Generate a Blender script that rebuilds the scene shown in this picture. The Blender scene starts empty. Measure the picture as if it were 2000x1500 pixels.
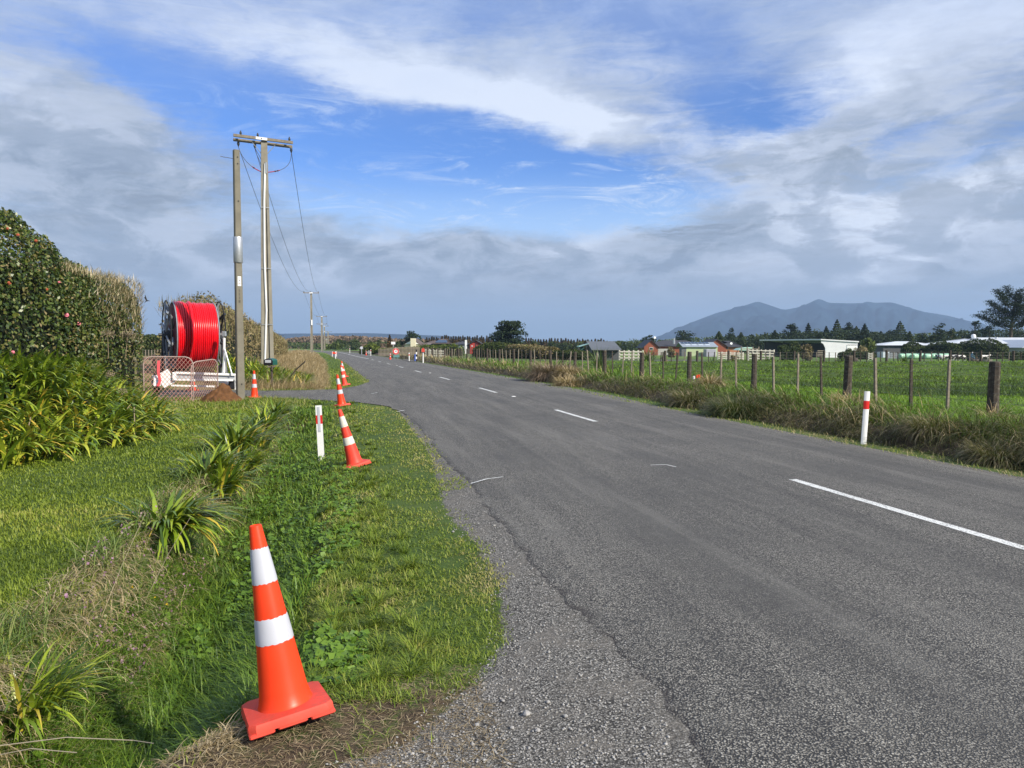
import bpy, math, random
import numpy as np
from mathutils import Vector, Matrix
R = math.radians
scene = bpy.context.scene
COL = scene.collection

# ------------------------------------------------------------------ camera
TH = R(11.7)                       # the camera looks this far to the right of the road direction (+Y)
PITCH = math.atan(0.05)
EYE = 1.7
F = 1500.0                         # focal length in pixels of the 2000 px wide photograph
cam_d = bpy.data.cameras.new('camera'); cam = bpy.data.objects.new('camera', cam_d); COL.objects.link(cam)
cam_d.sensor_width = 36; cam_d.lens = 36 * F / 2000; cam_d.clip_start = 0.05; cam_d.clip_end = 30000
cam.location = (0, 0, EYE); cam.rotation_euler = (math.pi/2 - PITCH, 0, -TH)
scene.camera = cam
FW = np.array([math.sin(TH)*math.cos(PITCH), math.cos(TH)*math.cos(PITCH), -math.sin(PITCH)])
RT = np.array([math.cos(TH), -math.sin(TH), 0.0])
UP = np.cross(RT, FW)

# ------------------------------------------------------------------ light and exposure
SUN_AZ = R(140)                    # clockwise from +Y
SUN_EL = R(33)
sun_vec = Vector((math.sin(SUN_AZ)*math.cos(SUN_EL), math.cos(SUN_AZ)*math.cos(SUN_EL), math.sin(SUN_EL)))
sd = bpy.data.lights.new('sun', 'SUN'); sd.energy = 5.0; sd.angle = R(0.6); sd.color = (1.0, 0.92, 0.79)
so = bpy.data.objects.new('sun', sd); COL.objects.link(so)
so.rotation_euler = sun_vec.to_track_quat('Z', 'Y').to_euler(); so.location = (20, -20, 30)
scene.view_settings.view_transform = 'Standard'; scene.view_settings.look = 'None'
scene.view_settings.exposure = 0.38; scene.view_settings.gamma = 1.0
scene.view_settings.use_curve_mapping = False
scene.cycles.max_bounces = 6; scene.cycles.diffuse_bounces = 3; scene.cycles.glossy_bounces = 2
scene.cycles.transmission_bounces = 3; scene.cycles.transparent_max_bounces = 6; scene.cycles.volume_bounces = 0
scene.cycles.use_denoising = True
scene.cycles.sample_clamp_indirect = 4.0

def px_dir(px, py):
    d = FW + RT*((px-1000)/F) + UP*((750-py)/F)
    return d
def px_azel(px, py):
    d = px_dir(px, py); d = d/np.linalg.norm(d)
    a = d[0]*math.cos(TH) - d[1]*math.sin(TH); b = d[0]*math.sin(TH) + d[1]*math.cos(TH)
    return math.atan2(a, b), math.asin(d[2])

# ------------------------------------------------------------------ world: clear sky seen between banks of cloud
world = bpy.data.worlds.new('World'); scene.world = world; world.use_nodes = True
WT = world.node_tree; WT.nodes.clear()
def _set(nt, sock, v):
    if hasattr(v, 'is_output') or isinstance(v, bpy.types.NodeSocket): nt.links.new(v, sock)
    else: sock.default_value = v
def wm(op, a, b=0.0, c=0.0, clamp=False, nt=None):
    nt = nt or WT
    n = nt.nodes.new('ShaderNodeMath'); n.operation = op; n.use_clamp = clamp
    _set(nt, n.inputs[0], a); _set(nt, n.inputs[1], b); _set(nt, n.inputs[2], c)
    return n.outputs[0]
def vm(op, a, b=(0, 0, 0), nt=None):
    nt = nt or WT
    n = nt.nodes.new('ShaderNodeVectorMath'); n.operation = op
    _set(nt, n.inputs[0], a)
    if op == 'SCALE': _set(nt, n.inputs['Scale'], b)
    else: _set(nt, n.inputs[1], b)
    return n.outputs[0]
def noise(vec, scale, detail=4, rough=0.5, dist=0.0, nt=None, color=False):
    nt = nt or WT
    n = nt.nodes.new('ShaderNodeTexNoise'); n.inputs['Scale'].default_value = scale
    n.inputs['Detail'].default_value = detail; n.inputs['Roughness'].default_value = rough
    n.inputs['Distortion'].default_value = dist
    nt.links.new(vec, n.inputs['Vector'])
    return n.outputs['Color'] if color else n.outputs[0]
def smooth(x, lo, hi, nt=None):
    nt = nt or WT
    n = nt.nodes.new('ShaderNodeMapRange'); n.interpolation_type = 'SMOOTHSTEP'
    _set(nt, n.inputs['Value'], x); n.inputs['From Min'].default_value = lo; n.inputs['From Max'].default_value = hi
    return n.outputs[0]
def mixc(f, a, b, nt=None, mode='MIX'):
    nt = nt or WT
    n = nt.nodes.new('ShaderNodeMix'); n.data_type = 'RGBA'; n.blend_type = mode
    _set(nt, n.inputs[0], f)
    _set(nt, n.inputs[6], a if not isinstance(a, tuple) else (*a[:3], 1)); _set(nt, n.inputs[7], b if not isinstance(b, tuple) else (*b[:3], 1))
    return n.outputs[2]
tc = WT.nodes.new('ShaderNodeTexCoord').outputs['Generated']
sp = WT.nodes.new('ShaderNodeSeparateXYZ'); WT.links.new(tc, sp.inputs[0])
sx, sy, sz = sp.outputs
ca, sa_ = math.cos(TH), math.sin(TH)
wa = wm('SUBTRACT', wm('MULTIPLY', sx, ca), wm('MULTIPLY', sy, sa_))
wb = wm('ADD', wm('MULTIPLY', sx, sa_), wm('MULTIPLY', sy, ca))
az = wm('ARCTAN2', wa, wb); el = wm('ARCSINE', sz)
pz = wm('ADD', wm('ABSOLUTE', sz), 0.16)
cmb = WT.nodes.new('ShaderNodeCombineXYZ')
WT.links.new(wm('DIVIDE', wa, pz), cmb.inputs[0]); WT.links.new(wm('DIVIDE', wb, pz), cmb.inputs[1])
plane = cmb.outputs[0]                                  # cloud layer seen in perspective
cmb2 = WT.nodes.new('ShaderNodeCombineXYZ')
WT.links.new(wm('MULTIPLY', az, 1.0), cmb2.inputs[0]); WT.links.new(wm('MULTIPLY', el, 2.2), cmb2.inputs[1])
angv = cmb2.outputs[0]
wv = vm('SUBTRACT', noise(angv, 4.0, 10, 0.64, color=True), (0.5, 0.5, 0.5))
ws = WT.nodes.new('ShaderNodeSeparateXYZ'); WT.links.new(wv, ws.inputs[0])
azw = wm('ADD', az, wm('MULTIPLY', ws.outputs[0], 0.22)); elw = wm('ADD', el, wm('MULTIPLY', ws.outputs[1], 0.12))
def blob(px, py, rx, ry, ang, s):
    a0, e0 = px_azel(px, py); rx, ry = rx/F*0.92, ry/F*0.92
    du = wm('SUBTRACT', azw, a0); dv = wm('SUBTRACT', elw, e0)
    c, n = math.cos(R(ang)), math.sin(R(ang))
    p = wm('ADD', wm('MULTIPLY', du, c/rx), wm('MULTIPLY', dv, n/rx))
    q = wm('ADD', wm('MULTIPLY', du, -n/ry), wm('MULTIPLY', dv, c/ry))
    e = wm('POWER', 2.718, wm('MULTIPLY', wm('ADD', wm('MULTIPLY', p, p), wm('MULTIPLY', q, q)), -1.0))
    return wm('MULTIPLY', e, s)
def total(base, lst):
    t = base
    for b in lst: t = wm('ADD', t, blob(*b))
    return t
# angle is counter-clockwise in the picture (x right, y up)
COVER = [(860, 300, 420, 85, -14, -1.05), (520, 230, 210, 75, -25, -0.5), (1430, 190, 150, 60, 0, -0.75), (1560, 215, 90, 35, 10, -0.5),
         (1310, 60, 190, 45, -10, -0.5), (1130, 350, 330, 70, -8, -0.45), (640, 400, 260, 50, -5, -0.42), (1000, 420, 330, 40, 0, -0.38), (1760, 250, 70, 28, 15, -0.5),
         (250, 130, 130, 50, -35, -0.55), (1850, 320, 200, 32, 14, -0.38), (150, 60, 200, 50, 0, -0.2), (700, 25, 320, 40, 0, -0.3), (1150, 20, 400, 40, 0, -0.3), (1080, 395, 200, 30, 0, -0.3),
         (330, 390, 130, 28, -20, -0.25), (420, 530, 130, 25, -10, -0.2),
         (830, 140, 420, 80, -12, 0.55), (1000, 200, 330, 60, -10, 0.35), (100, 250, 200, 150, -20, 0.55), (260, 350, 170, 60, -5, 0.5), (900, 560, 700, 90, 0, 0.9),
         (1600, 480, 420, 110, 12, 0.8), (1750, 150, 330, 120, 25, 0.35), (1500, 330, 260, 60, 30, 0.3), (250, 600, 500, 100, 0, 0.6)]
LIGHT = [(830, 150, 430, 80, -14, 0.62), (1050, 200, 260, 50, -10, 0.4), (480, 100, 300, 60, -15, 0.28), (1250, 110, 150, 40, -5, 0.3), (1620, 170, 160, 60, 20, 0.35), (1720, 90, 200, 80, 30, 0.35), (1950, 60, 120, 80, 30, 0.3),
         (680, 465, 180, 14, -2, 0.30), (560, 535, 150, 20, -8, 0.22), (1110, 500, 90, 30, 20, 0.28), (1250, 420, 200, 50, 10, 0.28), (1590, 390, 130, 45, 10, 0.26), (1800, 410, 220, 60, 10, 0.32),
         (1730, 520, 90, 22, 20, 0.42), (1700, 555, 60, 14, 15, 0.3), (1650, 470, 330, 70, 15, 0.12), (0, 130, 160, 90, -30, 0.2), (740, 575, 90, 14, -15, 0.1), (1330, 560, 260, 18, 0, 0.05),
         (900, 500, 330, 40, -6, -0.12), (820, 600, 700, 50, 0, -0.05), (1480, 350, 120, 30, 35, -0.06), (250, 360, 160, 45, -5, -0.17), (100, 300, 170, 60, 0, -0.06), (1350, 500, 110, 60, 30, -0.12), (1900, 560, 200, 30, 0, -0.08)]
cov = total(0.36, COVER)
n1 = noise(angv, 6.0, 10, 0.66, 0.5)
mp = WT.nodes.new('ShaderNodeMapping'); mp.inputs['Rotation'].default_value = (0, 0, R(28)); mp.inputs['Scale'].default_value = (1.0, 2.3, 1.0)
WT.links.new(angv, mp.inputs['Vector'])
n2 = noise(mp.outputs[0], 11.0, 12, 0.72, 0.9)
n3 = noise(plane, 1.4, 7, 0.6, 0.2)
cov = wm('ADD', cov, wm('MULTIPLY', wm('SUBTRACT', n1, 0.5), 0.55))
cov = wm('ADD', cov, wm('MULTIPLY', wm('SUBTRACT', n2, 0.5), 1.15))
cov = wm('ADD', cov, wm('MULTIPLY', wm('SUBTRACT', n3, 0.5), 0.35))
cov = wm('MULTIPLY', smooth(cov, -0.28, 0.78), 0.96)
lgt = wm('ADD', total(0.30, LIGHT), wm('MULTIPLY', smooth(el, .10, .34), 0.12))
lgt = wm('ADD', lgt, wm('MULTIPLY', wm('SUBTRACT', n1, 0.5), 0.42))
puff = smooth(noise(vm('ADD', angv, vm('SCALE', wv, 0.10)), 11.0, 12, 0.60, 0.5), 0.40, 0.60)
lowm = wm('MULTIPLY', smooth(el, 0.045, 0.11), wm('SUBTRACT', 1.0, wm('MULTIPLY', smooth(el, 0.18, 0.34), 0.9)))
lgt = wm('ADD', lgt, wm('MULTIPLY', wm('MULTIPLY', wm('SUBTRACT', puff, 0.42), 0.42), wm('ADD', lowm, 0.12)))
fine = noise(mp.outputs[0], 26.0, 10, 0.68, 0.6)
lgt = wm('ADD', lgt, wm('MULTIPLY', wm('SUBTRACT', fine, 0.5), 0.34))
scud = wm('MULTIPLY', smooth(noise(mp.outputs[0], 8.0, 12, 0.66, 0.8), 0.53, 0.66), total(0.0, [(1480, 400, 240, 70, 25, .30), (1330, 440, 150, 50, 25, .25), (1000, 540, 500, 50, -4, .12), (200, 380, 260, 110, 0, .06), (1750, 450, 300, 80, 10, .15)]))
lgt = wm('SUBTRACT', lgt, scud)
cov = wm('ADD', cov, wm('MULTIPLY', scud, 1.6), clamp=True)
sky = WT.nodes.new('ShaderNodeTexSky'); sky.sky_type = 'NISHITA'; sky.sun_disc = False
sky.sun_elevation = SUN_EL; sky.sun_rotation = SUN_AZ; sky.altitude = 0; sky.air_density = 1.0; sky.dust_density = 0.6; sky.ozone_density = 2.2
clear = mixc(1.0, sky.outputs[0], (0.50, 0.78, 1.30), mode='MULTIPLY')
ramp = WT.nodes.new('ShaderNodeValToRGB'); WT.links.new(lgt, ramp.inputs[0])
cr = ramp.color_ramp; cr.elements[0].position = 0.0; cr.elements[0].color = (2.25, 2.75, 3.6, 1)
cr.elements[1].position = 1.0; cr.elements[1].color = (6.5, 7.1, 8.2, 1)
for p, c in ((0.22, (2.85, 3.4, 4.3)), (0.42, (3.35, 3.9, 4.85)), (0.66, (4.4, 4.95, 6.0))):
    e_ = cr.elements.new(p); e_.color = (*c, 1)
clear = mixc(wm('MULTIPLY', wm('SUBTRACT', 1.0, smooth(el, 0.13, 0.235)), 0.78), clear, (4.0, 5.8, 8.4))
wisp = wm('MULTIPLY', smooth(noise(mp.outputs[0], 7.0, 14, 0.74, 1.3), 0.48, 0.72), total(0.12, [(700, 190, 420, 50, 8, .45), (1150, 400, 420, 70, 8, .75), (760, 400, 300, 60, 6, .55), (1450, 240, 250, 80, 20, .45), (1000, 330, 500, 60, 5, .35)]), clamp=True)
clear = mixc(wisp, clear, (5.6, 6.6, 8.2))
skyc = mixc(cov, clear, ramp.outputs[0])
skyc = mixc(wm('MULTIPLY', smooth(el, 0.25, 0.42), wm('ADD', 0.36, wm('MULTIPLY', smooth(n1, .4, .7), .3))), skyc, (4.1, 5.1, 7.3))
skyc = mixc(smooth(el, 0.0, 0.09), (2.0, 2.8, 3.85), skyc)       # rain-laden air along the horizon
bg = WT.nodes.new('ShaderNodeBackground'); bg.inputs['Strength'].default_value = 0.1
WT.links.new(skyc, bg.inputs['Color'])
wo = WT.nodes.new('ShaderNodeOutputWorld'); WT.links.new(bg.outputs[0], wo.inputs['Surface'])
try: world.cycles.sampling_method = 'MANUAL'; world.cycles.sample_map_resolution = 512
except Exception: pass

# ------------------------------------------------------------------ numpy noise, terrain
_rng = np.random.default_rng(7)
_G = _rng.random((256, 256))
def vnoise(x, y):
    x = np.asarray(x, float); y = np.asarray(y, float)
    xi = np.floor(x).astype(int); yi = np.floor(y).astype(int); fx = x-xi; fy = y-yi
    fx = fx*fx*(3-2*fx); fy = fy*fy*(3-2*fy)
    a = _G[xi & 255, yi & 255]; b = _G[(xi+1) & 255, yi & 255]; c = _G[xi & 255, (yi+1) & 255]; d = _G[(xi+1) & 255, (yi+1) & 255]
    return (a*(1-fx)+b*fx)*(1-fy)+(c*(1-fx)+d*fx)*fy
def fbm(x, y, o=4):
    t = 0; a = 0.5; s = 0
    for k in range(o):
        t = t + a*vnoise(x*2**k+13.7*k, y*2**k+7.3*k); s += a; a *= 0.5
    return t/s
def sst(x, lo, hi):
    t = np.clip((np.asarray(x, float)-lo)/(hi-lo), 0, 1); return t*t*(3-2*t)
_ry = np.arange(-60, 420, 1.0)
_rc = np.interp(_ry, [-60, 0, 7, 18, 29, 40, 50, 60, 75, 98, 121, 160, 196, 240, 300, 420],
                [5.9, 5.45, 5.35, 5.15, 4.9, 4.5, 4.05, 3.65, 3.0, 1.96, 0.5, -1.3, -3.6, -9, -22, -60])
_k = np.exp(-np.arange(-9, 10)**2/32.0); _k /= _k.sum(); _rc = np.convolve(np.pad(_rc, 9, 'edge'), _k, 'valid')
def road_c(y): return np.interp(y, _ry, _rc)
def w_left(y): return np.interp(y, [0, 20, 36, 80], [4.05, 3.9, 3.85, 3.6])
W_RIGHT = 3.05
def terrain(x, y):
    x = np.asarray(x, float); y = np.asarray(y, float)
    c = road_c(y); dl = (c - w_left(y)) - x; dr = x - (c + W_RIGHT)
    n = fbm(x*0.9, y*0.9, 4) - 0.5; nf = fbm(x*3.1+5, y*3.1+9, 3) - 0.5
    dw = sst(y, 18.0, 19.6)*(1-sst(y, 34.5, 36.5))*sst(x, -3.5, -1.5) + sst(y, 20.8, 22.2)*(1-sst(y, 30.5, 33))*(1-sst(x, -3.5, -1.5))
    # left side
    D = np.interp(y+.35*sst(dl, 1.9, 2.4), [2.4, 3.65, 4.25, 7, 12, 18, 21.5, 23], [0.0, 0.03, 0.58, 0.5, 0.32, 0.22, 0.1, 0.03])
    verge = np.interp(dl, [0, .4, 1.0, 1.6, 2.0], [0, .15, .42, .8, 1.0])*np.interp(y, [2.4, 3.75, 4.7, 12, 22], [0.03, 0.04, 0.2, 0.17, 0.06])
    bot = np.interp(dl, [1.6, 2.35, 2.7, 2.95, 3.15], [0, 1, 1, .45, 0])
    crest = np.interp(dl, [2.95, 3.15, 3.6, 5.0], [0, 1, 1, 0.4])*0.06
    zl = -0.006 - 0.014*sst(dl, .3, .8) - verge*np.interp(dl, [2.9, 3.15], [1, 0]) - (D*bot) + crest*sst(y, 2.8, 3.6)*(1-sst(y, 20, 23))
    far_l = np.interp(dl, [1.5, 4.5, 9], [0, 0.35, 0.5])*sst(y, 34, 44)*(1-sst(y, 240, 330))
    zl = zl + far_l + n*0.10*sst(dl, 1.2, 3.5)*sst(y, 3.6, 4.6)*(1-sst(y, 21.5, 23.5)*(1-sst(y, 33, 35))) + nf*0.03*sst(dl, 0.2, 0.8)
    zl = zl*(1-dw) + (-0.012)*dw
    # right side
    dr0 = dr; dr = dr - np.interp(y, [10, 16, 26, 60], [0, .12, .60, .75])*np.clip(dr/.7, 0, 1)
    zr = np.interp(dr, [0, .55, .75, 1.15, 1.9, 3, 6, 12], [-.015, -.03, -.05, .12, .36, .30, .20, .15])
    w = x*math.sin(TH) + y*math.cos(TH)
    far = (sst(w, 62, 128))*(0.75 + 0.6*sst(x, 45, 85))*sst(dr, 6, 40)
    ridge = (0.44*np.exp(-((w-49)/6.0)**2) - 0.12*np.exp(-((w-30)/6.0)**2))*sst(dr, 5, 9)
    zr = zr - far + ridge + n*0.12*sst(dr, 1.0, 3.0) + nf*0.05*sst(dr, .7, 1.6) \
        + (fbm(x*0.5, w*1.1, 4)-0.5)*0.50*sst(dr, 6, 9)*np.exp(-((w-44)/9.0)**2)
    z = np.where(dl > 0, zl, np.where(dr > 0, zr, -0.045)); dr = dr0
    z = np.where((dl > -0.25) & (dl <= 0), -0.006, z); z = np.where((dr > -0.25) & (dr <= 0), -0.015, z)
    und = (fbm(x*0.02, y*0.02, 3)-0.5)*3.0*sst(np.hypot(x, y), 260, 700)
    return z + und*1.0
def bsh(y): return np.interp(y, [10, 16, 26, 60], [0, .12, .60, .75])
def T(x, y): return float(terrain(np.array([x]), np.array([y]))[0])
def hit(px, py):
    """the point of the ground this pixel of the photograph shows"""
    d = px_dir(px, py); t = 0.5
    for _ in range(4000):
        p = np.array([0, 0, EYE]) + d*t
        g = T(p[0], p[1])
        if p[2] <= g: break
        t += max(0.01, (p[2]-g)*0.5*min(1, t/10+.3))
    return (float(p[0]), float(p[1]), float(T(p[0], p[1])))
def at(px, d, py=None):
    """ground point below pixel column px at depth d, or the point itself when py is given"""
    v = np.array([0, 0, EYE]) + px_dir(px, 675 if py is None else py)*(d/1.0)
    if py is None: return (float(v[0]), float(v[1]), T(v[0], v[1]))
    return (float(v[0]), float(v[1]), float(v[2]))
def zat(py, d): return at(1000, d, py)[2]

# ------------------------------------------------------------------ objects
def tag(o, label=None, cat=None, group=None, kind=None):
    if label: o['label'] = label
    if cat: o['category'] = cat
    if group: o['group'] = group
    if kind: o['kind'] = kind
    return o
def thing(name, label, cat, loc=(0, 0, 0), rotz=0.0, group=None):
    o = bpy.data.objects.new(name, None); COL.objects.link(o); o.empty_display_size = 0.2
    o.location = loc; o.rotation_euler = (0, 0, rotz)
    return tag(o, label, cat, group)
def link(name, me, mat=None, parent=None, loc=None):
    o = bpy.data.objects.new(name, me); COL.objects.link(o)
    if mat is not None and len(me.materials) == 0:
        for m in (mat if isinstance(mat, (list, tuple)) else [mat]): me.materials.append(m)
    if parent is not None: o.parent = parent
    if loc is not None: o.location = loc
    return o
def copy_tree(o, parent=None):
    c = o.copy(); COL.objects.link(c)
    if parent is not None: c.parent = parent
    for ch in [q for q in bpy.data.objects if q.parent == o]: copy_tree(ch, c)
    return c
def np_mesh(name, V, Q, rnd=None, attrs=None, smooth_=False):
    """mesh from an (n,3) vertex array and an (m,4) or (m,3) face array"""
    V = np.ascontiguousarray(V, np.float32).reshape(-1, 3); Q = np.ascontiguousarray(Q, np.int32); k = Q.shape[1]
    me = bpy.data.meshes.new(name); me.vertices.add(len(V)); me.vertices.foreach_set('co', V.ravel())
    me.loops.add(Q.size); me.loops.foreach_set('vertex_index', Q.ravel())
    me.polygons.add(len(Q)); me.polygons.foreach_set('loop_start', np.arange(0, Q.size, k, dtype=np.int32))
    if smooth_: me.polygons.foreach_set('use_smooth', np.ones(len(Q), bool))
    me.update(calc_edges=True)
    if rnd is not None:
        a = me.attributes.new('rnd', 'FLOAT', 'FACE'); a.data.foreach_set('value', np.ascontiguousarray(rnd, np.float32))
    for kx, vx in (attrs or {}).items():
        a = me.attributes.new(kx, 'FLOAT', 'POINT'); a.data.foreach_set('value', np.ascontiguousarray(vx, np.float32))
    return me
class MB:
    """collects shapes into one mesh"""
    def __init__(s): s.v = []; s.f = []; s.m = []; s.mi = 0
    def add(s, vs, fs):
        n = len(s.v); s.v += [tuple(v) for v in vs]; s.f += [tuple(i+n for i in f) for f in fs]; s.m += [s.mi]*len(fs); return s
    def box(s, c, d, rot=None, bev=0.0):
        x, y, z = d[0]/2, d[1]/2, d[2]/2
        if bev <= 0:
            vs = [Vector((i*x, j*y, k*z)) for k in (-1, 1) for j in (-1, 1) for i in (-1, 1)]
            fs = [(0, 2, 3, 1), (4, 5, 7, 6), (0, 1, 5, 4), (2, 6, 7, 3), (0, 4, 6, 2), (1, 3, 7, 5)]
        else:
            b = min(bev, x*.9, y*.9, z*.9); ring = []
            for (zz, ins) in ((-z, b), (-z+b, 0), (z-b, 0), (z, b)):
                X, Y = x-ins, y-ins; e = b
                ring += [Vector(p) for p in ((-X+e, -Y, zz), (X-e, -Y, zz), (X, -Y+e, zz), (X, Y-e, zz), (X-e, Y, zz), (-X+e, Y, zz), (-X, Y-e, zz), (-X, -Y+e, zz))]
            vs = ring; fs = [tuple(range(7, -1, -1)), tuple(range(24, 32))]
            for r in range(3):
                for k in range(8): a = r*8+k; b2 = r*8+(k+1) % 8; fs.append((a, b2, b2+8, a+8))
        M = rot if rot is not None else Matrix.Identity(3)
        C = Vector(c); return s.add([M @ v + C for v in vs], fs)
    def tube(s, pts, rad, n=8, caps=True):
        pts = [Vector(p) for p in pts]; m = len(pts)
        rad = [rad]*m if isinstance(rad, (int, float)) else rad
        vs = []; fs = []; up = None
        for i, p in enumerate(pts):
            t = (pts[min(i+1, m-1)] - pts[max(i-1, 0)])
            if t.length < 1e-9: t = Vector((0, 0, 1))
            t.normalize()
            if up is None: up = Vector((0, 0, 1)) if abs(t.z) < .9 else Vector((1, 0, 0))
            a = t.cross(up)
            if a.length < 1e-6: a = t.cross(Vector((0, 1, 0)))
            a.normalize(); b = a.cross(t); up = b
            for k in range(n):
                an = 2*math.pi*(k+.5)/n; vs.append(p + (a*math.cos(an)+b*math.sin(an))*rad[i])
        for i in range(m-1):
            for k in range(n):
                k2 = (k+1) % n; fs.append((i*n+k, i*n+k2, (i+1)*n+k2, (i+1)*n+k))
        if caps: fs.append(tuple(range(n-1, -1, -1))); fs.append(tuple(range((m-1)*n, m*n)))
        return s.add(vs, fs)
    def lathe(s, prof, n=24, c=(0, 0, 0), M=None):
        vs = []; fs = []; C = Vector(c); M = M or Matrix.Identity(3)
        for (r, z) in prof:
            for k in range(n): an = 2*math.pi*k/n; vs.append(M @ Vector((r*math.cos(an), r*math.sin(an), z)) + C)
        for i in range(len(prof)-1):
            for k in range(n): k2 = (k+1) % n; fs.append((i*n+k, i*n+k2, (i+1)*n+k2, (i+1)*n+k))
        if prof[0][0] > 1e-4: fs.append(tuple(range(n-1, -1, -1)))
        if prof[-1][0] > 1e-4: m = len(prof)-1; fs.append(tuple(range(m*n, m*n+n)))
        return s.add(vs, fs)
    def prism(s, poly, a0, a1, axis='y', M=None, c=(0, 0, 0)):
        """polygon given in the plane across the axis, pushed from a0 to a1"""
        n = len(poly); C = Vector(c); M = M or Matrix.Identity(3)
        def P(p, t):
            return {'y': Vector((p[0], t, p[1])), 'x': Vector((t, p[0], p[1])), 'z': Vector((p[0], p[1], t))}[axis]
        vs = [M @ P(p, a0)+C for p in poly] + [M @ P(p, a1)+C for p in poly]
        fs = [tuple(range(n)), tuple(range(2*n-1, n-1, -1))] + [(k, k+n, (k+1) % n+n, (k+1) % n) for k in range(n)]
        return s.add(vs, fs)
    def build(s, name, mat=None, parent=None, smooth=False, loc=None, rot=None, fix=True):
        me = bpy.data.meshes.new(name); me.from_pydata([tuple(v) for v in s.v], [], s.f)
        for m in (mat if isinstance(mat, (list, tuple)) else [mat]):
            if m is not None: me.materials.append(m)
        if any(s.m): me.polygons.foreach_set('material_index', s.m)
        if fix:
            import bmesh
            bm = bmesh.new(); bm.from_mesh(me); bmesh.ops.recalc_face_normals(bm, faces=bm.faces); bm.to_mesh(me); bm.free()
        if smooth:
            me.polygons.foreach_set('use_smooth', [True]*len(me.polygons))
            try: me.set_sharp_from_angle(angle=R(38))
            except Exception: pass
        me.update()
        o = link(name, me, None, parent, loc)
        if rot is not None: o.rotation_euler = rot
        return o
def rz(a): return Matrix.Rotation(a, 3, 'Z')
def struct(o, label=None): return tag(o, label, None, None, 'structure')
# ------------------------------------------------------------------ materials
def newmat(name):
    m = bpy.data.materials.new(name); m.use_nodes = True; nt = m.node_tree
    b = nt.nodes['Principled BSDF']; b.inputs['Roughness'].default_value = 0.8
    try: b.inputs['Specular IOR Level'].default_value = 0.3
    except Exception: pass
    return m, nt, b
def objco(nt, which='Object'): return nt.nodes.new('ShaderNodeTexCoord').outputs[which]
def geopos(nt): return nt.nodes.new('ShaderNodeNewGeometry').outputs['Position']
def bump(nt, b, h, strength=0.3, dist=0.01):
    n = nt.nodes.new('ShaderNodeBump'); n.inputs['Strength'].default_value = strength; n.inputs['Distance'].default_value = dist
    nt.links.new(h, n.inputs['Height']); nt.links.new(n.outputs[0], b.inputs['Normal'])
def attr(nt, name):
    a = nt.nodes.new('ShaderNodeAttribute'); a.attribute_name = name; return a.outputs['Fac']
def rampn(nt, f, cols, interp='LINEAR'):
    r = nt.nodes.new('ShaderNodeValToRGB'); nt.links.new(f, r.inputs[0]); r.color_ramp.interpolation = interp
    e = r.color_ramp.elements
    while len(e) < len(cols): e.new(0.5)
    for i, (p, c) in enumerate(cols): e[i].position = p; e[i].color = (*c, 1)
    return r.outputs[0]
def simple(name, col, rough=0.6, var=0.15, scale=6.0, metal=0.0, bmp=0.0, dirt=None, dirt_amt=0.35, spec=None, fine=60.0):
    """painted, metal or wooden surface: base colour with uneven wear and optional dirt"""
    m, nt, b = newmat(name); co = objco(nt)
    n = noise(co, scale, 6, 0.6, nt=nt)
    dark = tuple(c*(1-var) for c in col); lite = tuple(min(1, c*(1+var*0.6)) for c in col)
    c = rampn(nt, n, [(0.3, dark), (0.7, lite)])
    if dirt is not None:
        d = smooth(noise(co, scale*0.6+1.3, 8, 0.7, 0.4, nt=nt), 0.5, 0.72, nt=nt)
        c = mixc(wm('MULTIPLY', d, dirt_amt, nt=nt), c, dirt, nt=nt)
    nt.links.new(c, b.inputs['Base Color']); b.inputs['Metallic'].default_value = metal
    b.inputs['Roughness'].default_value = rough
    if spec is not None: b.inputs['Specular IOR Level'].default_value = spec
    if bmp: bump(nt, b, noise(co, fine, 4, 0.6, nt=nt), bmp, 0.004)
    return m
def leafmat(name, cols, rough=0.5, trans=0.25, patch=0.35, pscale=0.6, spec=0.35, dryc=None):
    """leaves and blades: each takes its own shade from a ramp, with broad patches"""
    m, nt, b = newmat(name)
    f = attr(nt, 'rnd'); n = noise(geopos(nt), pscale, 4, 0.6, nt=nt)
    f2 = wm('ADD', f, wm('MULTIPLY', wm('SUBTRACT', n, 0.5, nt=nt), patch*2, nt=nt), clamp=True, nt=nt)
    k = len(cols)-1
    c = rampn(nt, f2, [(i/k, q) for i, q in enumerate(cols)])
    nt.links.new(c, b.inputs['Base Color']); b.inputs['Roughness'].default_value = rough; b.inputs['Specular IOR Level'].default_value = spec
    tr = nt.nodes.new('ShaderNodeBsdfTranslucent'); ms = nt.nodes.new('ShaderNodeMixShader'); ms.inputs[0].default_value = trans
    nt.links.new(mixc(0.35, c, (0.30, 0.42, 0.04), nt=nt), tr.inputs['Color'])
    nt.links.new(b.outputs[0], ms.inputs[1]); nt.links.new(tr.outputs[0], ms.inputs[2])
    nt.links.new(ms.outputs[0], nt.nodes['Material Output'].inputs['Surface'])
    return m
M = {}
M['orange'] = simple('orange_plastic', (0.86, 0.055, 0.012), 0.38, 0.10, 3.0, dirt=(0.34, 0.06, 0.025), dirt_amt=0.35, bmp=0.05)
M['orange_old'] = simple('faded_orange_plastic', (0.80, 0.062, 0.035), 0.5, 0.12, 3.0, dirt=(0.26, 0.08, 0.06), dirt_amt=0.35, bmp=0.05)
M['orange_base'] = simple('scuffed_orange_base', (0.72, 0.075, 0.045), 0.6, 0.18, 9.0, dirt=(0.25, 0.10, 0.07), dirt_amt=0.5, bmp=0.15)
M['reflective'] = simple('reflective_white', (0.50, 0.51, 0.55), 0.42, 0.06, 5.0, dirt=(0.42, 0.41, 0.38), dirt_amt=0.3, spec=0.5)
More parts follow.
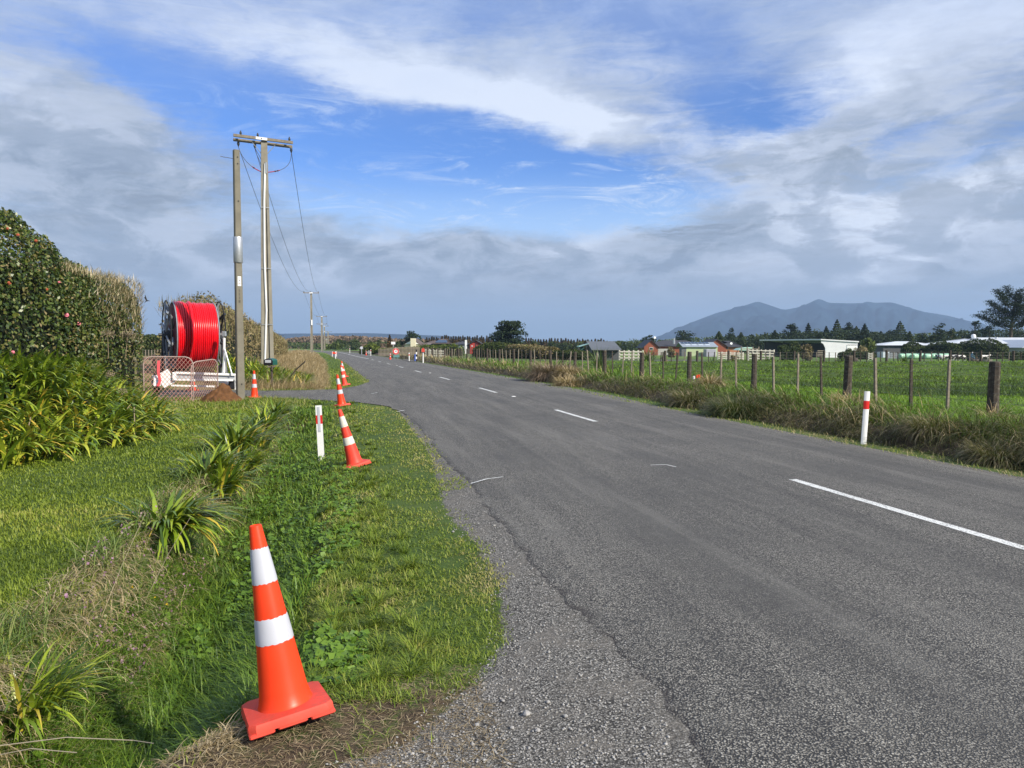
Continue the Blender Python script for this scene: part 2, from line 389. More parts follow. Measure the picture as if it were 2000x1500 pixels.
M['reflective_old'] = simple('worn_reflective_white', (0.66, 0.63, 0.55), 0.5, 0.12, 14.0, dirt=(0.45, 0.16, 0.09), dirt_amt=0.5)
M['white'] = simple('white_paint', (0.80, 0.80, 0.78), 0.5, 0.05, 4.0, dirt=(0.42, 0.42, 0.34), dirt_amt=0.18)
M['red'] = simple('red_paint', (0.62, 0.025, 0.02), 0.45, 0.08, 5.0)
M['grey_refl'] = simple('grey_reflector', (0.48, 0.50, 0.54), 0.35, 0.06, 8.0)
M['steel'] = simple('galvanised_steel', (0.52, 0.54, 0.56), 0.42, 0.15, 20.0, metal=0.65)
M['dsteel'] = simple('dark_steel', (0.06, 0.065, 0.07), 0.45, 0.2, 12.0, metal=0.3)
M['gsteel'] = simple('grey_painted_steel', (0.30, 0.32, 0.34), 0.45, 0.2, 12.0, metal=0.2)
M['black'] = simple('black_plastic', (0.015, 0.015, 0.017), 0.5, 0.2, 10.0)
M['rubber'] = simple('tyre_rubber', (0.02, 0.02, 0.02), 0.8, 0.2, 10.0)
M['cable_red'] = simple('red_cable_sheath', (0.76, 0.004, 0.012), 0.28, 0.08, 2.0, spec=0.55)
M['darkred'] = simple('dark_red_core', (0.12, 0.006, 0.012), 0.6, 0.2, 5.0)
M['concrete'] = simple('pole_concrete', (0.195, 0.18, 0.14), 0.85, 0.22, 3.0, bmp=0.35, dirt=(0.16, 0.145, 0.11), dirt_amt=0.5)
M['concrete_lt'] = simple('pale_pole_concrete', (0.25, 0.232, 0.185), 0.85, 0.2, 2.0, bmp=0.35, dirt=(0.20, 0.18, 0.14), dirt_amt=0.5)
M['wood'] = simple('weathered_wood', (0.24, 0.205, 0.155), 0.85, 0.35, 12.0, bmp=0.5, dirt=(0.10, 0.08, 0.06), dirt_amt=0.6)
M['wood_dark'] = simple('dark_lichened_wood', (0.075, 0.060, 0.048), 0.9, 0.45, 14.0, bmp=0.7, dirt=(0.24, 0.23, 0.17), dirt_amt=0.55)
M['wire'] = simple('fence_wire', (0.22, 0.22, 0.20), 0.5, 0.2, 8.0, metal=0.4)
M['cable'] = simple('power_conductor', (0.06, 0.065, 0.075), 0.5, 0.1, 3.0)
M['soil'] = simple('brown_soil', (0.135, 0.062, 0.024), 0.95, 0.5, 5.0, bmp=0.9, dirt=(0.10, 0.045, 0.018), dirt_amt=0.7, fine=26.0)
M['green_box'] = simple('dark_green_plastic', (0.01, 0.09, 0.065), 0.4, 0.1, 5.0)
M['pipe'] = simple('rusty_pink_pipe', (0.36, 0.27, 0.24), 0.6, 0.25, 14.0, dirt=(0.34, 0.16, 0.12), dirt_amt=0.6)
M['tape'] = simple('pink_ribbon', (0.75, 0.10, 0.12), 0.6, 0.1, 6.0)
M['petal'] = simple('pink_petal', (0.75, 0.20, 0.26), 0.6, 0.15, 30.0)
M['petal_old'] = simple('rusty_spent_bloom', (0.42, 0.10, 0.05), 0.8, 0.3, 30.0)
M['yellow'] = simple('yellow_petal', (0.85, 0.55, 0.02), 0.6, 0.1, 30.0)
M['stone'] = simple('loose_stone', (0.36, 0.35, 0.33), 0.85, 0.35, 9.0, bmp=0.6)

AG = leafmat('strap_leaf', [(0.034, 0.068, 0.010), (0.095, 0.165, 0.016), (0.19, 0.285, 0.022), (0.32, 0.41, 0.032), (0.46, 0.48, 0.05), (0.68, 0.46, 0.06)], 0.33, 0.2, 0.10, 1.2, 0.5)
SHRUB = leafmat('hedge_leaf', [(0.012, 0.024, 0.007), (0.028, 0.050, 0.011), (0.050, 0.085, 0.016), (0.085, 0.125, 0.022), (0.13, 0.15, 0.03), (0.26, 0.20, 0.09)], 0.40, 0.12, 0.12, 0.9, 0.45)
CUT = leafmat('dry_cut_twigs', [(0.12, 0.11, 0.045), (0.26, 0.21, 0.11), (0.42, 0.34, 0.20), (0.55, 0.46, 0.29), (0.66, 0.57, 0.40)], 0.7, 0.1, 0.2, 1.5)
LAWN = leafmat('lawn_blade', [(0.090, 0.130, 0.014), (0.150, 0.210, 0.019), (0.215, 0.280, 0.026), (0.30, 0.33, 0.045), (0.40, 0.34, 0.12)], 0.5, 0.3, 0.30, 0.8)
VERGE = leafmat('verge_blade', [(0.062, 0.105, 0.013), (0.110, 0.175, 0.018), (0.175, 0.245, 0.025), (0.24, 0.30, 0.038), (0.34, 0.33, 0.080), (0.48, 0.39, 0.20)], 0.5, 0.28, 0.42, 2.6)
LUSH = leafmat('ditch_blade', [(0.050, 0.100, 0.012), (0.085, 0.165, 0.018), (0.135, 0.235, 0.022), (0.22, 0.31, 0.035)], 0.45, 0.25, 0.2, 1.5)
DRY = leafmat('dry_blade', [(0.20, 0.15, 0.07), (0.34, 0.26, 0.13), (0.46, 0.36, 0.20), (0.58, 0.48, 0.31)], 0.7, 0.2, 0.15, 1.5)
TUSS = leafmat('tussock_blade', [(0.055, 0.065, 0.018), (0.105, 0.115, 0.034), (0.18, 0.165, 0.060), (0.27, 0.215, 0.115), (0.45, 0.36, 0.23)], 0.6, 0.15, 0.25, 1.2)
STRAW = leafmat('straw_grass', [(0.24, 0.17, 0.085), (0.36, 0.26, 0.13), (0.48, 0.37, 0.20), (0.56, 0.46, 0.28)], 0.7, 0.2, 0.2, 0.5)
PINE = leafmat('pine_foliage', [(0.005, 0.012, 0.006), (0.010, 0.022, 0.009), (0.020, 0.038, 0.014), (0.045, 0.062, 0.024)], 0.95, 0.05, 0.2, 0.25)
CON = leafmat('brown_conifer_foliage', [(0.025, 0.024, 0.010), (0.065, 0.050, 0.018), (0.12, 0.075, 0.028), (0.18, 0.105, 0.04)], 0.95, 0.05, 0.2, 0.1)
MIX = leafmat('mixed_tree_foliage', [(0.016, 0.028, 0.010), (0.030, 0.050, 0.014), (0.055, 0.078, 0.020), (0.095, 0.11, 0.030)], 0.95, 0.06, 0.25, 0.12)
OLIVE = leafmat('olive_hedge_foliage', [(0.028, 0.045, 0.010), (0.060, 0.090, 0.014), (0.11, 0.15, 0.02), (0.18, 0.21, 0.03)], 0.55, 0.15, 0.2, 0.3)
SCRUB = leafmat('winter_scrub', [(0.065, 0.055, 0.024), (0.135, 0.105, 0.048), (0.23, 0.175, 0.085), (0.32, 0.25, 0.13), (0.19, 0.20, 0.05)], 0.7, 0.12, 0.25, 0.35)
RUSSET = leafmat('bare_russet_wood', [(0.10, 0.070, 0.045), (0.18, 0.125, 0.085), (0.27, 0.19, 0.13)], 0.8, 0.1, 0.2, 0.05)
PADD = leafmat('pasture_blade', [(0.080, 0.155, 0.013), (0.145, 0.265, 0.018), (0.225, 0.360, 0.026), (0.32, 0.43, 0.040)], 0.5, 0.3, 0.30, 0.5)
FLAX = leafmat('flax_leaf', [(0.040, 0.065, 0.020), (0.085, 0.13, 0.035), (0.15, 0.20, 0.06), (0.26, 0.29, 0.12)], 0.45, 0.15, 0.1, 0.5)
BROAD = leafmat('broad_weed_leaf', [(0.06, 0.12, 0.015), (0.105, 0.20, 0.022), (0.17, 0.28, 0.03)], 0.45, 0.25, 0.1, 2.0)
BARK = simple('bark', (0.10, 0.08, 0.06), 0.9, 0.4, 8.0, bmp=0.5)
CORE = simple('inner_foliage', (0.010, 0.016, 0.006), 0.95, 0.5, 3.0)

# ground: soil, lawn, gravel and pasture told apart by what grows where
def ground_mat():
    m, nt, b = newmat('ground_surface'); P = geopos(nt)
    nb = noise(P, 0.35, 6, 0.6, nt=nt); nm = noise(P, 3.0, 6, 0.65, nt=nt); nf = noise(P, 40.0, 5, 0.7, nt=nt); nl = noise(P, 0.02, 4, 0.6, nt=nt)
    grass = rampn(nt, wm('ADD', wm('MULTIPLY', nm, 0.5, nt=nt), wm('MULTIPLY', nb, 0.5, nt=nt), nt=nt), [(0.25, (0.030, 0.055, 0.010)), (0.5, (0.062, 0.105, 0.016)), (0.75, (0.125, 0.150, 0.035))])
    grass = mixc(wm('MULTIPLY', smooth(nf, 0.45, 0.7, nt=nt), 0.5, nt=nt), grass, (0.035, 0.065, 0.012), nt=nt)
    far = rampn(nt, nl, [(0.35, (0.085, 0.165, 0.020)), (0.65, (0.15, 0.23, 0.035))])
    v = nt.nodes.new('ShaderNodeTexVoronoi'); v.inputs['Scale'].default_value = 95; nt.links.new(P, v.inputs['Vector'])
    v2 = nt.nodes.new('ShaderNodeTexVoronoi'); v2.inputs['Scale'].default_value = 34; nt.links.new(P, v2.inputs['Vector'])
    sepv = nt.nodes.new('ShaderNodeSeparateColor'); nt.links.new(v.outputs['Color'], sepv.inputs[0])
    grav = rampn(nt, sepv.outputs[0], [(0.0, (0.085, 0.081, 0.073)), (0.55, (0.20, 0.19, 0.168)), (0.9, (0.31, 0.295, 0.265)), (1.0, (0.50, 0.48, 0.43))])
    grav = mixc(smooth(v.outputs['Distance'], 0.35, 0.75, nt=nt), grav, (0.035, 0.033, 0.030), nt=nt)
    grav = mixc(wm('MULTIPLY', smooth(nm, 0.45, 0.68, nt=nt), 0.7, nt=nt), grav, (0.165, 0.150, 0.128), nt=nt)
    soil = rampn(nt, nm, [(0.3, (0.045, 0.032, 0.020)), (0.7, (0.12, 0.085, 0.050))])
    dry = rampn(nt, nm, [(0.3, (0.19, 0.14, 0.07)), (0.7, (0.36, 0.27, 0.14))])
    wob = wm('MULTIPLY', wm('SUBTRACT', noise(P, 9.0, 6, 0.7, nt=nt), 0.5, nt=nt), 0.9, nt=nt)
    def w(name): return smooth(wm('ADD', attr(nt, name), wob, nt=nt), 0.38, 0.62, nt=nt)
    c = mixc(attr(nt, 'far'), grass, far, nt=nt)
    c = mixc(w('dry'), c, dry, nt=nt); c = mixc(w('soil'), c, soil, nt=nt); c = mixc(w('gravel'), c, grav, nt=nt)
    nt.links.new(c, b.inputs['Base Color']); b.inputs['Roughness'].default_value = 0.92
    h = wm('ADD', wm('MULTIPLY', wm('SUBTRACT', 1.0, v.outputs['Distance'], nt=nt), 0.5, nt=nt), wm('MULTIPLY', nf, 0.8, nt=nt), nt=nt)
    bump(nt, b, h, 0.6, 0.012)
    return m
def road_mat():
    m, nt, b = newmat('chip_seal'); P = geopos(nt)
    v = nt.nodes.new('ShaderNodeTexVoronoi'); v.inputs['Scale'].default_value = 94; v.inputs['Randomness'].default_value = 1.0
    nt.links.new(vm('ADD', P, vm('SCALE', noise(P, 30, 2, 0.5, nt=nt, color=True), 0.02, nt=nt), nt=nt), v.inputs['Vector'])
    s = nt.nodes.new('ShaderNodeSeparateColor'); nt.links.new(v.outputs['Color'], s.inputs[0])
    stone = rampn(nt, s.outputs[0], [(0.0, (0.115, 0.108, 0.094)), (0.35, (0.205, 0.193, 0.166)), (0.75, (0.31, 0.292, 0.252)), (1.0, (0.48, 0.455, 0.39))])
    gap = smooth(v.outputs['Distance'], 0.30, 0.68, nt=nt)
    track = attr(nt, 'track'); nb = noise(P, 0.5, 5, 0.6, nt=nt); ns = noise(P, 4.0, 5, 0.6, nt=nt)
    flush = wm('ADD', wm('MULTIPLY', track, 0.42, nt=nt), wm('MULTIPLY', smooth(nb, 0.45, 0.65, nt=nt), 0.38, nt=nt), nt=nt)
    c = mixc(gap, stone, (0.034, 0.033, 0.031), nt=nt)
    c = mixc(flush, c, (0.088, 0.084, 0.076), nt=nt)
    mp_ = nt.nodes.new('ShaderNodeMapping'); mp_.inputs['Scale'].default_value = (2.2, .16, 1); nt.links.new(P, mp_.inputs['Vector']); stk_ = noise(mp_.outputs[0], 1.2, 7, .65, nt=nt)
    c = mixc(wm('MULTIPLY', smooth(stk_, .48, .70, nt=nt), .38, nt=nt), c, (0.045, 0.043, 0.041), nt=nt)
    c = mixc(wm('MULTIPLY', smooth(stk_, .50, .30, nt=nt), .25, nt=nt), c, (0.30, 0.285, 0.25), nt=nt)
    c = mixc(wm('MULTIPLY', smooth(ns, 0.5, 0.72, nt=nt), 0.25, nt=nt), c, (0.20, 0.19, 0.165), nt=nt)
    edge = smooth(wm('ADD', attr(nt, 'edge'), wm('MULTIPLY', wm('SUBTRACT', ns, 0.5, nt=nt), 1.4, nt=nt), nt=nt), 0.4, 0.8, nt=nt)
    c = mixc(wm('MULTIPLY', edge, 0.6, nt=nt), c, (0.030, 0.023, 0.023), nt=nt)
    nt.links.new(c, b.inputs['Base Color']); b.inputs['Roughness'].default_value = 0.75
    b.inputs['Specular IOR Level'].default_value = 0.35
    h = wm('SUBTRACT', 1.0, gap, nt=nt)
    bump(nt, b, wm('ADD', h, wm('MULTIPLY', s.outputs[1], 0.6, nt=nt), nt=nt), 0.8, 0.006)
    return m
def line_mat():
    m, nt, b = newmat('road_marking_paint'); P = geopos(nt)
    v = nt.nodes.new('ShaderNodeTexVoronoi'); v.inputs['Scale'].default_value = 88; nt.links.new(P, v.inputs['Vector'])
    c = mixc(wm('MULTIPLY', smooth(wm('ADD', v.outputs['Distance'], noise(P, 7, 5, 0.7, nt=nt), nt=nt), 1.05, 1.3, nt=nt), 0.8, nt=nt), (0.76, 0.76, 0.72), (0.10, 0.10, 0.095), nt=nt)
    nt.links.new(c, b.inputs['Base Color']); b.inputs['Roughness'].default_value = 0.6
    bump(nt, b, wm('SUBTRACT', 1.0, v.outputs['Distance'], nt=nt), 0.7, 0.005)
    return m
GROUND = ground_mat(); ROAD = road_mat(); LINE = line_mat()

# ------------------------------------------------------------------ ground sheet
def grow(a, b, s0, s1, far, r):
    xs = list(np.arange(a, b, s0)); d = s1; x = xs[-1]
    while x < far: x += d; d *= r; xs.append(x)
    return xs
xr = grow(0, 15, 0.11, 0.15, 9000, 1.075); xl = grow(0, 10, 0.11, 0.15, 9000, 1.085)
gx = np.array(sorted([-q for q in xl[1:]] + xr)); 
yf = grow(0, 26, 0.11, 0.13, 11000, 1.022); gy = np.array([-3000, -900, -300, -90, -40, -20, -12, -8, -5, -3, -2, -1, -.5] + yf)
X, Y = np.meshgrid(gx, gy); Zg = terrain(X, Y)
nx, ny = len(gx), len(gy)
idx = np.arange(nx*ny).reshape(ny, nx)
Q = np.stack([idx[:-1, :-1], idx[:-1, 1:], idx[1:, 1:], idx[1:, :-1]], -1).reshape(-1, 4)
DL = (road_c(Y)-w_left(Y)) - X; DR = X-(road_c(Y)+W_RIGHT); DR = DR-bsh(Y)*np.clip(DR/.7, 0, 1); WW = X*math.sin(TH)+Y*math.cos(TH)
# where loose gravel lies: beside the seal, widening to the drive the photographer stands on
def gedge(y): return np.interp(y, [-5, 2.6, 3.0, 3.3, 3.8, 4.4, 5.4, 6.5, 8, 12, 20], [9, 9, 1.9, 1.15, .80, .50, .34, .32, .40, .12, .05])
grav = sst(gedge(Y)-DL, -0.12, 0.12)*(DL > -0.5) + sst(0.20-DR, -.1, .1)*(DR > -0.5)
grav = np.where((DL > 2.2+0.5*fbm(X, Y)) & (Y < 2.9), 0.25, grav)
drive_l = (DL > -0.5)*sst(Y, 21.9, 22.6)*(1-sst(Y, 29.5, 30.3))*sst(X, -60, -2)
soil = sst(np.abs(DL-gedge(Y)), .35, .0)*0.45*(DL > -.3)*sst(9-Y, 0, 3) + sst(np.abs(DR-.75), .4, 0)*.42
soil = np.maximum(soil, .58*sst(DL, .3, .7)*(1-sst(Y, 3.7, 4.3))*(DL < 6))
soil = np.maximum(soil, 0.75*sst(np.abs(DL-2.55), .5, .1)*(Y > 3)*(Y < 21))
soil = np.maximum(soil, sst(DR, .5, .9)*(1-sst(DR, 1.7, 2.2))*0.7)
dry = 0.38*sst(np.abs(DL-3.1), .5, .1)*(Y > 3)*(Y < 21) + 0.55*sst(DL, 1.2, 1.9)*sst(Y, 30, 31)*(Y < 260)
dry = np.maximum(dry, 0.42*sst(np.abs(DR-.45), .4, .1)*sst(24-Y, -2, 4))
dry = np.maximum(dry, 0.30*sst(np.abs(DL-gedge(Y)-.2), .35, 0)*(Y < 25))
far = sst(WW, 90, 240)
me = np_mesh('ground', np.stack([X, Y, Zg], -1), Q, attrs={'gravel': grav.ravel(), 'soil': soil.ravel(), 'dry': dry.ravel(), 'far': far.ravel()}, smooth_=True)
struct(link('ground', me, GROUND), 'green roadside ground with a ditch, gravel shoulder and pasture')

# road: a curved sheet with a ragged edge
def road_sheet():
    ys = np.array(list(np.arange(-14, 30, 0.06)) + list(np.arange(30, 120, 0.5)) + list(np.arange(120, 330, 2.0)))
    ts = np.array([0, .01, .03, .06, .12, .2, .28, .36, .44, .5, .56, .64, .72, .8, .88, .94, .98, 1])
    c = road_c(ys); lo = c - w_left(ys); hi = c + W_RIGHT
    lo = lo + (fbm(ys*0.8, ys*0+3, 3)-.5)*0.20*np.interp(ys, [0, 20, 40], [1, .8, .5]) + (fbm(ys*7, ys*0+8, 3)-.5)*0.10+(fbm(ys*23, ys*0+8, 2)-.5)*0.05
    hi = hi + (fbm(ys*0.9, ys*0+31, 3)-.5)*0.14 + (fbm(ys*7, ys*0+18, 2)-.5)*0.06
    Xr = lo[:, None] + (hi-lo)[:, None]*ts[None]; Yr = np.repeat(ys[:, None], len(ts), 1)
    Zr = 0.012 + 0.03*(1-(2*ts-1)**2)[None] + 0*Xr
    Zr[:, 0] = -0.02; Zr[:, 1] = .002; Zr[:, 2] = .008; Zr[:, -1] = -0.03
    n = len(ts); ii = np.arange(len(ys)*n).reshape(-1, n)
    q = np.stack([ii[:-1, :-1], ii[:-1, 1:], ii[1:, 1:], ii[1:, :-1]], -1).reshape(-1, 4)
    off = Xr-c[:, None]
    tr = np.exp(-((off+2.6)/.35)**2)+np.exp(-((off+.95)/.35)**2)+np.exp(-((off-.9)/.3)**2)+np.exp(-((off-2.2)/.3)**2)
    ed = np.clip(1-(Xr-lo[:, None])/.16, 0, 1) + np.clip(1-(hi[:, None]-Xr)/.14, 0, 1)*.7
    # built with extra cross sections so that wheel tracks show
    me = np_mesh('road', np.stack([Xr, Yr, Zr], -1), q, attrs={'track': tr.ravel(), 'edge': ed.ravel()}, smooth_=True)
    return struct(link('road', me, ROAD), 'long straight two-lane chip-sealed country road')
road_sheet()
def road_z(x, y):
    c = float(road_c(y)); lo = c-float(w_left(y)); t = (x-lo)/(c+W_RIGHT-lo); return 0.012+0.03*(1-(2*t-1)**2)
# side drive meeting the road
def driveway(name, poly, z0, label):
    n = len(poly); mb = MB(); mb.add([(p[0], p[1], z0) for p in poly], [tuple(range(n))])
    o = mb.build(name, ROAD, fix=False); return struct(o, label)
def edge_curve(pts, seed, amp=.12, step=.12):
    out = []; rr = random.Random(seed)
    for (a, b) in zip(pts[:-1], pts[1:]):
        L = math.dist(a, b); k = max(1, int(L/step))
        for i in range(k):
            t = i/k; x = a[0]+(b[0]-a[0])*t; y = a[1]+(b[1]-a[1])*t
            w = float(fbm(np.array([x*2+seed]), np.array([y*2]))[0]-.5)*amp*2
            out.append((x+w, y+w))
    return out
A = [hit(*p)[:2] for p in [(800, 812), (760, 795), (700, 787), (620, 782), (540, 778), (450, 775)]]
A += [(-12, 25.3), (-22, 26.5)]
B = [(-22, 31), (-11.5, 29.6)] + [hit(*p)[:2] for p in [(430, 762), (520, 764), (600, 763), (660, 761), (700, 754), (722, 746), (735, 745)]]
poly = edge_curve(A, 3) + edge_curve(B, 5)
cx_ = road_c(28)-2.5
driveway('side_road', poly, 0.006, 'narrow sealed drive meeting the road on the left')
C_ = [(6.0, 84), (9.5, 80), (14, 79), (24, 80), (40, 82), (40, 86), (22, 84), (14, 85), (9.0, 93), (5.5, 97)]
driveway('farm_entrance', edge_curve(C_, 9, .1, .6), 0.19*0+0.006, 'pale sealed farm entrance on the far right of the road')

# painted markings
def marking(x0, y0, x1, y1, w, seed=0, lift=.004, name='center_line'):
    k = max(2, int(abs(y1-y0)/.25)+1); vs = []; rr = random.Random(seed)
    for i in range(k):
        t = i/(k-1); x = x0+(x1-x0)*t; y = y0+(y1-y0)*t; d = Vector((y1-y0, -(x1-x0), 0)).normalized()
        for s in (-1, 1):
            j = rr.uniform(-.006, .006); px, py = x+d.x*s*(w/2+j), y+d.y*s*(w/2+j)
            vs.append((px, py, road_z(px, py)+lift))
    return vs, [(2*i, 2*i+1, 2*i+3, 2*i+2) for i in range(k-1)]
mb = MB(); 
for i in range(9):
    y0 = 5.4+10.6*i
    ya_ = y0-(.9 if i == 0 else 0)
    mb.add(*marking(float(road_c(ya_)), ya_, float(road_c(y0+3.15)), y0+3.15, .11, i))
yy = 98.0
while yy < 235:
    mb.add(*marking(float(road_c(yy)), yy, float(road_c(yy+3)), yy+3, .14)); yy += 3.0
struct(mb.build('center_line', LINE, fix=False), 'white dashed centre line turning solid before the bend')
def pt(px, py): h = hit(px, py); return h[0], h[1]
def stroke(name, pxs, w, label):
    mb = MB(); P = [pt(*p) for p in pxs]
    for a, b in zip(P[:-1], P[1:]):
        d = Vector((b[1]-a[1], -(b[0]-a[0]), 0)).normalized()*w/2
        vs = [(a[0]+d.x, a[1]+d.y), (a[0]-d.x, a[1]-d.y), (b[0]-d.x, b[1]-d.y), (b[0]+d.x, b[1]+d.y)]
        mb.add([(v[0], v[1], road_z(*v)+.006) for v in vs], [(0, 1, 2, 3)])
    return struct(mb.build(name, LINE, fix=False), label)
stroke('survey_mark', [(1270, 921), (1300, 920), (1320, 925)], .028, 'short crooked chalk mark in the left lane')
stroke('survey_mark', [(920, 948), (950, 946), (982, 942)], .028, 'white sprayed tick at the road edge beside the verge')
stroke('survey_mark', [(776, 806), (790, 803)], .05, 'yellowish sprayed tick at the mouth of the drive')
stroke('survey_mark', [(725, 770), (737, 768)], .05, 'small white tick on the side drive')
mb = MB()
for (px, py) in ((1003, 780), (840, 731.5), (775, 716)):
    x, y = pt(px, py); mb.box((x, y, road_z(x, y)+.012), (.11, .09, .02))
tag(mb.build('reflective_stud', M['white'])) if False else None
for k, (px, py) in enumerate(((1003, 780), (840, 731.5), (775, 716))):
    x, y = pt(px, py); b_ = MB().box((0, 0, .010), (.12, .10, .022), bev=.006).build('road_stud', M['white'], loc=(x, y, road_z(x, y)))
    tag(b_, ['small white road stud nearest the camera on the centre line', 'small white road stud midway up the centre line', 'tiny white road stud farthest up the centre line'][k], 'road stud', 'reflective studs on the centre line')

# ------------------------------------------------------------------ blades and leaves
def blades(P, yaw, e0, L, W, droop, seg=3, seed=0, jit=.0):
    """ribbons that start at elevation e0 and bend over by droop radians along their length"""
    n = len(P); yaw, e0, L, W, droop = [np.broadcast_to(np.asarray(q, float), (n,)) for q in (yaw, e0, L, W, droop)]; h = np.stack([np.cos(yaw), np.sin(yaw)], -1)
    s = np.stack([-np.sin(yaw), np.cos(yaw), np.zeros(n)], -1)
    V = np.zeros((n, seg+1, 2, 3)); p = P.copy().astype(float)
    for i in range(seg+1):
        t = i/seg; w = W*(1-t**2.2)*(0.75+.5*min(1, 2*t)) if i < seg else W*0.06
        w = np.maximum(w, W*.05)
        V[:, i, 0] = p - s*w[:, None]/2; V[:, i, 1] = p + s*w[:, None]/2
        e = e0 - droop*(t+.5/seg)
        if i < seg:
            stp = L/seg
            p = p + np.concatenate([h*(np.cos(e)*stp)[:, None], (np.sin(e)*stp)[:, None]], 1)
    b = (np.arange(n)*(seg+1)*2)[:, None]
    q = np.concatenate([np.stack([b[:, 0]+2*i, b[:, 0]+2*i+1, b[:, 0]+2*i+3, b[:, 0]+2*i+2], -1)[:, None] for i in range(seg)], 1).reshape(-1, 4)
    return V.reshape(-1, 3), q
def blade_mesh(name, P, yaw, e0, L, W, droop, seg=3, rnd=None, mat=None, parent=None, seed=0):
    V, q = blades(P, yaw, e0, L, W, droop, seg, seed); n = len(P)
    rnd = np.random.default_rng(seed+1).random(n) if rnd is None else rnd
    return link(name, np_mesh(name, V, q, rnd=np.repeat(rnd, seg)), mat, parent)
def leaf_mesh_data(P, N, S, seed=0, aspect=.55, spread=.8):
    """one folded leaf (two triangles) per point, roughly facing N"""
    n = len(P); rg = np.random.default_rng(seed)
    d = N + rg.normal(size=(n, 3))*spread; d /= np.linalg.norm(d, axis=1)[:, None]+1e-9
    t = np.cross(d, rg.normal(size=(n, 3))); t /= np.linalg.norm(t, axis=1)[:, None]+1e-9; u = np.cross(d, t)
    S = np.broadcast_to(S, (n,))[:, None]
    V = np.stack([P-t*S*.5, P+u*S*aspect*.5+d*S*.08, P+t*S*.5, P-u*S*aspect*.5+d*S*.08], 1)
    b = np.arange(n)*4
    return V.reshape(-1, 3), np.stack([b, b+1, b+2, b+3], -1)
# ------------------------------------------------------------------ grass and ground plants
def fan(n, r0, r1, a0, a1, seed, pw=0.0):
    rg = np.random.default_rng(seed); u = rg.random(n)
    r = r0*(r1/r0)**u if pw == 0 else (r0**pw+(r1**pw-r0**pw)*u)**(1/pw)
    a = TH + R(a0) + (R(a1)-R(a0))*rg.random(n)
    x = r*np.sin(a); y = r*np.cos(a); return x, y, r, rg
def rel(x, y):
    d_ = x-(road_c(y)+W_RIGHT); return (road_c(y)-w_left(y))-x, d_-bsh(y)*np.clip(d_/.7, 0, 1)
def in_drive(x, y, m=0.0):
    a_ = sorted(A); b_ = sorted(B); ya = np.interp(x, [q[0] for q in a_], [q[1] for q in a_]); yb = np.interp(x, [q[0] for q in b_], [q[1] for q in b_])
    return (y > ya-m) & (y < yb+m)
def pos(x, y): return np.stack([x, y, terrain(x, y)], -1)
def stuff(o, label): return tag(o, label, None, None, 'stuff')

# mown lawn
x, y, r, rg = fan(430000, 2.6, 42, -52, 6, 11); dl, dr = rel(x, y)
k = (dl > 3.0+.3*fbm(x, y)) & ~in_drive(x, y, .05) & (y > 2.6) & ((y < 26)) & (x > -16); x, y, r = x[k], y[k], r[k]; n = len(x)
pat = fbm(x*.8, y*.8, 3)
L = (0.022+.026*rg.random(n)+.02*pat)*np.maximum(1, r/13)**.5; Wd = .0045*np.maximum(1, r/4.2)
rn = np.clip(rg.random(n)*.55+1.0*(fbm(x*.6+3, y*.6, 5)-.30), 0, 1)
stuff(blade_mesh('lawn_grass', pos(x, y), rg.random(n)*6.3, R(50)+R(40)*rg.random(n), L, Wd, .3+1.2*rg.random(n), 2, rn, LAWN, seed=1), 'short mown lawn between hedge and ditch')
# verge
x, y, r, rg = fan(560000, 2.2, 60, -52, 20, 12); dl, dr = rel(x, y); pat = fbm(x*2.3, y*2.3, 3)
edge = .02+.30*(fbm(x*1.6+9, y*1.6, 3)-.45) + (gedge(y)-.02)*(y < 9) - .14*rg.random(len(x))**2
k = (dl > edge) & (dl < 3.3) & ~in_drive(x, y) & (y < 150) & ((y > 3.75+.5*(fbm(x*2.5, y*2.5)-.5)-.35*sst(dl, 1.0, .2)) | (rg.random(len(x)) < .06*(dl > .8)) | ((dl > 2.6)&(y > 2.9))) & (np.hypot(x+.33, (y-3.5)*.85) > .34) & ((dl < 2.0) | (y < 26)) & (rg.random(len(x)) < .16+1.0*sst(pat, .27, .48))
x, y, r, pat, dl = x[k], y[k], r[k], pat[k], dl[k]; n = len(x)
sc = .55+.45*sst(dl, .5, 1.5)
L = (.028+.07*pat*rg.random(n)+.03*rg.random(n))*sc*np.maximum(1, r/16)**.35; L = np.where(y < 3.2, L*.7, L)
rn = np.clip(rg.random(n)*.50+.7*(fbm(x*.9, y*.9, 4)-.27)+.28*np.exp(-((dl-.25)/.35)**2)+.1, 0, 1); rn = np.where(rg.random(n) < .93, np.minimum(rn, .82), rn)
stuff(blade_mesh('verge_grass', pos(x, y), rg.random(n)*6.3, R(20)+R(65)*rg.random(n), L, .0048*np.maximum(1, r/4.5), .4+1.4*rg.random(n), 2, rn, VERGE, seed=2), 'tufty grass of the left road verge')
# thicker tufts on the verge
x, y, r, rg = fan(1500, 3.8, 24, -30, 10, 13); dl, dr = rel(x, y); k = (dl > .9) & (dl < 2.6) & ~in_drive(x, y, .1) & (y > 4.0); x, y = x[k], y[k]
nb = 60; xc = np.repeat(x, nb); yc = np.repeat(y, nb); n = len(xc); yw = rg.random(n)*6.3; rr = .05*rg.random(n); xx = xc+rr*np.cos(yw); yy2 = yc+rr*np.sin(yw)
big = np.repeat(.5+rg.random(len(x))*.8, nb)
stuff(blade_mesh('grass_tufts', pos(xx, yy2), yw, R(55)+R(35)*rg.random(n), (.06+.09*rg.random(n))*big, .0050*np.maximum(1, np.hypot(xx, yy2)/6), .9+1.2*rg.random(n), 3, rg.random(n)*.55+.12, VERGE, seed=3), 'thick grass tufts dotted over the verge')
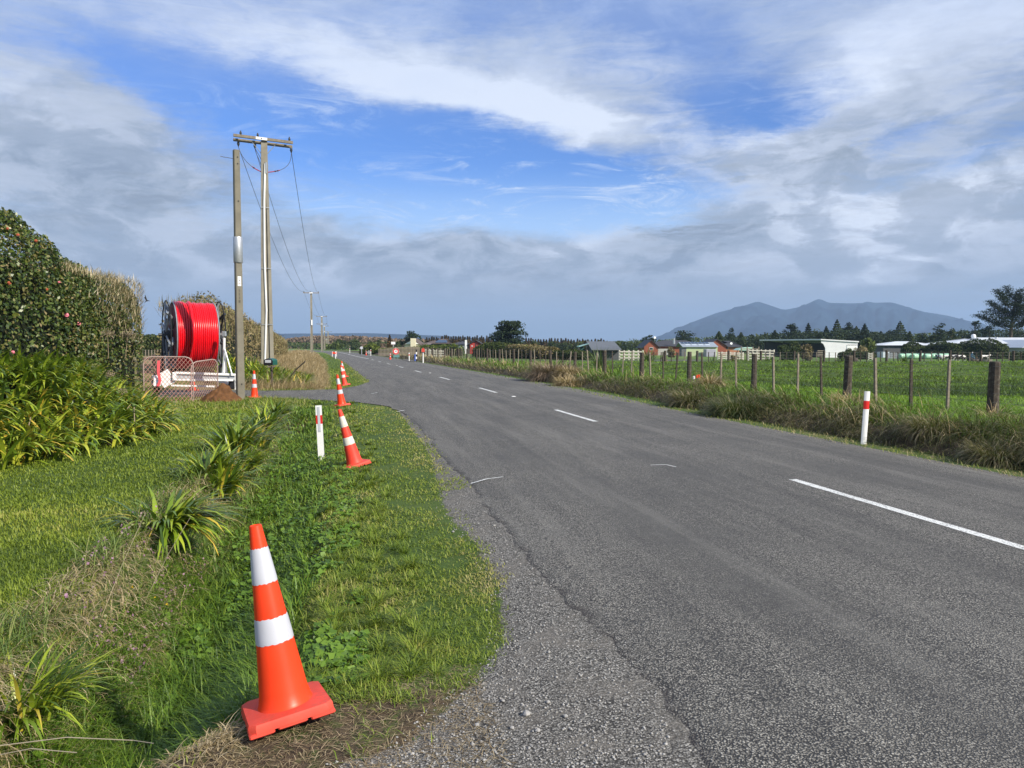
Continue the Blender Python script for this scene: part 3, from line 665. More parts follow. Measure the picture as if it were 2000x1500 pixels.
# ditch
x, y, r, rg = fan(300000, 3.2, 24, -45, 0, 14); dl, dr = rel(x, y)
k = (dl > 1.75+.25*(fbm(x*1.5, y*1.5)-.5)) & (dl < 3.0) & (y > 3.95) & (y < 21.5) & (np.hypot(x+.33, y-3.5) > .40) & (rg.random(len(x)) < .25+sst(fbm(x*1.8, y*1.8+4), .3, .55)); x, y, r, dl = x[k], y[k], r[k], dl[k]; n = len(x)
L = (.10+.20*rg.random(n))*(.6+.6*sst(9-y, 0, 5))
stuff(blade_mesh('ditch_grass', pos(x, y), rg.random(n)*6.3, R(40)+R(50)*rg.random(n), L, .0065*np.maximum(1, r/5), .5+1.5*rg.random(n), 3, None, LUSH, seed=4), 'long dark green grass filling the ditch')
# dry grass along the ditch crest and its near bank
x, y, r, rg = fan(150000, 2.7, 26, -50, -4, 15); dl, dr = rel(x, y); pat = fbm(x*1.3+2, y*1.3, 3)
k = (((np.abs(dl-3.12) < .30) & (y > 3.0) & (y < 21)) | ((y > 2.95) & (y < 3.85) & (dl > 1.9) & (dl < 3.6))) & (rg.random(len(x)) < .15+1.3*sst(pat, .36, .6)); x, y, r = x[k], y[k], r[k]; n = len(x)
yw = np.where(rg.random(n) < .7, -.3+rg.normal(size=n)*.9, rg.random(n)*6.3)
stuff(blade_mesh('dry_grass', pos(x, y), yw, R(15)+R(60)*rg.random(n), (.07+.19*rg.random(n))*np.where(y < 3.9, .55, 1), .0042*np.maximum(1, r/4.5), .8+1.9*rg.random(n), 3, None, DRY, seed=5), 'pale dead grass hanging over the ditch edge')
# flattened straw and litter at the drive edge
x, y, r, rg = fan(30000, 2.2, 5.5, -42, 2, 16); dl, dr = rel(x, y); k = (dl > .75) & (dl < 3.2) & (y < 4.1) & (y > 2.2) & (rg.random(len(x)) < .75*sst(y, 2.5, 3.3)); x, y = x[k], y[k]; n = len(x)
P = pos(x, y); P[:, 2] += .012*rg.random(n)
stuff(blade_mesh('straw_litter', P, rg.random(n)*6.3, R(2)+R(14)*rg.random(n), .025+.06*rg.random(n), .0028, .1+.5*rg.random(n), 2, rg.random(n), leafmat('brown_litter', [(.09, .065, .035), (.19, .14, .075), (.31, .235, .13), (.46, .37, .22)], .8, .05, .2, 2), seed=6), 'flattened straw and litter on the drive edge')
# low lilac weeds and broad leaves
x, y, r, rg = fan(52000, 3.2, 14, -36, 4, 17); dl, dr = rel(x, y); pat = fbm(x*2.2+7, y*2.2, 3)
k = (dl > .7) & (dl < 2.95) & (y > 4.0) & (pat > .48) & (dl > 1.3); x, y = x[k], y[k]; n = len(x); P = pos(x, y); P[:, 2] += .03+.12*rg.random(n)*sst((road_c(y)-w_left(y))-x, 1.2, 2.4)
V, q = leaf_mesh_data(P, np.tile([0.2, -.2, 1.0], (n, 1)), (.022+.055*rg.random(n)**2), 18, .9, .45)
stuff(link('broadleaf_weeds', np_mesh('broadleaf_weeds', V, q, rnd=rg.random(n)), BROAD), 'broad-leaved green weeds among the ditch grass')
LIL = leafmat('lilac_flower', [(0.20, 0.10, 0.16), (0.36, 0.20, 0.30), (0.22, 0.25, 0.08)], 0.7, .1, .1, 2)
x, y, r, rg = fan(60000, 4.5, 11, -33, -12, 19); dl, dr = rel(x, y); k = (dl > 2.75) & (dl < 3.25) & (y > 5.2) & (y < 8.2) & (fbm(x*2, y*2+3) > .47); x, y = x[k][:600], y[k][:600]; n = len(x)
P = pos(x, y); P[:, 2] += .10+.13*rg.random(n)
V, q = leaf_mesh_data(P, np.tile([0, -.3, .6], (n, 1)), .012+.016*rg.random(n), 20, .8, 1.0)
stuff(link('lilac_wildflowers', np_mesh('lilac_wildflowers', V, q, rnd=rg.random(n)), LIL), 'haze of small lilac flowers on the ditch crest')

# ---- right-hand bank: long hanging tussock grass
x, y, r, rg = fan(260000, 8.5, 120, -16, 46, 21); dl, dr = rel(x, y); pat = fbm(x*.9, y*.9+5, 3)
top = .95+.55*pat
k = (dr > .72) & (dr < 2.3) & (y > 4) & (rg.random(len(x)) < .35+1.2*sst(pat, .3, .55)) & ((dr < 1.9) | (pat > .5))
x, y, r, pat, dr = x[k], y[k], r[k], pat[k], dr[k]; n = len(x)
yw = np.pi + rg.normal(size=n)*.75
L = (.28+.48*rg.random(n)*(.5+pat))*np.where(dr < 1.0, .7, 1)*np.interp(r, [8, 30, 60, 120], [1, 1, 1.1, 1.2])
rn = np.clip(rg.random(n)*.8+.45*(fbm(x*.7, y*.7, 3)-.4)+.15*sst(r, 25, 70), 0, 1)
stuff(blade_mesh('bank_tussock', pos(x, y), yw, R(35)+R(50)*rg.random(n), L, .0075*np.maximum(1, r/11), 1.3+1.5*rg.random(n), 4, rn, TUSS, seed=7), 'long brown tussock grass hanging over the bank')
# straw-coloured seeding tops
x, y, r, rg = fan(60000, 8.5, 120, -16, 46, 22); dl, dr = rel(x, y); pat = fbm(x*.55+8, y*.55, 3)
k = (dr > 1.1) & (dr < 2.9) & (rg.random(len(x)) < .04+1.5*sst(pat+.25*sst(r, 35, 60), .52, .75)); x, y, r = x[k], y[k], r[k]; n = len(x)
stuff(blade_mesh('bank_straw', pos(x, y), np.pi+rg.normal(size=n)*1.2, R(45)+R(45)*rg.random(n), .35+.45*rg.random(n), .006*np.maximum(1, r/10), .6+1.6*rg.random(n), 4, None, STRAW, seed=8), 'straw-pale dead grass along the bank top')
# green grass on the bank shoulder and the paddock
x, y, r, rg = fan(330000, 9, 75, -12, 48, 23); dl, dr = rel(x, y)
pat = fbm(x*.8, y*.8, 4)
k = (dr > 1.3) & (rg.random(len(x)) < .5+pat*.6); x, y, r, dr, pat = x[k], y[k], r[k], dr[k], pat[k]; n = len(x)
L = np.where(dr < 5.5, .14+.22*rg.random(n), .05+.10*rg.random(n)*pat*1.6)*np.maximum(1, r/25)**.35
rn = np.clip(rg.random(n)*.6+.6*(pat-.3)-.25*(dr < 5), 0, 1)
stuff(blade_mesh('paddock_grass', pos(x, y), rg.random(n)*6.3, R(35)+R(50)*rg.random(n), L, .007*np.maximum(1, r/9), .5+1.3*rg.random(n), 2, rn, PADD, seed=9), 'bright green pasture beyond the fence')
# short strip between seal and bank
x, y, r, rg = fan(90000, 8, 110, -14, 46, 24); dl, dr = rel(x, y); k = (dr > .0+.12*(fbm(x*2, y*2)-.3)) & (dr < .85); x, y, r = x[k], y[k], r[k]; n = len(x)
rn = np.clip(rg.random(n)*.5+.7*(fbm(x*.6, y*.6)-.3)+.5*(1-sst(y, 12, 26)), 0, 1)
stuff(blade_mesh('edge_grass', pos(x, y), rg.random(n)*6.3, R(25)+R(60)*rg.random(n), .04+.07*rg.random(n), .006*np.maximum(1, r/9), .4+rg.random(n), 2, rn, VERGE, seed=10), 'yellowing short grass strip beside the right edge')
# straw bank left of the road beyond the drive
x, y, r, rg = fan(240000, 29, 190, -34, 2, 25); dl, dr = rel(x, y); pat = fbm(x*.8, y*.8, 3)
k = (dl > 1.75+.3*pat) & (dl < 6.5) & ~in_drive(x, y, .6) & (y > 30.5); x, y, r, dl = x[k], y[k], r[k], dl[k]; n = len(x)
L = (.22+.5*rg.random(n))*np.interp(dl, [1.7, 3.0], [.45, 1.15])
stuff(blade_mesh('straw_bank', pos(x, y), rg.normal(size=n)*1.0, R(40)+R(50)*rg.random(n), L, .010*np.maximum(1, r/26), .5+1.2*rg.random(n), 3, np.clip(rg.random(n)*.8+.4*(fbm(x*.3, y*.3)-.3), 0, 1), STRAW, seed=11), 'tall bleached grass left of the road beyond the drive')
# grass island between drive and hedge on the left, around the bushes
x, y, r, rg = fan(60000, 22, 44, -36, -8, 26); dl, dr = rel(x, y); k = (dl > 2.4) & ~in_drive(x, y, .05) & (y > 22) & ((y < 31) | (x < -7)); x, y, r = x[k], y[k], r[k]; n = len(x)
stuff(blade_mesh('roadside_grass', pos(x, y), rg.random(n)*6.3, R(35)+R(50)*rg.random(n), .08+.12*rg.random(n), .012, .4+rg.random(n), 2, None, VERGE, seed=12), 'rough green grass around the drive')

# loose stones on the shoulder
def rocks(n, seed):
    x, y, r, rg = fan(n, 2.0, 9, -36, 12, seed); dl, dr = rel(x, y); k = (dl < gedge(y)+.1) & (dl > -.35) & ~((y > 9)); x, y, r, dl = x[k], y[k], r[k], dl[k]; n = len(x)
    s = (.003+.006*rg.random(n)**3)*np.where(rg.random(n) < .004, 2.2, 1); s = np.where((dl < 0), s*.6, s)
    base = np.array([[1, 0, 0], [-1, 0, 0], [0, 1, 0], [0, -1, 0], [0, 0, 1], [0, 0, -1]], float)
    V = base[None]*(.55+.7*rg.random((n, 6, 1)))*s[:, None, None]*np.array([1.2, 1.2, .75])
    an = rg.random(n)*6.3; c, d = np.cos(an), np.sin(an); Vx = V[:, :, 0]*c[:, None]-V[:, :, 1]*d[:, None]; Vy = V[:, :, 0]*d[:, None]+V[:, :, 1]*c[:, None]
    z = np.where(dl < 0, .02, terrain(x, y))
    V = np.stack([Vx+x[:, None], Vy+y[:, None], V[:, :, 2]+(z+s*.3)[:, None]], -1)
    f = np.array([[0, 2, 4], [2, 1, 4], [1, 3, 4], [3, 0, 4], [2, 0, 5], [1, 2, 5], [3, 1, 5], [0, 3, 5]])
    q = (f[None]+(np.arange(n)*6)[:, None, None]).reshape(-1, 3)
    return np_mesh('loose_gravel', V.reshape(-1, 3), q)
stuff(link('loose_gravel', rocks(24000, 31), M['stone']), 'loose grey stone chips on the gravel shoulder')
for k, (px, py, s) in enumerate(((1028, 1398, .020), (1050, 1430, .014), (1000, 1425, .011), (885, 1040, .014), (1105, 1402, .012), (932, 1418, .012), (1072, 1275, .010))):
    x, y, z = hit(px, py); rr = random.Random(k); mb = MB(); pr = [(0.15, -.6)]+[(.95*math.cos(a), math.sin(a)*.7) for a in (-.5, 0, .5)]+[(.3, .68)]
    mb.lathe([(a*s, b*s) for a, b in pr], 7); mb.v = [tuple(c*rr.uniform(.75, 1.2) for c in v) for v in mb.v]
    o = mb.build('pebble', M['stone'], loc=(x, y, z+s*.5)); o.rotation_euler[2] = k
    tag(o, ['largest pale pebble on the gravel in the foreground', 'angular pale pebble just below the largest one', 'small pebble left of the largest pale one', 'white pebble at the grass edge far up the shoulder', 'small pebble on the seal edge right of the largest', 'grey pebble between the cone and the largest pebble', 'small pebble where the seal starts to break up'][k], 'pebble', 'pebbles on the gravel shoulder')

# ------------------------------------------------------------------ strap-leaved plants
def strap(name, n, L, Wd, rad, seed, mat, parent=None, e0=(55, 88), droop=(.8, 2.0), rmin=0.0, dead=.06, aim=None, amt=0, seg=5):
    rg = np.random.default_rng(seed); yw = rg.random(n)*6.283
    if aim is not None: yw = np.where(rg.random(n) < amt, aim+rg.normal(size=n)*.6, yw)
    rr = rad*np.sqrt(rg.random(n)); P = np.stack([rr*np.cos(yw), rr*np.sin(yw), np.zeros(n)-.02], -1)
    rn = rg.random(n)*.72; rn = np.where(rg.random(n) < dead, .85+.15*rg.random(n), rn)
    return blade_mesh(name, P, yw+rg.normal(size=n)*.35, R(e0[0])+R(e0[1]-e0[0])*rg.random(n), L*(.65+.5*rg.random(n)), Wd*(.7+.5*rg.random(n)), droop[0]+(droop[1]-droop[0])*rg.random(n), seg, rn, mat, parent, seed)
def plant(name, label, cat, loc, n, L, Wd, rad, seed, mat=None, group=None, **kw):
    o = strap(name, n, L, Wd, rad, seed, mat or AG, **kw); o.location = loc
    return tag(o, label, cat, group)
# clumps by the ditch
plant('agapanthus_plant', 'bright agapanthus clump with yellow leaf tips arching into the ditch', 'plant', (lambda h: (h[0], h[1], h[2]+.03))(hit(318, 1040)), 200, .62, .042, .22, 41, aim=-.35, amt=.75, dead=.10, droop=(1.0, 2.1), e0=(35, 85))
plant('agapanthus_plant', 'agapanthus clump in the bottom left corner beside the ditch', 'plant', hit(30, 1400), 170, .42, .020, .18, 42, aim=-.2, amt=.35, dead=.05)
for k, (px, py, n, L) in enumerate(((420, 965, 130, .62), (462, 925, 140, .70), (455, 880, 140, .72), (500, 868, 130, .70), (515, 835, 110, .62))):
    plant('agapanthus_plant', ['agapanthus tuft with straw at its foot, nearest of the ditch row', 'drooping agapanthus clump second in the ditch row', 'agapanthus clump midway up the ditch row, leaning left', 'agapanthus clump fourth up the ditch row', 'smallest agapanthus clump at the far end of the ditch row'][k], 'plant', hit(px, py), n, L, .044, .24, 50+k, group='agapanthus clumps along the ditch', aim=-.3, amt=.3)
# big bed under the hedge
def seed_head(parent, p, q, r, seed):
    mb = MB(); rr = random.Random(seed); mid = [p[i]+(q[i]-p[i])*.5 for i in range(3)]; mid[2] += .05
    mb.tube([p, mid, q], .008, 5)
    for k in range(46):
        d = Vector((rr.gauss(0, 1), rr.gauss(0, 1), rr.gauss(0, .8)+.2)).normalized()*r*rr.uniform(.7, 1.1)
        e = Vector(q)+d; mb.tube([q, e], .0022, 3, False); mb.box(e, (.010, .010, .016), rz(rr.random()*3))
    return mb.build('seed_head', SEED, parent, fix=False)
SEED = simple('dried_seed_head', (0.30, 0.235, 0.16), 0.85, .35, 30)
bed = thing('agapanthus_bed', 'huge bank of glossy agapanthus under the clipped hedge, with dried seed heads', 'plant', (-5.4, 14.2, 0))
bx, by = -5.4, 14.2
rg = np.random.default_rng(60); P = []; YW = []
def bedtop(x, y):      # crown of the mass: rises toward the hedge
    front = np.interp(y, [8, 11, 13, 15, 17, 19], [-5.3, -4.7, -4.05, -3.55, -3.7, -4.6]); return np.clip((front-x)/1.9, 0, 1)
nb = 4600; x = rg.uniform(-8.0, -3.5, nb*3); y = rg.uniform(9.2, 20.5, nb*3); t = bedtop(x, y)
k = (t > .02) & (x > -7.2+.05*(y-12)) & ((y > 11.2) | (x < -5.6)) ; x, y, t = x[k][:nb], y[k][:nb], t[k][:nb]; n = len(x)
cx, cy = np.round(x/.38)*.38, np.round(y/.38)*.38; x = cx+(x-cx)*.45; y = cy+(y-cy)*.45
P = np.stack([x-bx, y-by, np.interp(t, [0, .5, 1], [0, .38, 1.05])*(.8+.35*fbm(x, y))], -1)
yw = np.where(rg.random(n) < .62, -.75+rg.normal(size=n)*.6, rg.random(n)*6.283)
rn = np.clip(rg.random(n)*.85-.1*t, 0, .8); rn = np.where(rg.random(n) < .09*(1.4-t), .88+.12*rg.random(n), rn)
blade_mesh('foliage', P, yw, R(45)+R(43)*rg.random(n), .58+.30*rg.random(n), .044+.026*rg.random(n), 1.0+1.3*rg.random(n), 6, rn, AG, bed, 61)
# dark heart of the bed
rgc = np.random.default_rng(62); n = 1500; kk = rgc.integers(0, len(P), n); Pc = P[kk].copy(); Pc[:, 2] *= rgc.random(n)*.9
blade_mesh('dead_leaves', Pc-np.array([.25, 0, 0]), rgc.random(n)*6.3, R(-10)+R(60)*rgc.random(n), .3+.25*rgc.random(n), .03, .8+rgc.random(n), 3, None, leafmat('dead_strap', [(.05, .035, .015), (.16, .10, .04), (.40, .24, .06)], .7, .1, .1), bed, 63)
for k, (px, py, qx, qy, d, r) in enumerate(((60, 815, 48, 880, 11.6, .10), (140, 850, 135, 882, 12.4, .09), (190, 800, 185, 838, 13.5, .07), (262, 795, 264, 868, 13.6, .07), (255, 790, 230, 832, 14.4, .08), (300, 800, 305, 825, 15.5, .08), (325, 835, 337, 848, 15.8, .09), (205, 755, 185, 752, 15.5, .12), (210, 730, 212, 732, 16, .11), (212, 700, 210, 652, 17, .16), (245, 700, 250, 655, 18, .18), (220, 840, 218, 870, 13, .06), (300, 745, 300, 722, 17.5, .05), (235, 765, 238, 765, 15.6, .1))):
    a = at(px, d, py); b = at(qx, d-.15, qy); seed_head(bed, (a[0]-bx, a[1]-by, a[2]), (b[0]-bx, b[1]-by, b[2]), r, 100+k)
# bed beyond the drive, behind the pole
bed2 = thing('agapanthus_bed', 'agapanthus bed behind the bare pole and round the letterbox', 'plant', (-5.5, 32, 0)); bx, by = -5.5, 32
rg = np.random.default_rng(65); nb = 3600; px = rg.uniform(425, 603, nb); d = rg.uniform(31.5, 36.5, nb)
x = np.array([at(a, b, 675)[0] for a, b in zip(px, d)]); y = np.array([at(a, b, 675)[1] for a, b in zip(px, d)])
hgt = np.interp(px, [425, 460, 520, 560, 600], [1.45, 1.15, .95, .62, .30])*np.interp(d, [31.5, 34], [.25, 1]); hgt = hgt*(.6+.6*fbm(x, y))
cx, cy = np.round(x/.5)*.5, np.round(y/.5)*.5; x = cx+(x-cx)*.4; y = cy+(y-cy)*.4
P = np.stack([x-bx, y-by, terrain(x, y)+np.maximum(0, hgt-.35)*rg.random(nb)], -1)
blade_mesh('foliage', P, np.where(rg.random(nb) < .5, -1.3+rg.normal(size=nb)*.8, rg.random(nb)*6.3), R(50)+R(38)*rg.random(nb), .5+.3*rg.random(nb), .045+.02*rg.random(nb), .8+1.4*rg.random(nb), 5, np.where(rg.random(nb) < .07, .95, rg.random(nb)*.8), AG, bed2, 66)
mb = MB(); mb.tube([at(560, 33.4, 745) , at(578, 33.2, 722), at(596, 33.0, 706)], .03, 6)
stk = mb; mb.v = [(v[0]-bx, v[1]-by, v[2]) for v in mb.v]; mb.build('dry_flower_stalk', BARK, bed2)

# ------------------------------------------------------------------ hedges
def hedge(name, label, path, leaf, n, mat, seed, cat='hedge', lump=.25, group=None, power=3.0, spread=.9, core=True, aspect=.6, extra=None, lf=1.1):
    """path: (x, y, height, width) stations; foliage part of leaves over a dark woody core"""
    st = np.array(path, float); o0 = st[0]; root = thing(name, label, cat, (o0[0], o0[1], T(o0[0], o0[1])), 0, group)
    seg = np.hypot(np.diff(st[:, 0]), np.diff(st[:, 1])); s = np.concatenate([[0], np.cumsum(seg)]); tot = s[-1]
    def body(u, a, rs=1.0):
        """u along 0..1, a across the arch 0..pi"""
        q = u*tot; x = np.interp(q, s, st[:, 0]); y = np.interp(q, s, st[:, 1]); h = np.interp(q, s, st[:, 2]); w = np.interp(q, s, st[:, 3])
        e = np.clip(q/(w*.5), 0, 1); e2 = np.clip((tot-q)/(w*.5), 0, 1); endf = np.minimum(1-(1-e)**3, 1-(1-e2)**3)**.5
        tx = np.interp(q+.3, s, st[:, 0])-np.interp(q-.3, s, st[:, 0]); ty = np.interp(q+.3, s, st[:, 1])-np.interp(q-.3, s, st[:, 1]); ln = np.hypot(tx, ty)+1e-9; tx, ty = tx/ln, ty/ln
        ca_, sa2 = np.cos(a), np.sin(a); p = 2.0/power
        cw = np.sign(ca_)*np.abs(ca_)**p; ch = np.abs(sa2)**p
        lum = 1+lump*((fbm(q*lf/1.0+seed, a*2.2+seed, 3)-.5)*2)
        ww = w*.5*cw*endf*rs*lum; hh = h*ch*(.55+.45*endf)*rs*lum
        px, py = x+ty*ww, y-tx*ww
        nrm = np.stack([ty*cw, -tx*cw, ch], -1)
        return np.stack([px, py, hh], -1), nrm, (x, y)
    rg = np.random.default_rng(seed); u = rg.random(n); a = np.pi*rg.random(n)
    Pt, Nn, (xx, yy3) = body(u, a, .93+.09*rg.random(n)[:])
    zb = terrain(xx, yy3); Pt[:, 2] += zb
    if extra is not None: Pt = extra(Pt, rg)
    Pt = Pt-np.array([o0[0], o0[1], root.location[2]])
    V, q = leaf_mesh_data(Pt, Nn, leaf*(.6+.8*rg.random(n)), seed+1, aspect, spread)
    link('foliage', np_mesh('foliage', V, q, rnd=rg.random(n)), mat, root)
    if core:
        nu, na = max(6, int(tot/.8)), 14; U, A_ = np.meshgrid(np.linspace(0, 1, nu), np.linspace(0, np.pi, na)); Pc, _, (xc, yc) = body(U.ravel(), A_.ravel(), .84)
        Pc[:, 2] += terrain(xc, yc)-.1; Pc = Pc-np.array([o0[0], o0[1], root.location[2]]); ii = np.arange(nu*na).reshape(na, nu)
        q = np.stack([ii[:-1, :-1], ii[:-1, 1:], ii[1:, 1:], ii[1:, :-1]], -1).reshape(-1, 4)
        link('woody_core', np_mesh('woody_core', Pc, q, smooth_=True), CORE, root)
    return root
hg = hedge('camellia_hedge', 'tall clipped camellia hedge with glossy dark leaves and a few pink blooms', [(-9.6, 8, 5.7, 2.6), (-8.6, 13, 5.4, 2.6), (-8.25, 15.5, 5.1, 2.6), (-7.9, 18.0, 4.65, 2.6), (-7.75, 19.6, 4.1, 2.6), (-7.62, 22.9, 3.62, 2.5)], 0.088, 76000, SHRUB, 71, lump=.06, power=4.5, spread=.8)
hb = Vector(hg.location)
for k, (px, py, c, s) in enumerate(((130, 616, 0, .075), (153, 632, 0, .07), (154, 503, 0, .05), (115, 551, 0, .035), (25, 688, 0, .05), (165, 664, 0, .04), (35, 459, 1, .045), (15, 446, 1, .04), (70, 470, 1, .04), (18, 553, 1, .045), (92, 565, 1, .04))):
    u = px_dir(px, py); xs = -6.9; 
    # walk out to the front face of the hedge
    t = 12.0
    while t < 30:
        p = np.array([0, 0, EYE])+u*t
        c0 = np.interp(p[1], [8, 13, 15.5, 18.2, 20.8], [-9.6, -8.6, -8.25, -7.85, -7.75])+1.27
        if p[0] < c0: break
        t += .05
    if t >= 29.9: continue
    hh_ = np.interp(p[1], [8, 13, 15.5, 18.2, 20.8], [5.6, 5.35, 4.95, 4.2, 3.5])
    if p[2] > hh_*.97: continue
    p = p - u*.12
    V, q = leaf_mesh_data(np.tile(p-np.array(hb), (26, 1))+np.random.default_rng(k).normal(size=(26, 3))*s*.22, np.tile(-u, (26, 1)), s*.9, k, .9, .6)
    link('camellia_bloom', np_mesh('camellia_bloom', V, q), M['petal_old'] if c else M['petal'], hg)
hedge('clipped_hedge', 'freshly cut end of hedge with bare dry twigs beside the reel', [(-7.75, 19.4, 3.5, 2.4), (-7.55, 21.5, 3.62, 2.4), (-7.35, 24.2, 3.6, 2.45), (-7.30, 25.5, 3.55, 2.45)], .085, 26000, SHRUB, 72, lump=.05, power=5, spread=.9)
rg = np.random.default_rng(73); n = 9500; yy3 = rg.uniform(19.5, 24.4, n); top = rg.random(n) < .30
xf = np.interp(yy3, [19.4, 24.2], [-7.72, -7.35])
xx = np.where(top, xf+rg.uniform(-1.0, 1.1, n), xf+1.24+rg.uniform(-.05, .05, n)); zz = np.where(top, 3.5+rg.uniform(-.1, .05, n), rg.uniform(.6, 3.5, n))
keep = rg.random(n) < np.where(top, .9, np.clip((zz-1.3-.25*(24.4-yy3))/1.6, .02, 1)*sst(yy3, 20.0, 22.4)*.95); xx, yy3, zz, top = xx[keep], yy3[keep], zz[keep], top[keep]; n = len(xx)
o = blade_mesh('cut_twigs', np.stack([xx+7.7, yy3-19.4, zz], -1), -.2+rg.normal(size=n)*1.1, np.where(top, R(72), R(40))+rg.normal(size=n)*.35, .12+.20*rg.random(n), .009+.006*rg.random(n), rg.normal(size=n)*.3, 2, None, CUT, None, 74)
root = [q for q in bpy.data.objects if q.name.startswith('clipped_hedge')][0]; o.parent = root; o.location = (-7.7-root.location[0]+.05, 19.4-root.location[1], -root.location[2])
hedge('scrub_hedgerow', 'long untrimmed winter hedgerow running down the left roadside', [(-7.9, 39.5, 3.5, 2.8), (-8.1, 46, 3.7, 3.4), (-8.2, 56, 3.3, 3.4), (-8.6, 70, 2.7, 3.2), (-9.5, 90, 2.5, 3.2), (-11.5, 120, 2.4, 3.2), (-14.0, 150, 2.3, 3)], .17, 46000, SCRUB, 75, lump=.28, power=2.4, spread=1.2, aspect=.4, lf=.5,
      extra=lambda P, rg: P+np.stack([rg.normal(size=len(P))*.12, rg.normal(size=len(P))*.2, np.abs(rg.normal(size=len(P)))*.09], -1))
def twiggy(name, label, loc, h, n, seed, mat, group=None, spread=.5, leaf=.1, cat='shrub'):
    root = thing(name, label, cat, loc, 0, group); rr = random.Random(seed); mb = MB(); tips = []
    for k in range(n):
        a = rr.random()*6.28; ln = h*rr.uniform(.6, 1.05); dx = math.cos(a)*spread*rr.random()*h*.5; dy = math.sin(a)*spread*rr.random()*h*.5
        pts = [(dx*t**1.3+rr.gauss(0, .02), dy*t**1.3+rr.gauss(0, .02), ln*t) for t in (0, .35, .7, 1)]; mb.tube(pts, [.018, .013, .009, .004], 4, False); tips.append(pts)
    mb.build('stems', BARK, root, fix=False)
    rg = np.random.default_rng(seed); P = []
    for pts in tips:
        for j in range(26):
            t = rg.random(); i = min(2, int(t*3)); f = t*3-i; P.append([pts[i][c]+(pts[i+1][c]-pts[i][c])*f+rg.normal()*.06 for c in range(3)])
    P = np.array(P); V, q = leaf_mesh_data(P, rg.normal(size=P.shape), leaf*(.5+rg.random(len(P))), seed, .4, 1.0)
    link('leaves', np_mesh('leaves', V, q, rnd=rg.random(len(P))), mat, root); return root
# longer, darker-coloured blades in the hollow and on the face of the paddock rise
x, y, r, rg = fan(240000, 18, 62, -8, 48, 81); dl, dr = rel(x, y); w = x*math.sin(TH)+y*math.cos(TH)
k = (dr > 5.5) & (((np.abs(w-28) < 4.5) & (rg.random(len(x)) < sst(fbm(x*.25, w*.6, 3), .38, .6))) | ((w > 33) & (w < 52) & (fbm(x*.40+3, w*1.3, 4) > .51))); x, y, r, w = x[k], y[k], r[k], w[k]; n = len(x)
stuff(blade_mesh('dark_grass', pos(x, y), rg.random(n)*6.3, R(40)+R(45)*rg.random(n), (.12+.16*rg.random(n))*np.where(w > 33, .9, 1.2), .016*np.maximum(1, r/30), .6+1.4*rg.random(n), 2, np.clip(rg.random(n)*.7+(w > 33)*.2, 0, 1), leafmat('dark_blade', [(.022, .042, .010), (.042, .078, .014), (.095, .14, .02), (.16, .17, .045)], .5, .2, .2, .3), seed=82), 'longer, darker grass on the uneven paddock rise')
# thin twigs standing out of the winter hedgerow
rt = [q for q in bpy.data.objects if q.name.startswith('scrub_hedgerow')][0]; rg = np.random.default_rng(91); n = 9000
q_ = rg.random(n)**1.4; yy3 = 39.5+q_*100; xc = np.interp(yy3, [39.5, 46, 56, 70, 90, 120, 150], [-7.9, -8.1, -8.2, -8.6, -9.5, -11.5, -14]); hh_ = np.interp(yy3, [37.5, 46, 56, 70, 90, 150], [3.5, 3.6, 3.2, 2.6, 2.4, 2.2])
xx = xc+rg.uniform(-1.3, 1.9, n); zz = terrain(xx, yy3)+np.where(xx-xc > 1.0, rg.uniform(.4, .85, n), rg.uniform(.78, .98, n))*hh_
P = np.stack([xx, yy3, zz], -1)-np.array(rt.location)
blade_mesh('bare_twigs', P, rg.random(n)*6.3, R(50)+R(40)*rg.random(n), .15+.55*rg.random(n)**2.2, .022*np.maximum(1, yy3/50), rg.normal(size=n)*.4, 2, None, SCRUB, rt, 92)
# coarse grey-green grass along the ditch crest
x, y, r, rg = fan(60000, 3.2, 24, -48, -4, 93); dl, dr = rel(x, y); k = (np.abs(dl-3.0) < .42) & (y > 4.2) & (y < 21) & (fbm(x*1.1+4, y*1.1, 3) > .46); x, y, r = x[k], y[k], r[k]; n = len(x)
stuff(blade_mesh('crest_grass', pos(x, y), rg.random(n)*6.3, R(45)+R(45)*rg.random(n), .14+.26*rg.random(n), .005*np.maximum(1, r/6), .8+1.3*rg.random(n), 4, rg.random(n)*.9, leafmat('coarse_blade', [(.055, .095, .018), (.10, .16, .028), (.17, .235, .045), (.34, .31, .13)], .55, .2, .25, 1.5), seed=94), 'coarse grey-green grass tufts along the ditch crest')
# long pale bent stems in the foreground
mb = MB()
for k, pts in enumerate([[(-30, 1460), (130, 1440), (260, 1446), (300, 1452)], [(165, 1290), (240, 1100), (285, 1000)], [(280, 1180), (330, 1080), (372, 1010)], [(-20, 1478), (60, 1462), (150, 1470)]]):
    d0 = [3.4, 5.2, 6.0, 3.35][k]; mb.tube([at(a, d0-.1*j, b) for j, (a, b) in enumerate(pts)], [.0024, .002, .0016, .0013][:len(pts)], 4, False)
stuff(mb.build('dry_stems', simple('pale_stem', (.55, .46, .32), .7), fix=False), 'a few long pale dead stems across the foreground ditch')
x, y, r, rg = fan(130000, 24, 190, -30, 6, 95); dl, dr = rel(x, y); k = (dl > .0) & (dl < 2.1) & ~in_drive(x, y, .05) & (y > 26) & (y < 230); x, y, r, dl = x[k], y[k], r[k], dl[k]; n = len(x)
stuff(blade_mesh('far_verge_grass', pos(x, y), rg.random(n)*6.3, R(30)+R(55)*rg.random(n), .05+.09*rg.random(n), .013*np.maximum(1, r/30), .5+rg.random(n), 2, np.clip(rg.random(n)*.5+.35*np.exp(-((dl-.2)/.3)**2)+.1, 0, 1), VERGE, seed=96), 'mown grass verge running on beyond the side drive')
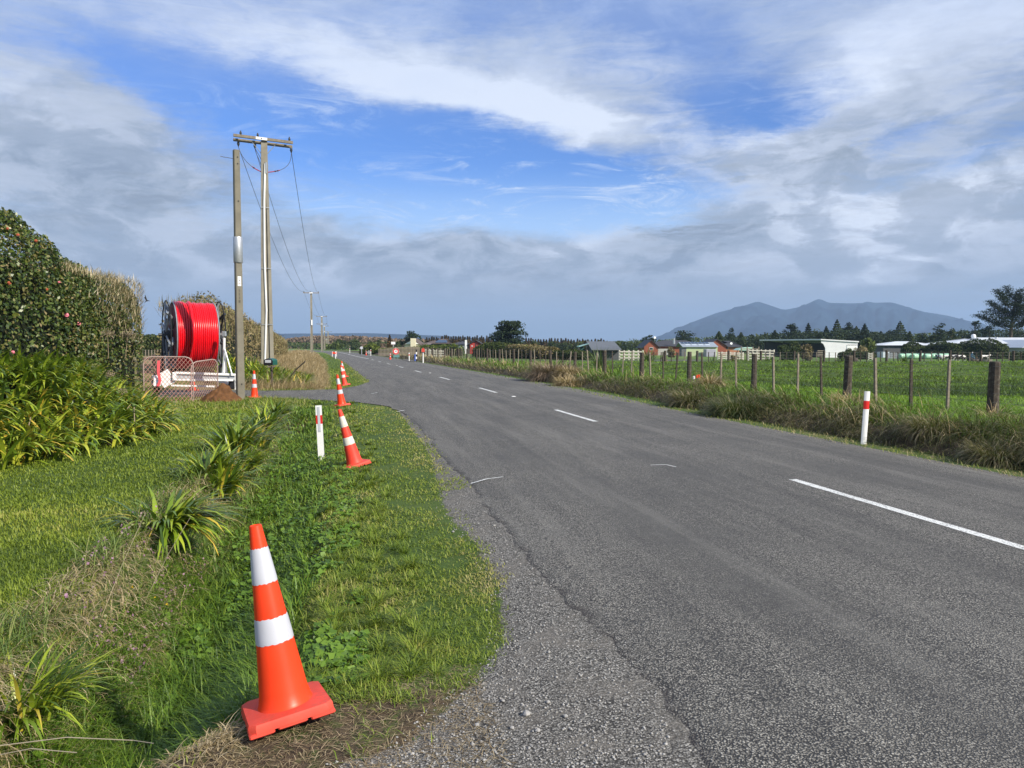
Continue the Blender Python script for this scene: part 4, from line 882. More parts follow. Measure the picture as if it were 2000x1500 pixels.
for k, (px, py) in enumerate(((540, 812), (405, 930))):
    plant('agapanthus_plant', ['short agapanthus clump closest to the side drive in the ditch row', 'low agapanthus clump with flower stalks below the ditch row'][k], 'plant', hit(px, py), 110, .55, .040, .2, 150+k, group='agapanthus clumps along the ditch', aim=-.3, amt=.4)
for k, (px, py) in enumerate(((572, 1160), (302, 1182), (327, 1200), (330, 1240), (260, 1162))):
    x, y, z = hit(px, py+12); hz_ = .09+.02*(k % 3); t = thing('dandelion', ['yellow dandelion on the verge just right of the big cone', 'yellow dandelion in the ditch grass, upper of the two together', 'yellow dandelion in the ditch grass, lower of the two together', 'yellow dandelion lowest in the ditch weeds', 'yellow dandelion farthest left near the dry grass'][k], 'flower', (x, y, z), k, 'yellow dandelions')
    MB().tube([(0, 0, 0), (.004, 0, hz_)], .0018, 4).build('stalk', BROAD, t); V, q = leaf_mesh_data(np.tile([.004, 0, hz_], (18, 1))+np.random.default_rng(k).normal(size=(18, 3))*.004, np.tile([0, -.3, 1.0], (18, 1)), .014, k, .5, .7); link('petals', np_mesh('petals', V, q), M['yellow'], t)
# ------------------------------------------------------------------ traffic cones
def make_cone(label, body, refl, base, loc, rotz=0, lean=(0, 0), scale=1.0, torn=False):
    t = thing('traffic_cone', label, 'traffic cone', loc, 0, 'orange traffic cones set out along the road')
    t.rotation_euler = (lean[1], lean[0], rotz); t.scale = (scale,)*3
    H = .90; z0 = .045
    def rad(z): return .118 + (.028-.118)*((z-z0)/(H-z0))
    pr = [(.138, z0), (.128, z0+.012), (.120, z0+.03)] + [(rad(z), z) for z in (.12, .25, .36, .41, .415, .525, .53, .6, .7, .705, .835, .84, H-.004)] + [(.024, H), (.020, H-.004), (.018, H-.06)]
    MB().lathe(pr, 40).build('body', body, t, smooth=True)
    for (a, b) in ((.352, .468), (.628, .792)):
        mb = MB(); n = 48; ks = 8
        for i in range(ks+1):
            z = a+(b-a)*i/ks
            for k in range(n):
                an = 2*math.pi*k/n; wob = .0022 if i not in (0, ks) else .0012
                rr_ = rad(z)+wob; rim = (math.sin(an*17+a*40)*.002+math.sin(an*41)*.0012) if i in (0, ks) else 0
                mb.v.append((rr_*math.cos(an), rr_*math.sin(an), z+rim))
        for i in range(ks):
            for k in range(n):
                if torn and (k % 48 in (10, 11, 12) ) and a < .5 and i < 5: continue
                k2 = (k+1) % n; mb.f.append((i*n+k, i*n+k2, (i+1)*n+k2, (i+1)*n+k)); mb.m.append(0)
        mb.build('reflective_band', refl, t, smooth=True, fix=False)
    mb = MB(); S = .188; c = .03
    oct_ = [(-S+c, -S), (S-c, -S), (S, -S+c), (S, S-c), (S-c, S), (-S+c, S), (-S, S-c), (-S, -S+c)]
    def ring(sc, z): return [(p[0]*sc, p[1]*sc, z) for p in oct_]
    vs = ring(1, .018)+ring(1.0, .044)+ring(.97, .056)+ring(.80, .060); n = 8
    fs = [tuple(range(7, -1, -1)), tuple(range(24, 32))]+[(r*8+k, r*8+(k+1) % 8, r*8+8+(k+1) % 8, r*8+8+k) for r in range(3) for k in range(8)]
    mb.add(vs, fs)
    for (sx_, sy_) in ((-1, -1), (1, -1), (1, 1), (-1, 1)): mb.box((sx_*.135, sy_*.135, .011), (.11, .11, .022), bev=.006)
    for (sx_, sy_) in ((0, -1), (1, 0), (0, 1), (-1, 0)): mb.box((sx_*.160, sy_*.160, .012), (.13 if sx_ == 0 else .05, .13 if sy_ == 0 else .05, .020), bev=.006)
    mb.build('base', base, t, smooth=True)
    return t
def ground(px, py): return hit(px, py)
def place_cone(px, py, label, lean=-8, fwd=0, mats=('orange', 'reflective', 'orange_base'), rotz=.5, up=0.0, torn=False, scale=1.0, d=None):
    x, y, z = hit(px, py) if d is None else at(px, d)
    f = -math.atan2(x, y)
    o = make_cone(label, M[mats[0]], M[mats[1]], M[mats[2]], (x, y, z+up), 0, scale=scale, torn=torn)
    Mx = Matrix.Rotation(f, 4, 'Z') @ Matrix.Rotation(R(lean), 4, 'Y') @ Matrix.Rotation(R(fwd), 4, 'X') @ Matrix.Rotation(rotz, 4, 'Z')
    o.rotation_euler = Mx.to_euler(); return o
OLD = ('orange_old', 'reflective_old', 'orange_base')
place_cone(551, 1418, 'big orange cone in the foreground standing on the drive edge', -8.6, -6, rotz=.16, up=.03, d=3.52)
place_cone(695, 910, 'faded cone with scuffed bands leaning left beside the near white marker post', -15, 0, OLD, .35, up=-.01, torn=True)
place_cone(668, 793, 'orange cone at the near corner of the grass beside the side drive', -8, 0, rotz=.5)
place_cone(674, 753, 'nearer of the two cones leaning together beyond the side drive', -11, 0, OLD, .4)
place_cone(673, 737, 'farther of the two cones leaning together beyond the side drive', -10, 0, rotz=.3)
place_cone(497, 778, 'upright orange cone just right of the bare pole', 0, 0, rotz=.2)
place_cone(461, 748, 'cone half hidden behind the bare pole', 0, 0, OLD, .3, d=31, scale=.95)
place_cone(374, 748, 'cone seen through the wire mesh gates in front of the trailer', 0, 0, rotz=.3, d=29.0)
place_cone(762, 702, 'distant cone left of the round speed sign', 0, 0, rotz=.3, d=94)
place_cone(715, 698, 'distant cone in front of the grey diamond sign', 0, 0, rotz=.3, d=135)
mk = MB()
# ------------------------------------------------------------------ white marker posts
def marker(label, loc, h=.98, rotz=0, lean=(0, 0), reflector=True, curved=False):
    t = thing('marker_post', label, 'marker post', loc, 0, 'white road edge marker posts')
    t.rotation_euler = (lean[1], lean[0], rotz)
    w, d = .10, .028
    def board(z0, z1, e=0.0):
        mb = MB()
        if curved: poly = [(-w/2-e, .016), (-w/2-e, 0), (-w/4, -.016-e), (0, -.022-e), (w/4, -.016-e), (w/2+e, 0), (w/2+e, .016)]
        else: poly = [(-w/2-e, -d/2-e), (w/2+e, -d/2-e), (w/2+e, d/2+e), (-w/2-e, d/2+e)]
        mb.prism(poly, z0, z1, 'z'); return mb
    board(-.15, h).build('post', M['white'], t)
    board(h-.31, h-.165, .0015).build('red_band', M['red'], t)
    if reflector: MB().box((0, -d/2-.0045, h-.235), (.042, .004, .42)).build('reflector_strip', M['grey_refl'], t)
    return t
h_ = hit(628, 900); marker('white marker post with red band and grey strip, on the left verge', h_, .94, -math.atan2(h_[0], h_[1])*1.0-.18, (R(-2.5), 0))
h_ = hit(1687, 868); marker('white marker post with red band against the right bank', (h_[0], h_[1], h_[2]), .93, -TH*.4, (R(3), 0), False, True)
h_ = at(799, 85); marker('small distant marker post on the right past the farm entrance', h_, .95, 0, (0, 0), False, True)
h_ = at(655, 101); marker('distant marker post in front of the orange barrier on the left', h_, .95, 0, (0, 0), False, True)
h_ = at(724, 133); marker('distant marker post right of the grey diamond sign', h_, 1.1, 0, (0, 0), False, True)
h_ = at(683, 168); marker('farthest marker post by the bend of the road', h_, 1.2, 0, (0, 0), False, True)
# orange barrier at the far left
x, y, z = at(653, 118); t = thing('road_barrier', 'orange work barrier on white legs at the far left roadside', 'barrier', (x, y, z), -TH)
MB().box((0, 0, .62), (.75, .06, .30), bev=.01).build('board', M['orange'], t)
for s in (-1, 1): MB().tube([(s*.34, -.02, 0), (s*.30, 0, .85)], .045, 6).build('leg', M['white'], t)

# ------------------------------------------------------------------ bare new pole with collar and warning plate
def flatpoly(name, polys, mat, parent, y):
    mb = MB()
    for p in polys: mb.prism(p, y-.002, y, 'y')
    return mb.build(name, mat, parent)
x, y, z = hit(470, 781); d1 = y
t = thing('bare_pole', 'bare concrete pole with steel collar, no wires, beside the soil heap', 'pole', (x, y, z), -math.atan2(x, y)+R(14))
mb = MB(); mb.prism([(-.105, -.105), (.105, -.105), (.105, .105), (-.105, .105)], -.3, .01, 'z')
n = 9; sect = lambda w, d, z: [(-w, -d+.02, z), (-w+.02, -d, z), (w-.02, -d, z), (w, -d+.02, z), (w, d, z), (-w, d, z)]
vs = sect(.115, .105, 0)+sect(.088, .085, 7.78); mb = MB(); mb.add(vs, [tuple(range(5, -1, -1)), tuple(range(6, 12))]+[(k, (k+1) % 6, 6+(k+1) % 6, 6+k) for k in range(6)])
mb.build('shaft', M['concrete'], t)
MB().lathe([(.135, 4.30), (.142, 4.31), (.142, 5.08), (.135, 5.10)], 20).build('steel_collar', M['steel'], t, smooth=True)
for zz in (.50, 7.55, 7.35, 6.2): MB().lathe([(.022, 0), (.022, .01)], 10, c=(.015, -.0885-(.4 if 0 else .0)-.016*(7.78-zz)/7.78, zz), M=Matrix.Rotation(math.pi/2, 3, 'X')).build('bolt_hole', M['black'], t)
mb = MB(); mb.tube([(-.48, -.02, 7.52), (.0, -.02, 7.50)], .010, 5); mb.build('protruding_rod', M['dsteel'], t)
yp = -.098
MB().box((0.0, yp-.006, 3.72), (.105, .004, .30)).build('warning_plate', M['white'], t)
pl = [o for o in bpy.data.objects if o.name.startswith('warning_plate')][-1]
flatpoly('bolt_symbol', [[(.012, 3.80), (-.018, 3.735), (-.002, 3.735), (-.014, 3.685), (.02, 3.755), (.004, 3.755)]], M['black'], pl, yp-.009)
flatpoly('danger_lines', [[(-.035, 3.66), (.035, 3.66), (.035, 3.645), (-.035, 3.645)]], simple('dark_print', (.18, .06, .05), .6), pl, yp-.009)
def textmesh(name, s, size, mat, parent, loc, rot=(math.pi/2, 0, 0), extrude=.001, bold=0.0):
    cu = bpy.data.curves.new(name, 'FONT'); cu.body = s; cu.size = size; cu.align_x = 'CENTER'; cu.align_y = 'CENTER'; cu.extrude = extrude; cu.offset = bold
    o = bpy.data.objects.new(name, cu); COL.objects.link(o); dg = bpy.context.evaluated_depsgraph_get(); me = bpy.data.meshes.new_from_object(o.evaluated_get(dg))
    bpy.data.objects.remove(o); me.materials.clear(); me.materials.append(mat); q = link(name, me, None, parent, loc); q.rotation_euler = rot; return q
# stencilled figures down the face, under the plate
st = simple('stencil_ink', (.05, .05, .045), .7)
for k, c in enumerate('1118'): textmesh('stencilled_number', c, .12, st, t, (-.005, -.103, 3.42-.11*k))

# ------------------------------------------------------------------ power poles
def insul(parent, x, y, z, s=1.0, name='insulator', down=False):
    pr = [(.02, 0), (.055, .02), (.06, .05), (.045, .06), (.065, .09), (.06, .12), (.04, .15), (.03, .20), (.012, .22)]
    k = -1 if down else 1
    return MB().lathe([(a*s, b*s*k) for a, b in (pr)], 10, c=(x, y, z)).build(name, M['dsteel'], parent, smooth=True)
def concrete_pole(t, H, wb, wt, db, dt, mat, slots=True):
    """prestressed pole with two flanges and a recessed web"""
    mb = MB(); n = 14
    def sec(z, f):
        w = wb+(wt-wb)*f; d = db+(dt-db)*f; fl = w*.30; r = d*.30*(1 if f < .72 else 0)
        w /= 2; d /= 2
        return [(-w, -d, z), (-w+fl, -d, z), (-w+fl+.01, -d+r, z), (w-fl-.01, -d+r, z), (w-fl, -d, z), (w, -d, z), (w, d, z), (-w, d, z)]
    vs = []; 
    for i in range(n): f = i/(n-1); vs += sec(-.3+(H+.3)*f, f)
    fs = [(i*8+k, i*8+(k+1) % 8, i*8+8+(k+1) % 8, i*8+8+k) for i in range(n-1) for k in range(8)]+[tuple(range(7, -1, -1)), tuple(range((n-1)*8, n*8))]
    mb.add(vs, fs); return mb.build('shaft', mat, t, fix=True)
x, y, z = at(522, 36.0); H1 = zat(281, 36)-z; PR = -math.atan2(x, y)+R(3)
t = thing('power_pole', 'large double-ribbed concrete power pole with crossarm and cable conduit', 'power pole', (x, y, z), PR, 'power poles carrying the line'); P1 = t
concrete_pole(t, H1, .60, .27, .34, .20, M['concrete_lt'])
# paired arms
aM = Matrix.Rotation(R(2.2), 3, 'Y')
zc = H1+.0
for (yo, zo, mt) in ((-.16, .06, 'wood'), (.16, -.06, 'wood')): MB().box((-.03, yo, zc+zo), (2.62, .09, .13), aM, bev=.01).build('crossarm', M['wood'], t)
MB().box((-.12, -.215, zc+.06), (.50, .012, .12), aM).build('white_plate', M['white'], t)
flatpoly('plate_mark', [[(-.15, zc+.08), (-.10, zc+.08), (-.10, zc+.035), (-.15, zc+.035)]], M['black'], [o for o in bpy.data.objects if o.name.startswith('white_plate')][-1], -.225)
for sx_ in (-1.02, -.28, 1.12): insul(t, sx_, -.16, zc+.12-.038*sx_, .85)
for sx_ in (-1.12, -.40, 1.22): insul(t, sx_, .12, zc-.14-.038*sx_, 1.0, 'hanging_insulator', True)
for s in (-1, 1): MB().tube([(s*.55, -.02, zc-.06), (s*.10, -.02, zc-.62)], .018, 5).build('arm_brace', M['gsteel'], t)
mb = MB()
for i in range(1): mb.tube([(-.02, -.185, 3.2), (-.07, -.178, 5.5), (-.045, -.16, 8.2), (.02, -.15, zc-1.05)], .045, 8)
mb.tube([(-.16, -.20, .1), (-.10, -.19, 1.4), (-.02, -.185, 3.3)], .042, 8); mb.build('cable_conduit', M['white'], t, smooth=True)
mb = MB(); mb.tube([(.06, -.16, zc-1.0), (.04, -.15, zc-1.5)], .06, 8); mb.build('conduit_guard', M['gsteel'], t)
for zz in (2.6, 5.2, 8.0): MB().tube([(-.27+.01*zz, -.19, zz), (.27-.01*zz, -.19, zz)], .014, 5).build('steel_strap', M['steel'], t)
def arc(a, b, sag, n=14):
    a = Vector(a); b = Vector(b); return [a.lerp(b, i/n)+Vector((0, 0, -sag*4*(i/n)*(1-i/n))) for i in range(n+1)]
RC = simple('red_jumper', (.35, .03, .05), .5)
def jumper(pts, nm): 
    mb = MB(); mb.tube(pts, .012, 5); return mb.build(nm, M['cable'], t)
def bez(p, n=16):
    p = [Vector(q) for q in p]; return [p[0]*(1-u)**3+3*p[1]*u*(1-u)**2+3*p[2]*u*u*(1-u)+p[3]*u**3 for u in [i/n for i in range(n+1)]]
c1 = bez([(-1.12, .1, zc-.32), (-.98, .05, zc-.9), (-.6, 0, zc-1.25), (-.14, -.05, zc-1.42)]); c2 = bez([(1.22, .1, zc-.42), (1.2, .05, zc-1.1), (.8, 0, zc-1.3), (.14, -.05, zc-1.42)])
for c in (c1, c2): jumper(c[:12], 'jumper_cable'); mb = MB(); mb.tube(c[11:], .022, 6); mb.build('red_termination', RC, t)
for c in (c1[12], c2[13], c2[12]): MB().lathe([(.03, -.03), (.05, 0), (.03, .03)], 8, c=c).build('cable_clamp', M['dsteel'], t)
jumper(bez([(-.40, .1, zc-.35), (-.35, 0, zc-.7), (-.2, 0, zc-.8), (-.13, -.05, zc-1.2)]), 'jumper_cable')
jumper(bez([(-.38, .1, zc-.35), (-.30, 0, zc-.6), (-.15, 0, zc-.7), (-.12, -.05, zc-1.0)]), 'jumper_cable')
# the line beyond
def small_pole(label, px, d, ytop, arm=2.6, second=None, box=False, mt='concrete_lt', w=.30):
    x, y, z = at(px, d); H = zat(ytop, d)-z
    t = thing('power_pole', label, 'power pole', (x, y, z), -math.atan2(x, y)*.6, 'power poles carrying the line')
    concrete_pole(t, H, w*1.5, w, w, w*.7, M[mt])
    for k, zz in enumerate([H-.05]+([second] if second else [])):
        MB().box((0, -.12-w*.4, zz), (arm if k == 0 else arm*.95, .11, .13)).build('crossarm', M['wood'], t)
        for s in (-.45, -.02, .45): insul(t, s*arm, -.12-w*.4, zz+.06, 1.1)
        MB().box((0, -.19-w*.4, zz), (.55, .02, .18)).build('white_plate', M['white'], t)
    if box: MB().box((.05, -w*.5-.06, H*.52), (.22, .12, .9)).build('white_guard', M['white'], t)
    return t, H
p2_, H2 = small_pole('second power pole down the road, T shaped with a white guard', 609, 130, 572, 2.6, box=True)
p3_, H3 = small_pole('third power pole, pale with two crossarms', 629, 215, 618, 2.9, second=zat(633, 215)-at(629, 215)[2], w=.42)
p4_, H4 = small_pole('fourth power pole, slim pole just right of the pale one', 634, 270, 637, 2.8, second=zat(648, 270)-at(634, 270)[2], w=.34)
p5_, H5 = small_pole('fifth power pole toward the bend', 641, 350, 648, 3.2, second=None, w=.5)
p6_, H6 = small_pole('farthest power pole, at the bend', 645, 430, 655, 3.4, w=.5)
small_pole('short pale pole behind the fourth power pole', 637.5, 320, 662, 1.0, w=.4)
def tip(o, H, x, zo=.2): v = Matrix.Rotation(o.rotation_euler[2], 4, 'Z') @ Vector((x, -.2, H+zo)); return Vector(o.location)+v
def wire(a, b, sag, label, r=.011):
    c = (Vector(a)); pts = [p-c for p in arc(a, b, sag, 24)]; mb = MB(); mb.tube(pts, r, 5)
    return tag(mb.build('power_line', M['cable'], loc=c), label, 'power line', 'wires of the power line')
T1 = [Vector(P1.location)+Matrix.Rotation(PR, 4, 'Z') @ Vector((q, .12, zc-.33)) for q in (-1.12, -.40, 1.22)]
for k, nm in enumerate(('left', 'middle', 'right')):
    wire(T1[k], tip(p2_, H2, (-1.15, -.05, 1.15)[k]), 1.9, f'{nm} wire of the three from the big pole to the second', .013)
    wire(tip(p2_, H2, (-1.15, -.05, 1.15)[k]), tip(p3_, H3, (-1.3, -.05, 1.3)[k]), 1.3, f'{nm} wire of the three from the second pole to the third', .016)
    wire(tip(p3_, H3, (-1.3, -.05, 1.3)[k]), tip(p4_, H4, (-1.2, -.05, 1.2)[k]), .8, f'{nm} wire of the three from the third pole to the fourth', .018)

# ------------------------------------------------------------------ cable reel on its trailer
x, y, z = at(378, 27.2); RZ = -math.atan2(x, y) + R(8.7)   # turned so that the left end faces the camera
RX, RY, Rg = x, y, z
zt, zb_ = zat(590, 27.2), zat(718, 27.2); rad_ = (zt-zb_)/2; zc2 = (zt+zb_)/2
reel = thing('cable_reel', 'huge drum wound with bright red duct cable on the trailer', 'cable reel', (x, y, zc2), RZ)
Wd = 1.30; rw = rad_*.985
def loop(xc, r, tr, n=40, sx=0.0, th=5):
    """one turn of cable, drifting sideways by sx"""
    vs = []; fs = []
    for i in range(n):
        a = 2*math.pi*i/n; xx = xc+sx*math.sin(a*.5+.8)
        for k in range(th):
            b = 2*math.pi*k/th; vs.append((xx+tr*math.cos(b), (r+tr*math.sin(b))*math.cos(a), (r+tr*math.sin(b))*math.sin(a)))
    for i in range(n):
        for k in range(th): i2 = (i+1) % n; k2 = (k+1) % th; fs.append((i*th+k, i*th+k2, i2*th+k2, i2*th+k))
    return vs, fs
mb = MB(); nt_ = 21; tr = Wd/nt_/2*1.0
for i in range(nt_):
    f = (i+.5)/nt_; r = rw-(.0 if i < 5 else .035)-(.012*math.sin(i*1.7)); sx_ = .0
    if 3 <= i <= 6: sx_ = .05*(i-3)/3
    mb.add(*loop(-Wd/2+f*Wd, r, tr*.97, 56, sx_, 10))
for j in range(2): mb.add(*loop(-Wd/2+Wd*(.27+.035*j), rw+.012, tr, 56, .13-.02*j, 8))
mb.build('cable_windings', M['cable_red'], reel, smooth=True, fix=False)
MB().lathe([(rw-.04, -Wd/2+.01), (rw-.04, Wd/2-.01)], 40, M=Matrix.Rotation(math.pi/2, 3, 'Y')).build('drum_core', M['darkred'], reel)
def torus(R0, r, xc, n=48, th=8):
    vs, fs = loop(xc, R0, r, n, 0, th); return vs, fs
for s in (-1, 1):
    e = s*(Wd/2+.02)
    m2 = MB(); m2.add(*torus(rw-.01, .022, e)); m2.build('inner_hoop', M['gsteel'], reel, smooth=True)
    m2 = MB(); m2.add(*torus(rw+.04, .020, e+s*.20)); fl = m2.build('flange_hoop', M['black'], reel, smooth=True)
    m2 = MB()
    for k in range(6):
        a = 2*math.pi*k/6+.35; c, d = math.cos(a), math.sin(a)
        m2.tube([(e+s*.22, .10*c, .10*d), (e+s*.21, (rw+.02)*c, (rw+.02)*d)], .035, 6)
        m2.tube([(e+s*.04, .35*c, .35*d), (e+s*.10, .75*rw*c, .75*rw*d), (e+s*.25, (rw)*c, (rw)*d)], .048, 6)
    m2.build('spokes', M['gsteel'] if s < 0 else M['dsteel'], reel)
    MB().lathe([(.16, e), (.16, e+s*.30), (.05, e+s*.32), (.05, e+s*.46)], 16, M=Matrix.Rotation(math.pi/2, 3, 'Y')).build('hub', M['dsteel'], reel)
MB().lathe([(0.0, -Wd/2-.012), (rw-.06, -Wd/2-.012), (rw-.06, -Wd/2-.03), (0, -Wd/2-.03)], 32, M=Matrix.Rotation(math.pi/2, 3, 'Y')).build('end_disc', M['darkred'], reel)
# trailer
tr_ = thing('cable_trailer', 'white steel trailer carrying the cable reel, with jack stand and number plate', 'trailer', (x, y, z), RZ)
hz = zc2-z
for s in (-1, 1):
    X0 = s*(Wd/2+.33)
    m2 = MB(); m2.tube([(X0, -.75, .40), (X0, -.03, hz)], .045, 6); m2.tube([(X0, .75, .40), (X0, .03, hz)], .045, 6); m2.build('reel_stand', M['dsteel'], tr_)
    MB().box((X0, 0, .40), (.12, 2.1, .10), bev=.01).build('side_rail', M['white'], tr_)
    for yy in (-.0,):
        wh = thing('wheel', None, None, (X0+s*.22, .35, .31)); wh.parent = tr_; del wh
        w_ = [o for o in bpy.data.objects if o.name.startswith('wheel')][-1]
        MB().lathe([(.19, -.09), (.30, -.08), (.315, 0), (.30, .08), (.19, .09)], 24, M=Matrix.Rotation(math.pi/2, 3, 'Y')).build('tyre', M['rubber'], w_, smooth=True)
        MB().lathe([(0, -.05), (.19, -.06), (.19, .06), (0, .05)], 18, M=Matrix.Rotation(math.pi/2, 3, 'Y')).build('rim', M['gsteel'], w_)
    m2 = MB(); pts = [(X0+s*.22, .35+.37*math.cos(a), .31+.37*math.sin(a)) for a in [math.pi*i/8 for i in range(9)]]
    for p, q in zip(pts[:-1], pts[1:]):
        dx = .12; m2.add([(p[0]-dx, p[1], p[2]), (p[0]+dx, p[1], p[2]), (q[0]+dx, q[1], q[2]), (q[0]-dx, q[1], q[2])], [(0, 1, 2, 3)])
    m2.build('mudguard', M['white'], tr_)
# front cross beam: a white channel facing the camera
wl = lambda px, dd, py: at(px, dd, py)
def beam(a, b, hgt, dep, name, mat, parent, bev=.008):
    a = Vector(a)-Vector(parent.location); b = Vector(b)-Vector(parent.location); I = Matrix.Rotation(-RZ, 3, 'Z'); a = I @ a; b = I @ b
    v = b-a; rot = v.to_track_quat('X', 'Z').to_matrix(); return MB().box((a+b)/2, (v.length, dep, hgt), rot, bev).build(name, mat, parent)
beam(wl(341, 25.4, 728), wl(462, 26.3, 732), .075, .09, 'frame_beam', M['white'], tr_)
beam(wl(343, 25.4, 742), wl(455, 26.3, 743), .05, .09, 'frame_beam', M['white'], tr_)
beam(wl(341, 25.45, 735), wl(460, 26.35, 738), .16, .03, 'beam_web', M['steel'], tr_, .002)
beam(wl(340, 25.36, 727), wl(340.5, 25.36, 743), .10, .12, 'beam_end', M['white'], tr_)
beam(wl(334, 25.3, 753), wl(420, 25.9, 755), .06, .06, 'lower_bar', M['white'], tr_)
beam(wl(316, 25.3, 727), wl(332, 25.4, 752), .42, .04, 'end_plate', M['white'], tr_)
beam(wl(462, 26.3, 730), wl(463, 27.8, 735), .09, .09, 'frame_beam', M['dsteel'], tr_)
# jack stand
def rod(pts, r, name, mat, parent, n=8):
    I = Matrix.Rotation(-RZ, 3, 'Z'); m2 = MB(); m2.tube([I @ (Vector(p)-Vector(parent.location)) for p in pts], r, n); return m2.build(name, mat, parent)
rod([wl(437.5, 26.2, 728), wl(438, 26.2, 660)], .042, 'jack_post', M['white'], tr_)
rod([wl(434, 26.1, 730), wl(438.5, 26.1, 682)], .026, 'jack_strut', M['steel'], tr_)
rod([wl(453, 26.1, 731), wl(439, 26.1, 682)], .026, 'jack_strut', M['steel'], tr_)
beam(wl(434.5, 26.15, 652), wl(441.5, 26.15, 652), .17, .10, 'jack_cradle', M['steel'], tr_)
pb = beam(wl(458.2, 26.05, 748), wl(464.6, 26.05, 748), .46, .012, 'number_plate', M['white'], tr_, .002)
I_ = Matrix.Rotation(-RZ, 3, 'Z'); c0 = I_ @ (Vector(wl(461.6, 26.0, 748))-Vector(tr_.location))
for k, c in enumerate('6Q7'): 
    tm = textmesh('plate_figure', c, .10, M['black'], pb, (c0.x, c0.y-.03, c0.z+.13-.11*k))
    tm.rotation_euler = (math.pi/2, 0, R(8))
beam(wl(448, 26.4, 750), wl(457, 26.6, 752), .30, .10, 'dark_toolbox', M['black'], tr_)
m2 = MB(); m2.tube([(0, -.2, .42), (0, -1.9, .42)], .045, 6); m2.build('drawbar', M['white'], tr_) if False else None

# ------------------------------------------------------------------ wire mesh gates
def mesh_gate(label, a, b, h, loc_d, cell=.115, lean=0.0, tape=False, rnd_=.22):
    """pipe frame with rounded top corners and diamond netting, from ground point a to b"""
    a = Vector(a); b = Vector(b); v = b-a; L = math.hypot(v.x, v.y); rot = math.atan2(v.y, v.x)
    t = thing('mesh_gate', label, 'gate', a, rot); t.rotation_euler[0] = lean
    sl = v.z/L; q = rnd_; pts = [(0, 0, .03), (0, 0, h-q)]+[(q-q*math.cos(u), 0, h-q+q*math.sin(u)) for u in (R(30), R(60), R(90))]+[(L-q+q*math.sin(u), 0, h-q+q*math.cos(u)) for u in (0, R(30), R(60), R(90))]+[(L, 0, .03), (0, 0, .03)]
    pts = [(p[0], p[1], p[2]+sl*p[0]) for p in pts]
    m2 = MB(); m2.tube(pts, .019, 7, False); m2.build('pipe_frame', M['pipe'], t, smooth=True)
    m2 = MB(); kx = int((L+h)/cell)
    def clip(x0, z0, dx, dz):
        t0, t1 = -99, 99
        for p, d, lo, hi in ((x0, dx, .02, L-.02), (z0, dz, .05, h-.02)):
            u, w = (lo-p)/d, (hi-p)/d; t0 = max(t0, min(u, w)); t1 = min(t1, max(u, w))
        return (t0, t1)
    for i in range(-kx, 2*kx):
        for sgn in (1, -1):
            x0 = i*cell; u, w = clip(x0, 0, sgn*1.0, 1.25)
            if w-u > .02:
                p = (x0+sgn*u, .0, 1.25*u+sl*(x0+sgn*u)); q2 = (x0+sgn*w, .0, 1.25*w+sl*(x0+sgn*w)); m2.tube([p, q2], .0068, 3, False)
    m2.build('diamond_netting', simple('netting_wire', (.46, .24, .20), .6, .25, 10, dirt=(.45, .16, .12), dirt_amt=.6) if 'netting_wire' not in bpy.data.materials else bpy.data.materials['netting_wire'], t, fix=False)
    return t
dA, dB = 22.6, 23.3
g0 = at(279, dA); g1 = at(376, dA+.5); hh = zat(700, dA)-g0[2]
G1 = mesh_gate('long wire mesh gate leaning across the front of the trailer', g0, (g1[0], g1[1], g1[2]-.02), hh*1.04, dA, tape=True)
m2 = MB(); tap = [(.42, -.03, hh*.95), (.40, -.05, hh*.7), (.44, -.05, hh*.5), (.38, -.04, hh*.38)]
for p, q in zip(tap[:-1], tap[1:]): m2.add([(p[0]-.04, p[1], p[2]), (p[0]+.04, p[1]-.01, p[2]), (q[0]+.04, q[1]-.01, q[2]), (q[0]-.04, q[1], q[2])], [(0, 1, 2, 3)])
m2.build('ribbon', M['tape'], G1)
g0 = at(372, dA+.9); g1 = at(424, dA+1.9); hh2 = zat(708, dA+.9)-g0[2]
mesh_gate('smaller wire mesh gate with rounded corners beside the soil heap', g0, (g1[0], g1[1], g0[2]+.10), hh2, dA, cell=.10)
# dark board fence behind the gate, far side of the field gap
# ------------------------------------------------------------------ heap of soil
x, y, z = hit(427, 786); 
def heap():
    n = 60; rg = np.random.default_rng(5); u, v = np.meshgrid(np.linspace(-1, 1, n), np.linspace(-1, 1, n)); r = np.hypot(u, v)
    h = np.clip(1-r**1.15, 0, 1)*.62; h = h+(fbm(u*4+3, v*4, 4)-.5)*.16*(r < 1)+(fbm(u*14, v*14+2, 3)-.5)*.09*(r < 1)
    return np_mesh('soil_heap', np.stack([u*.72+(.12*h), v*.62, h-.06], -1), (lambda ii: np.stack([ii[:-1, :-1], ii[:-1, 1:], ii[1:, 1:], ii[1:, :-1]], -1).reshape(-1, 4))(np.arange(n*n).reshape(n, n)), smooth_=False)
tag(link('soil_heap', heap(), M['soil'], None, (x, y+.35, z)), 'cone-shaped heap of brown soil at the foot of the bare pole', 'soil heap')
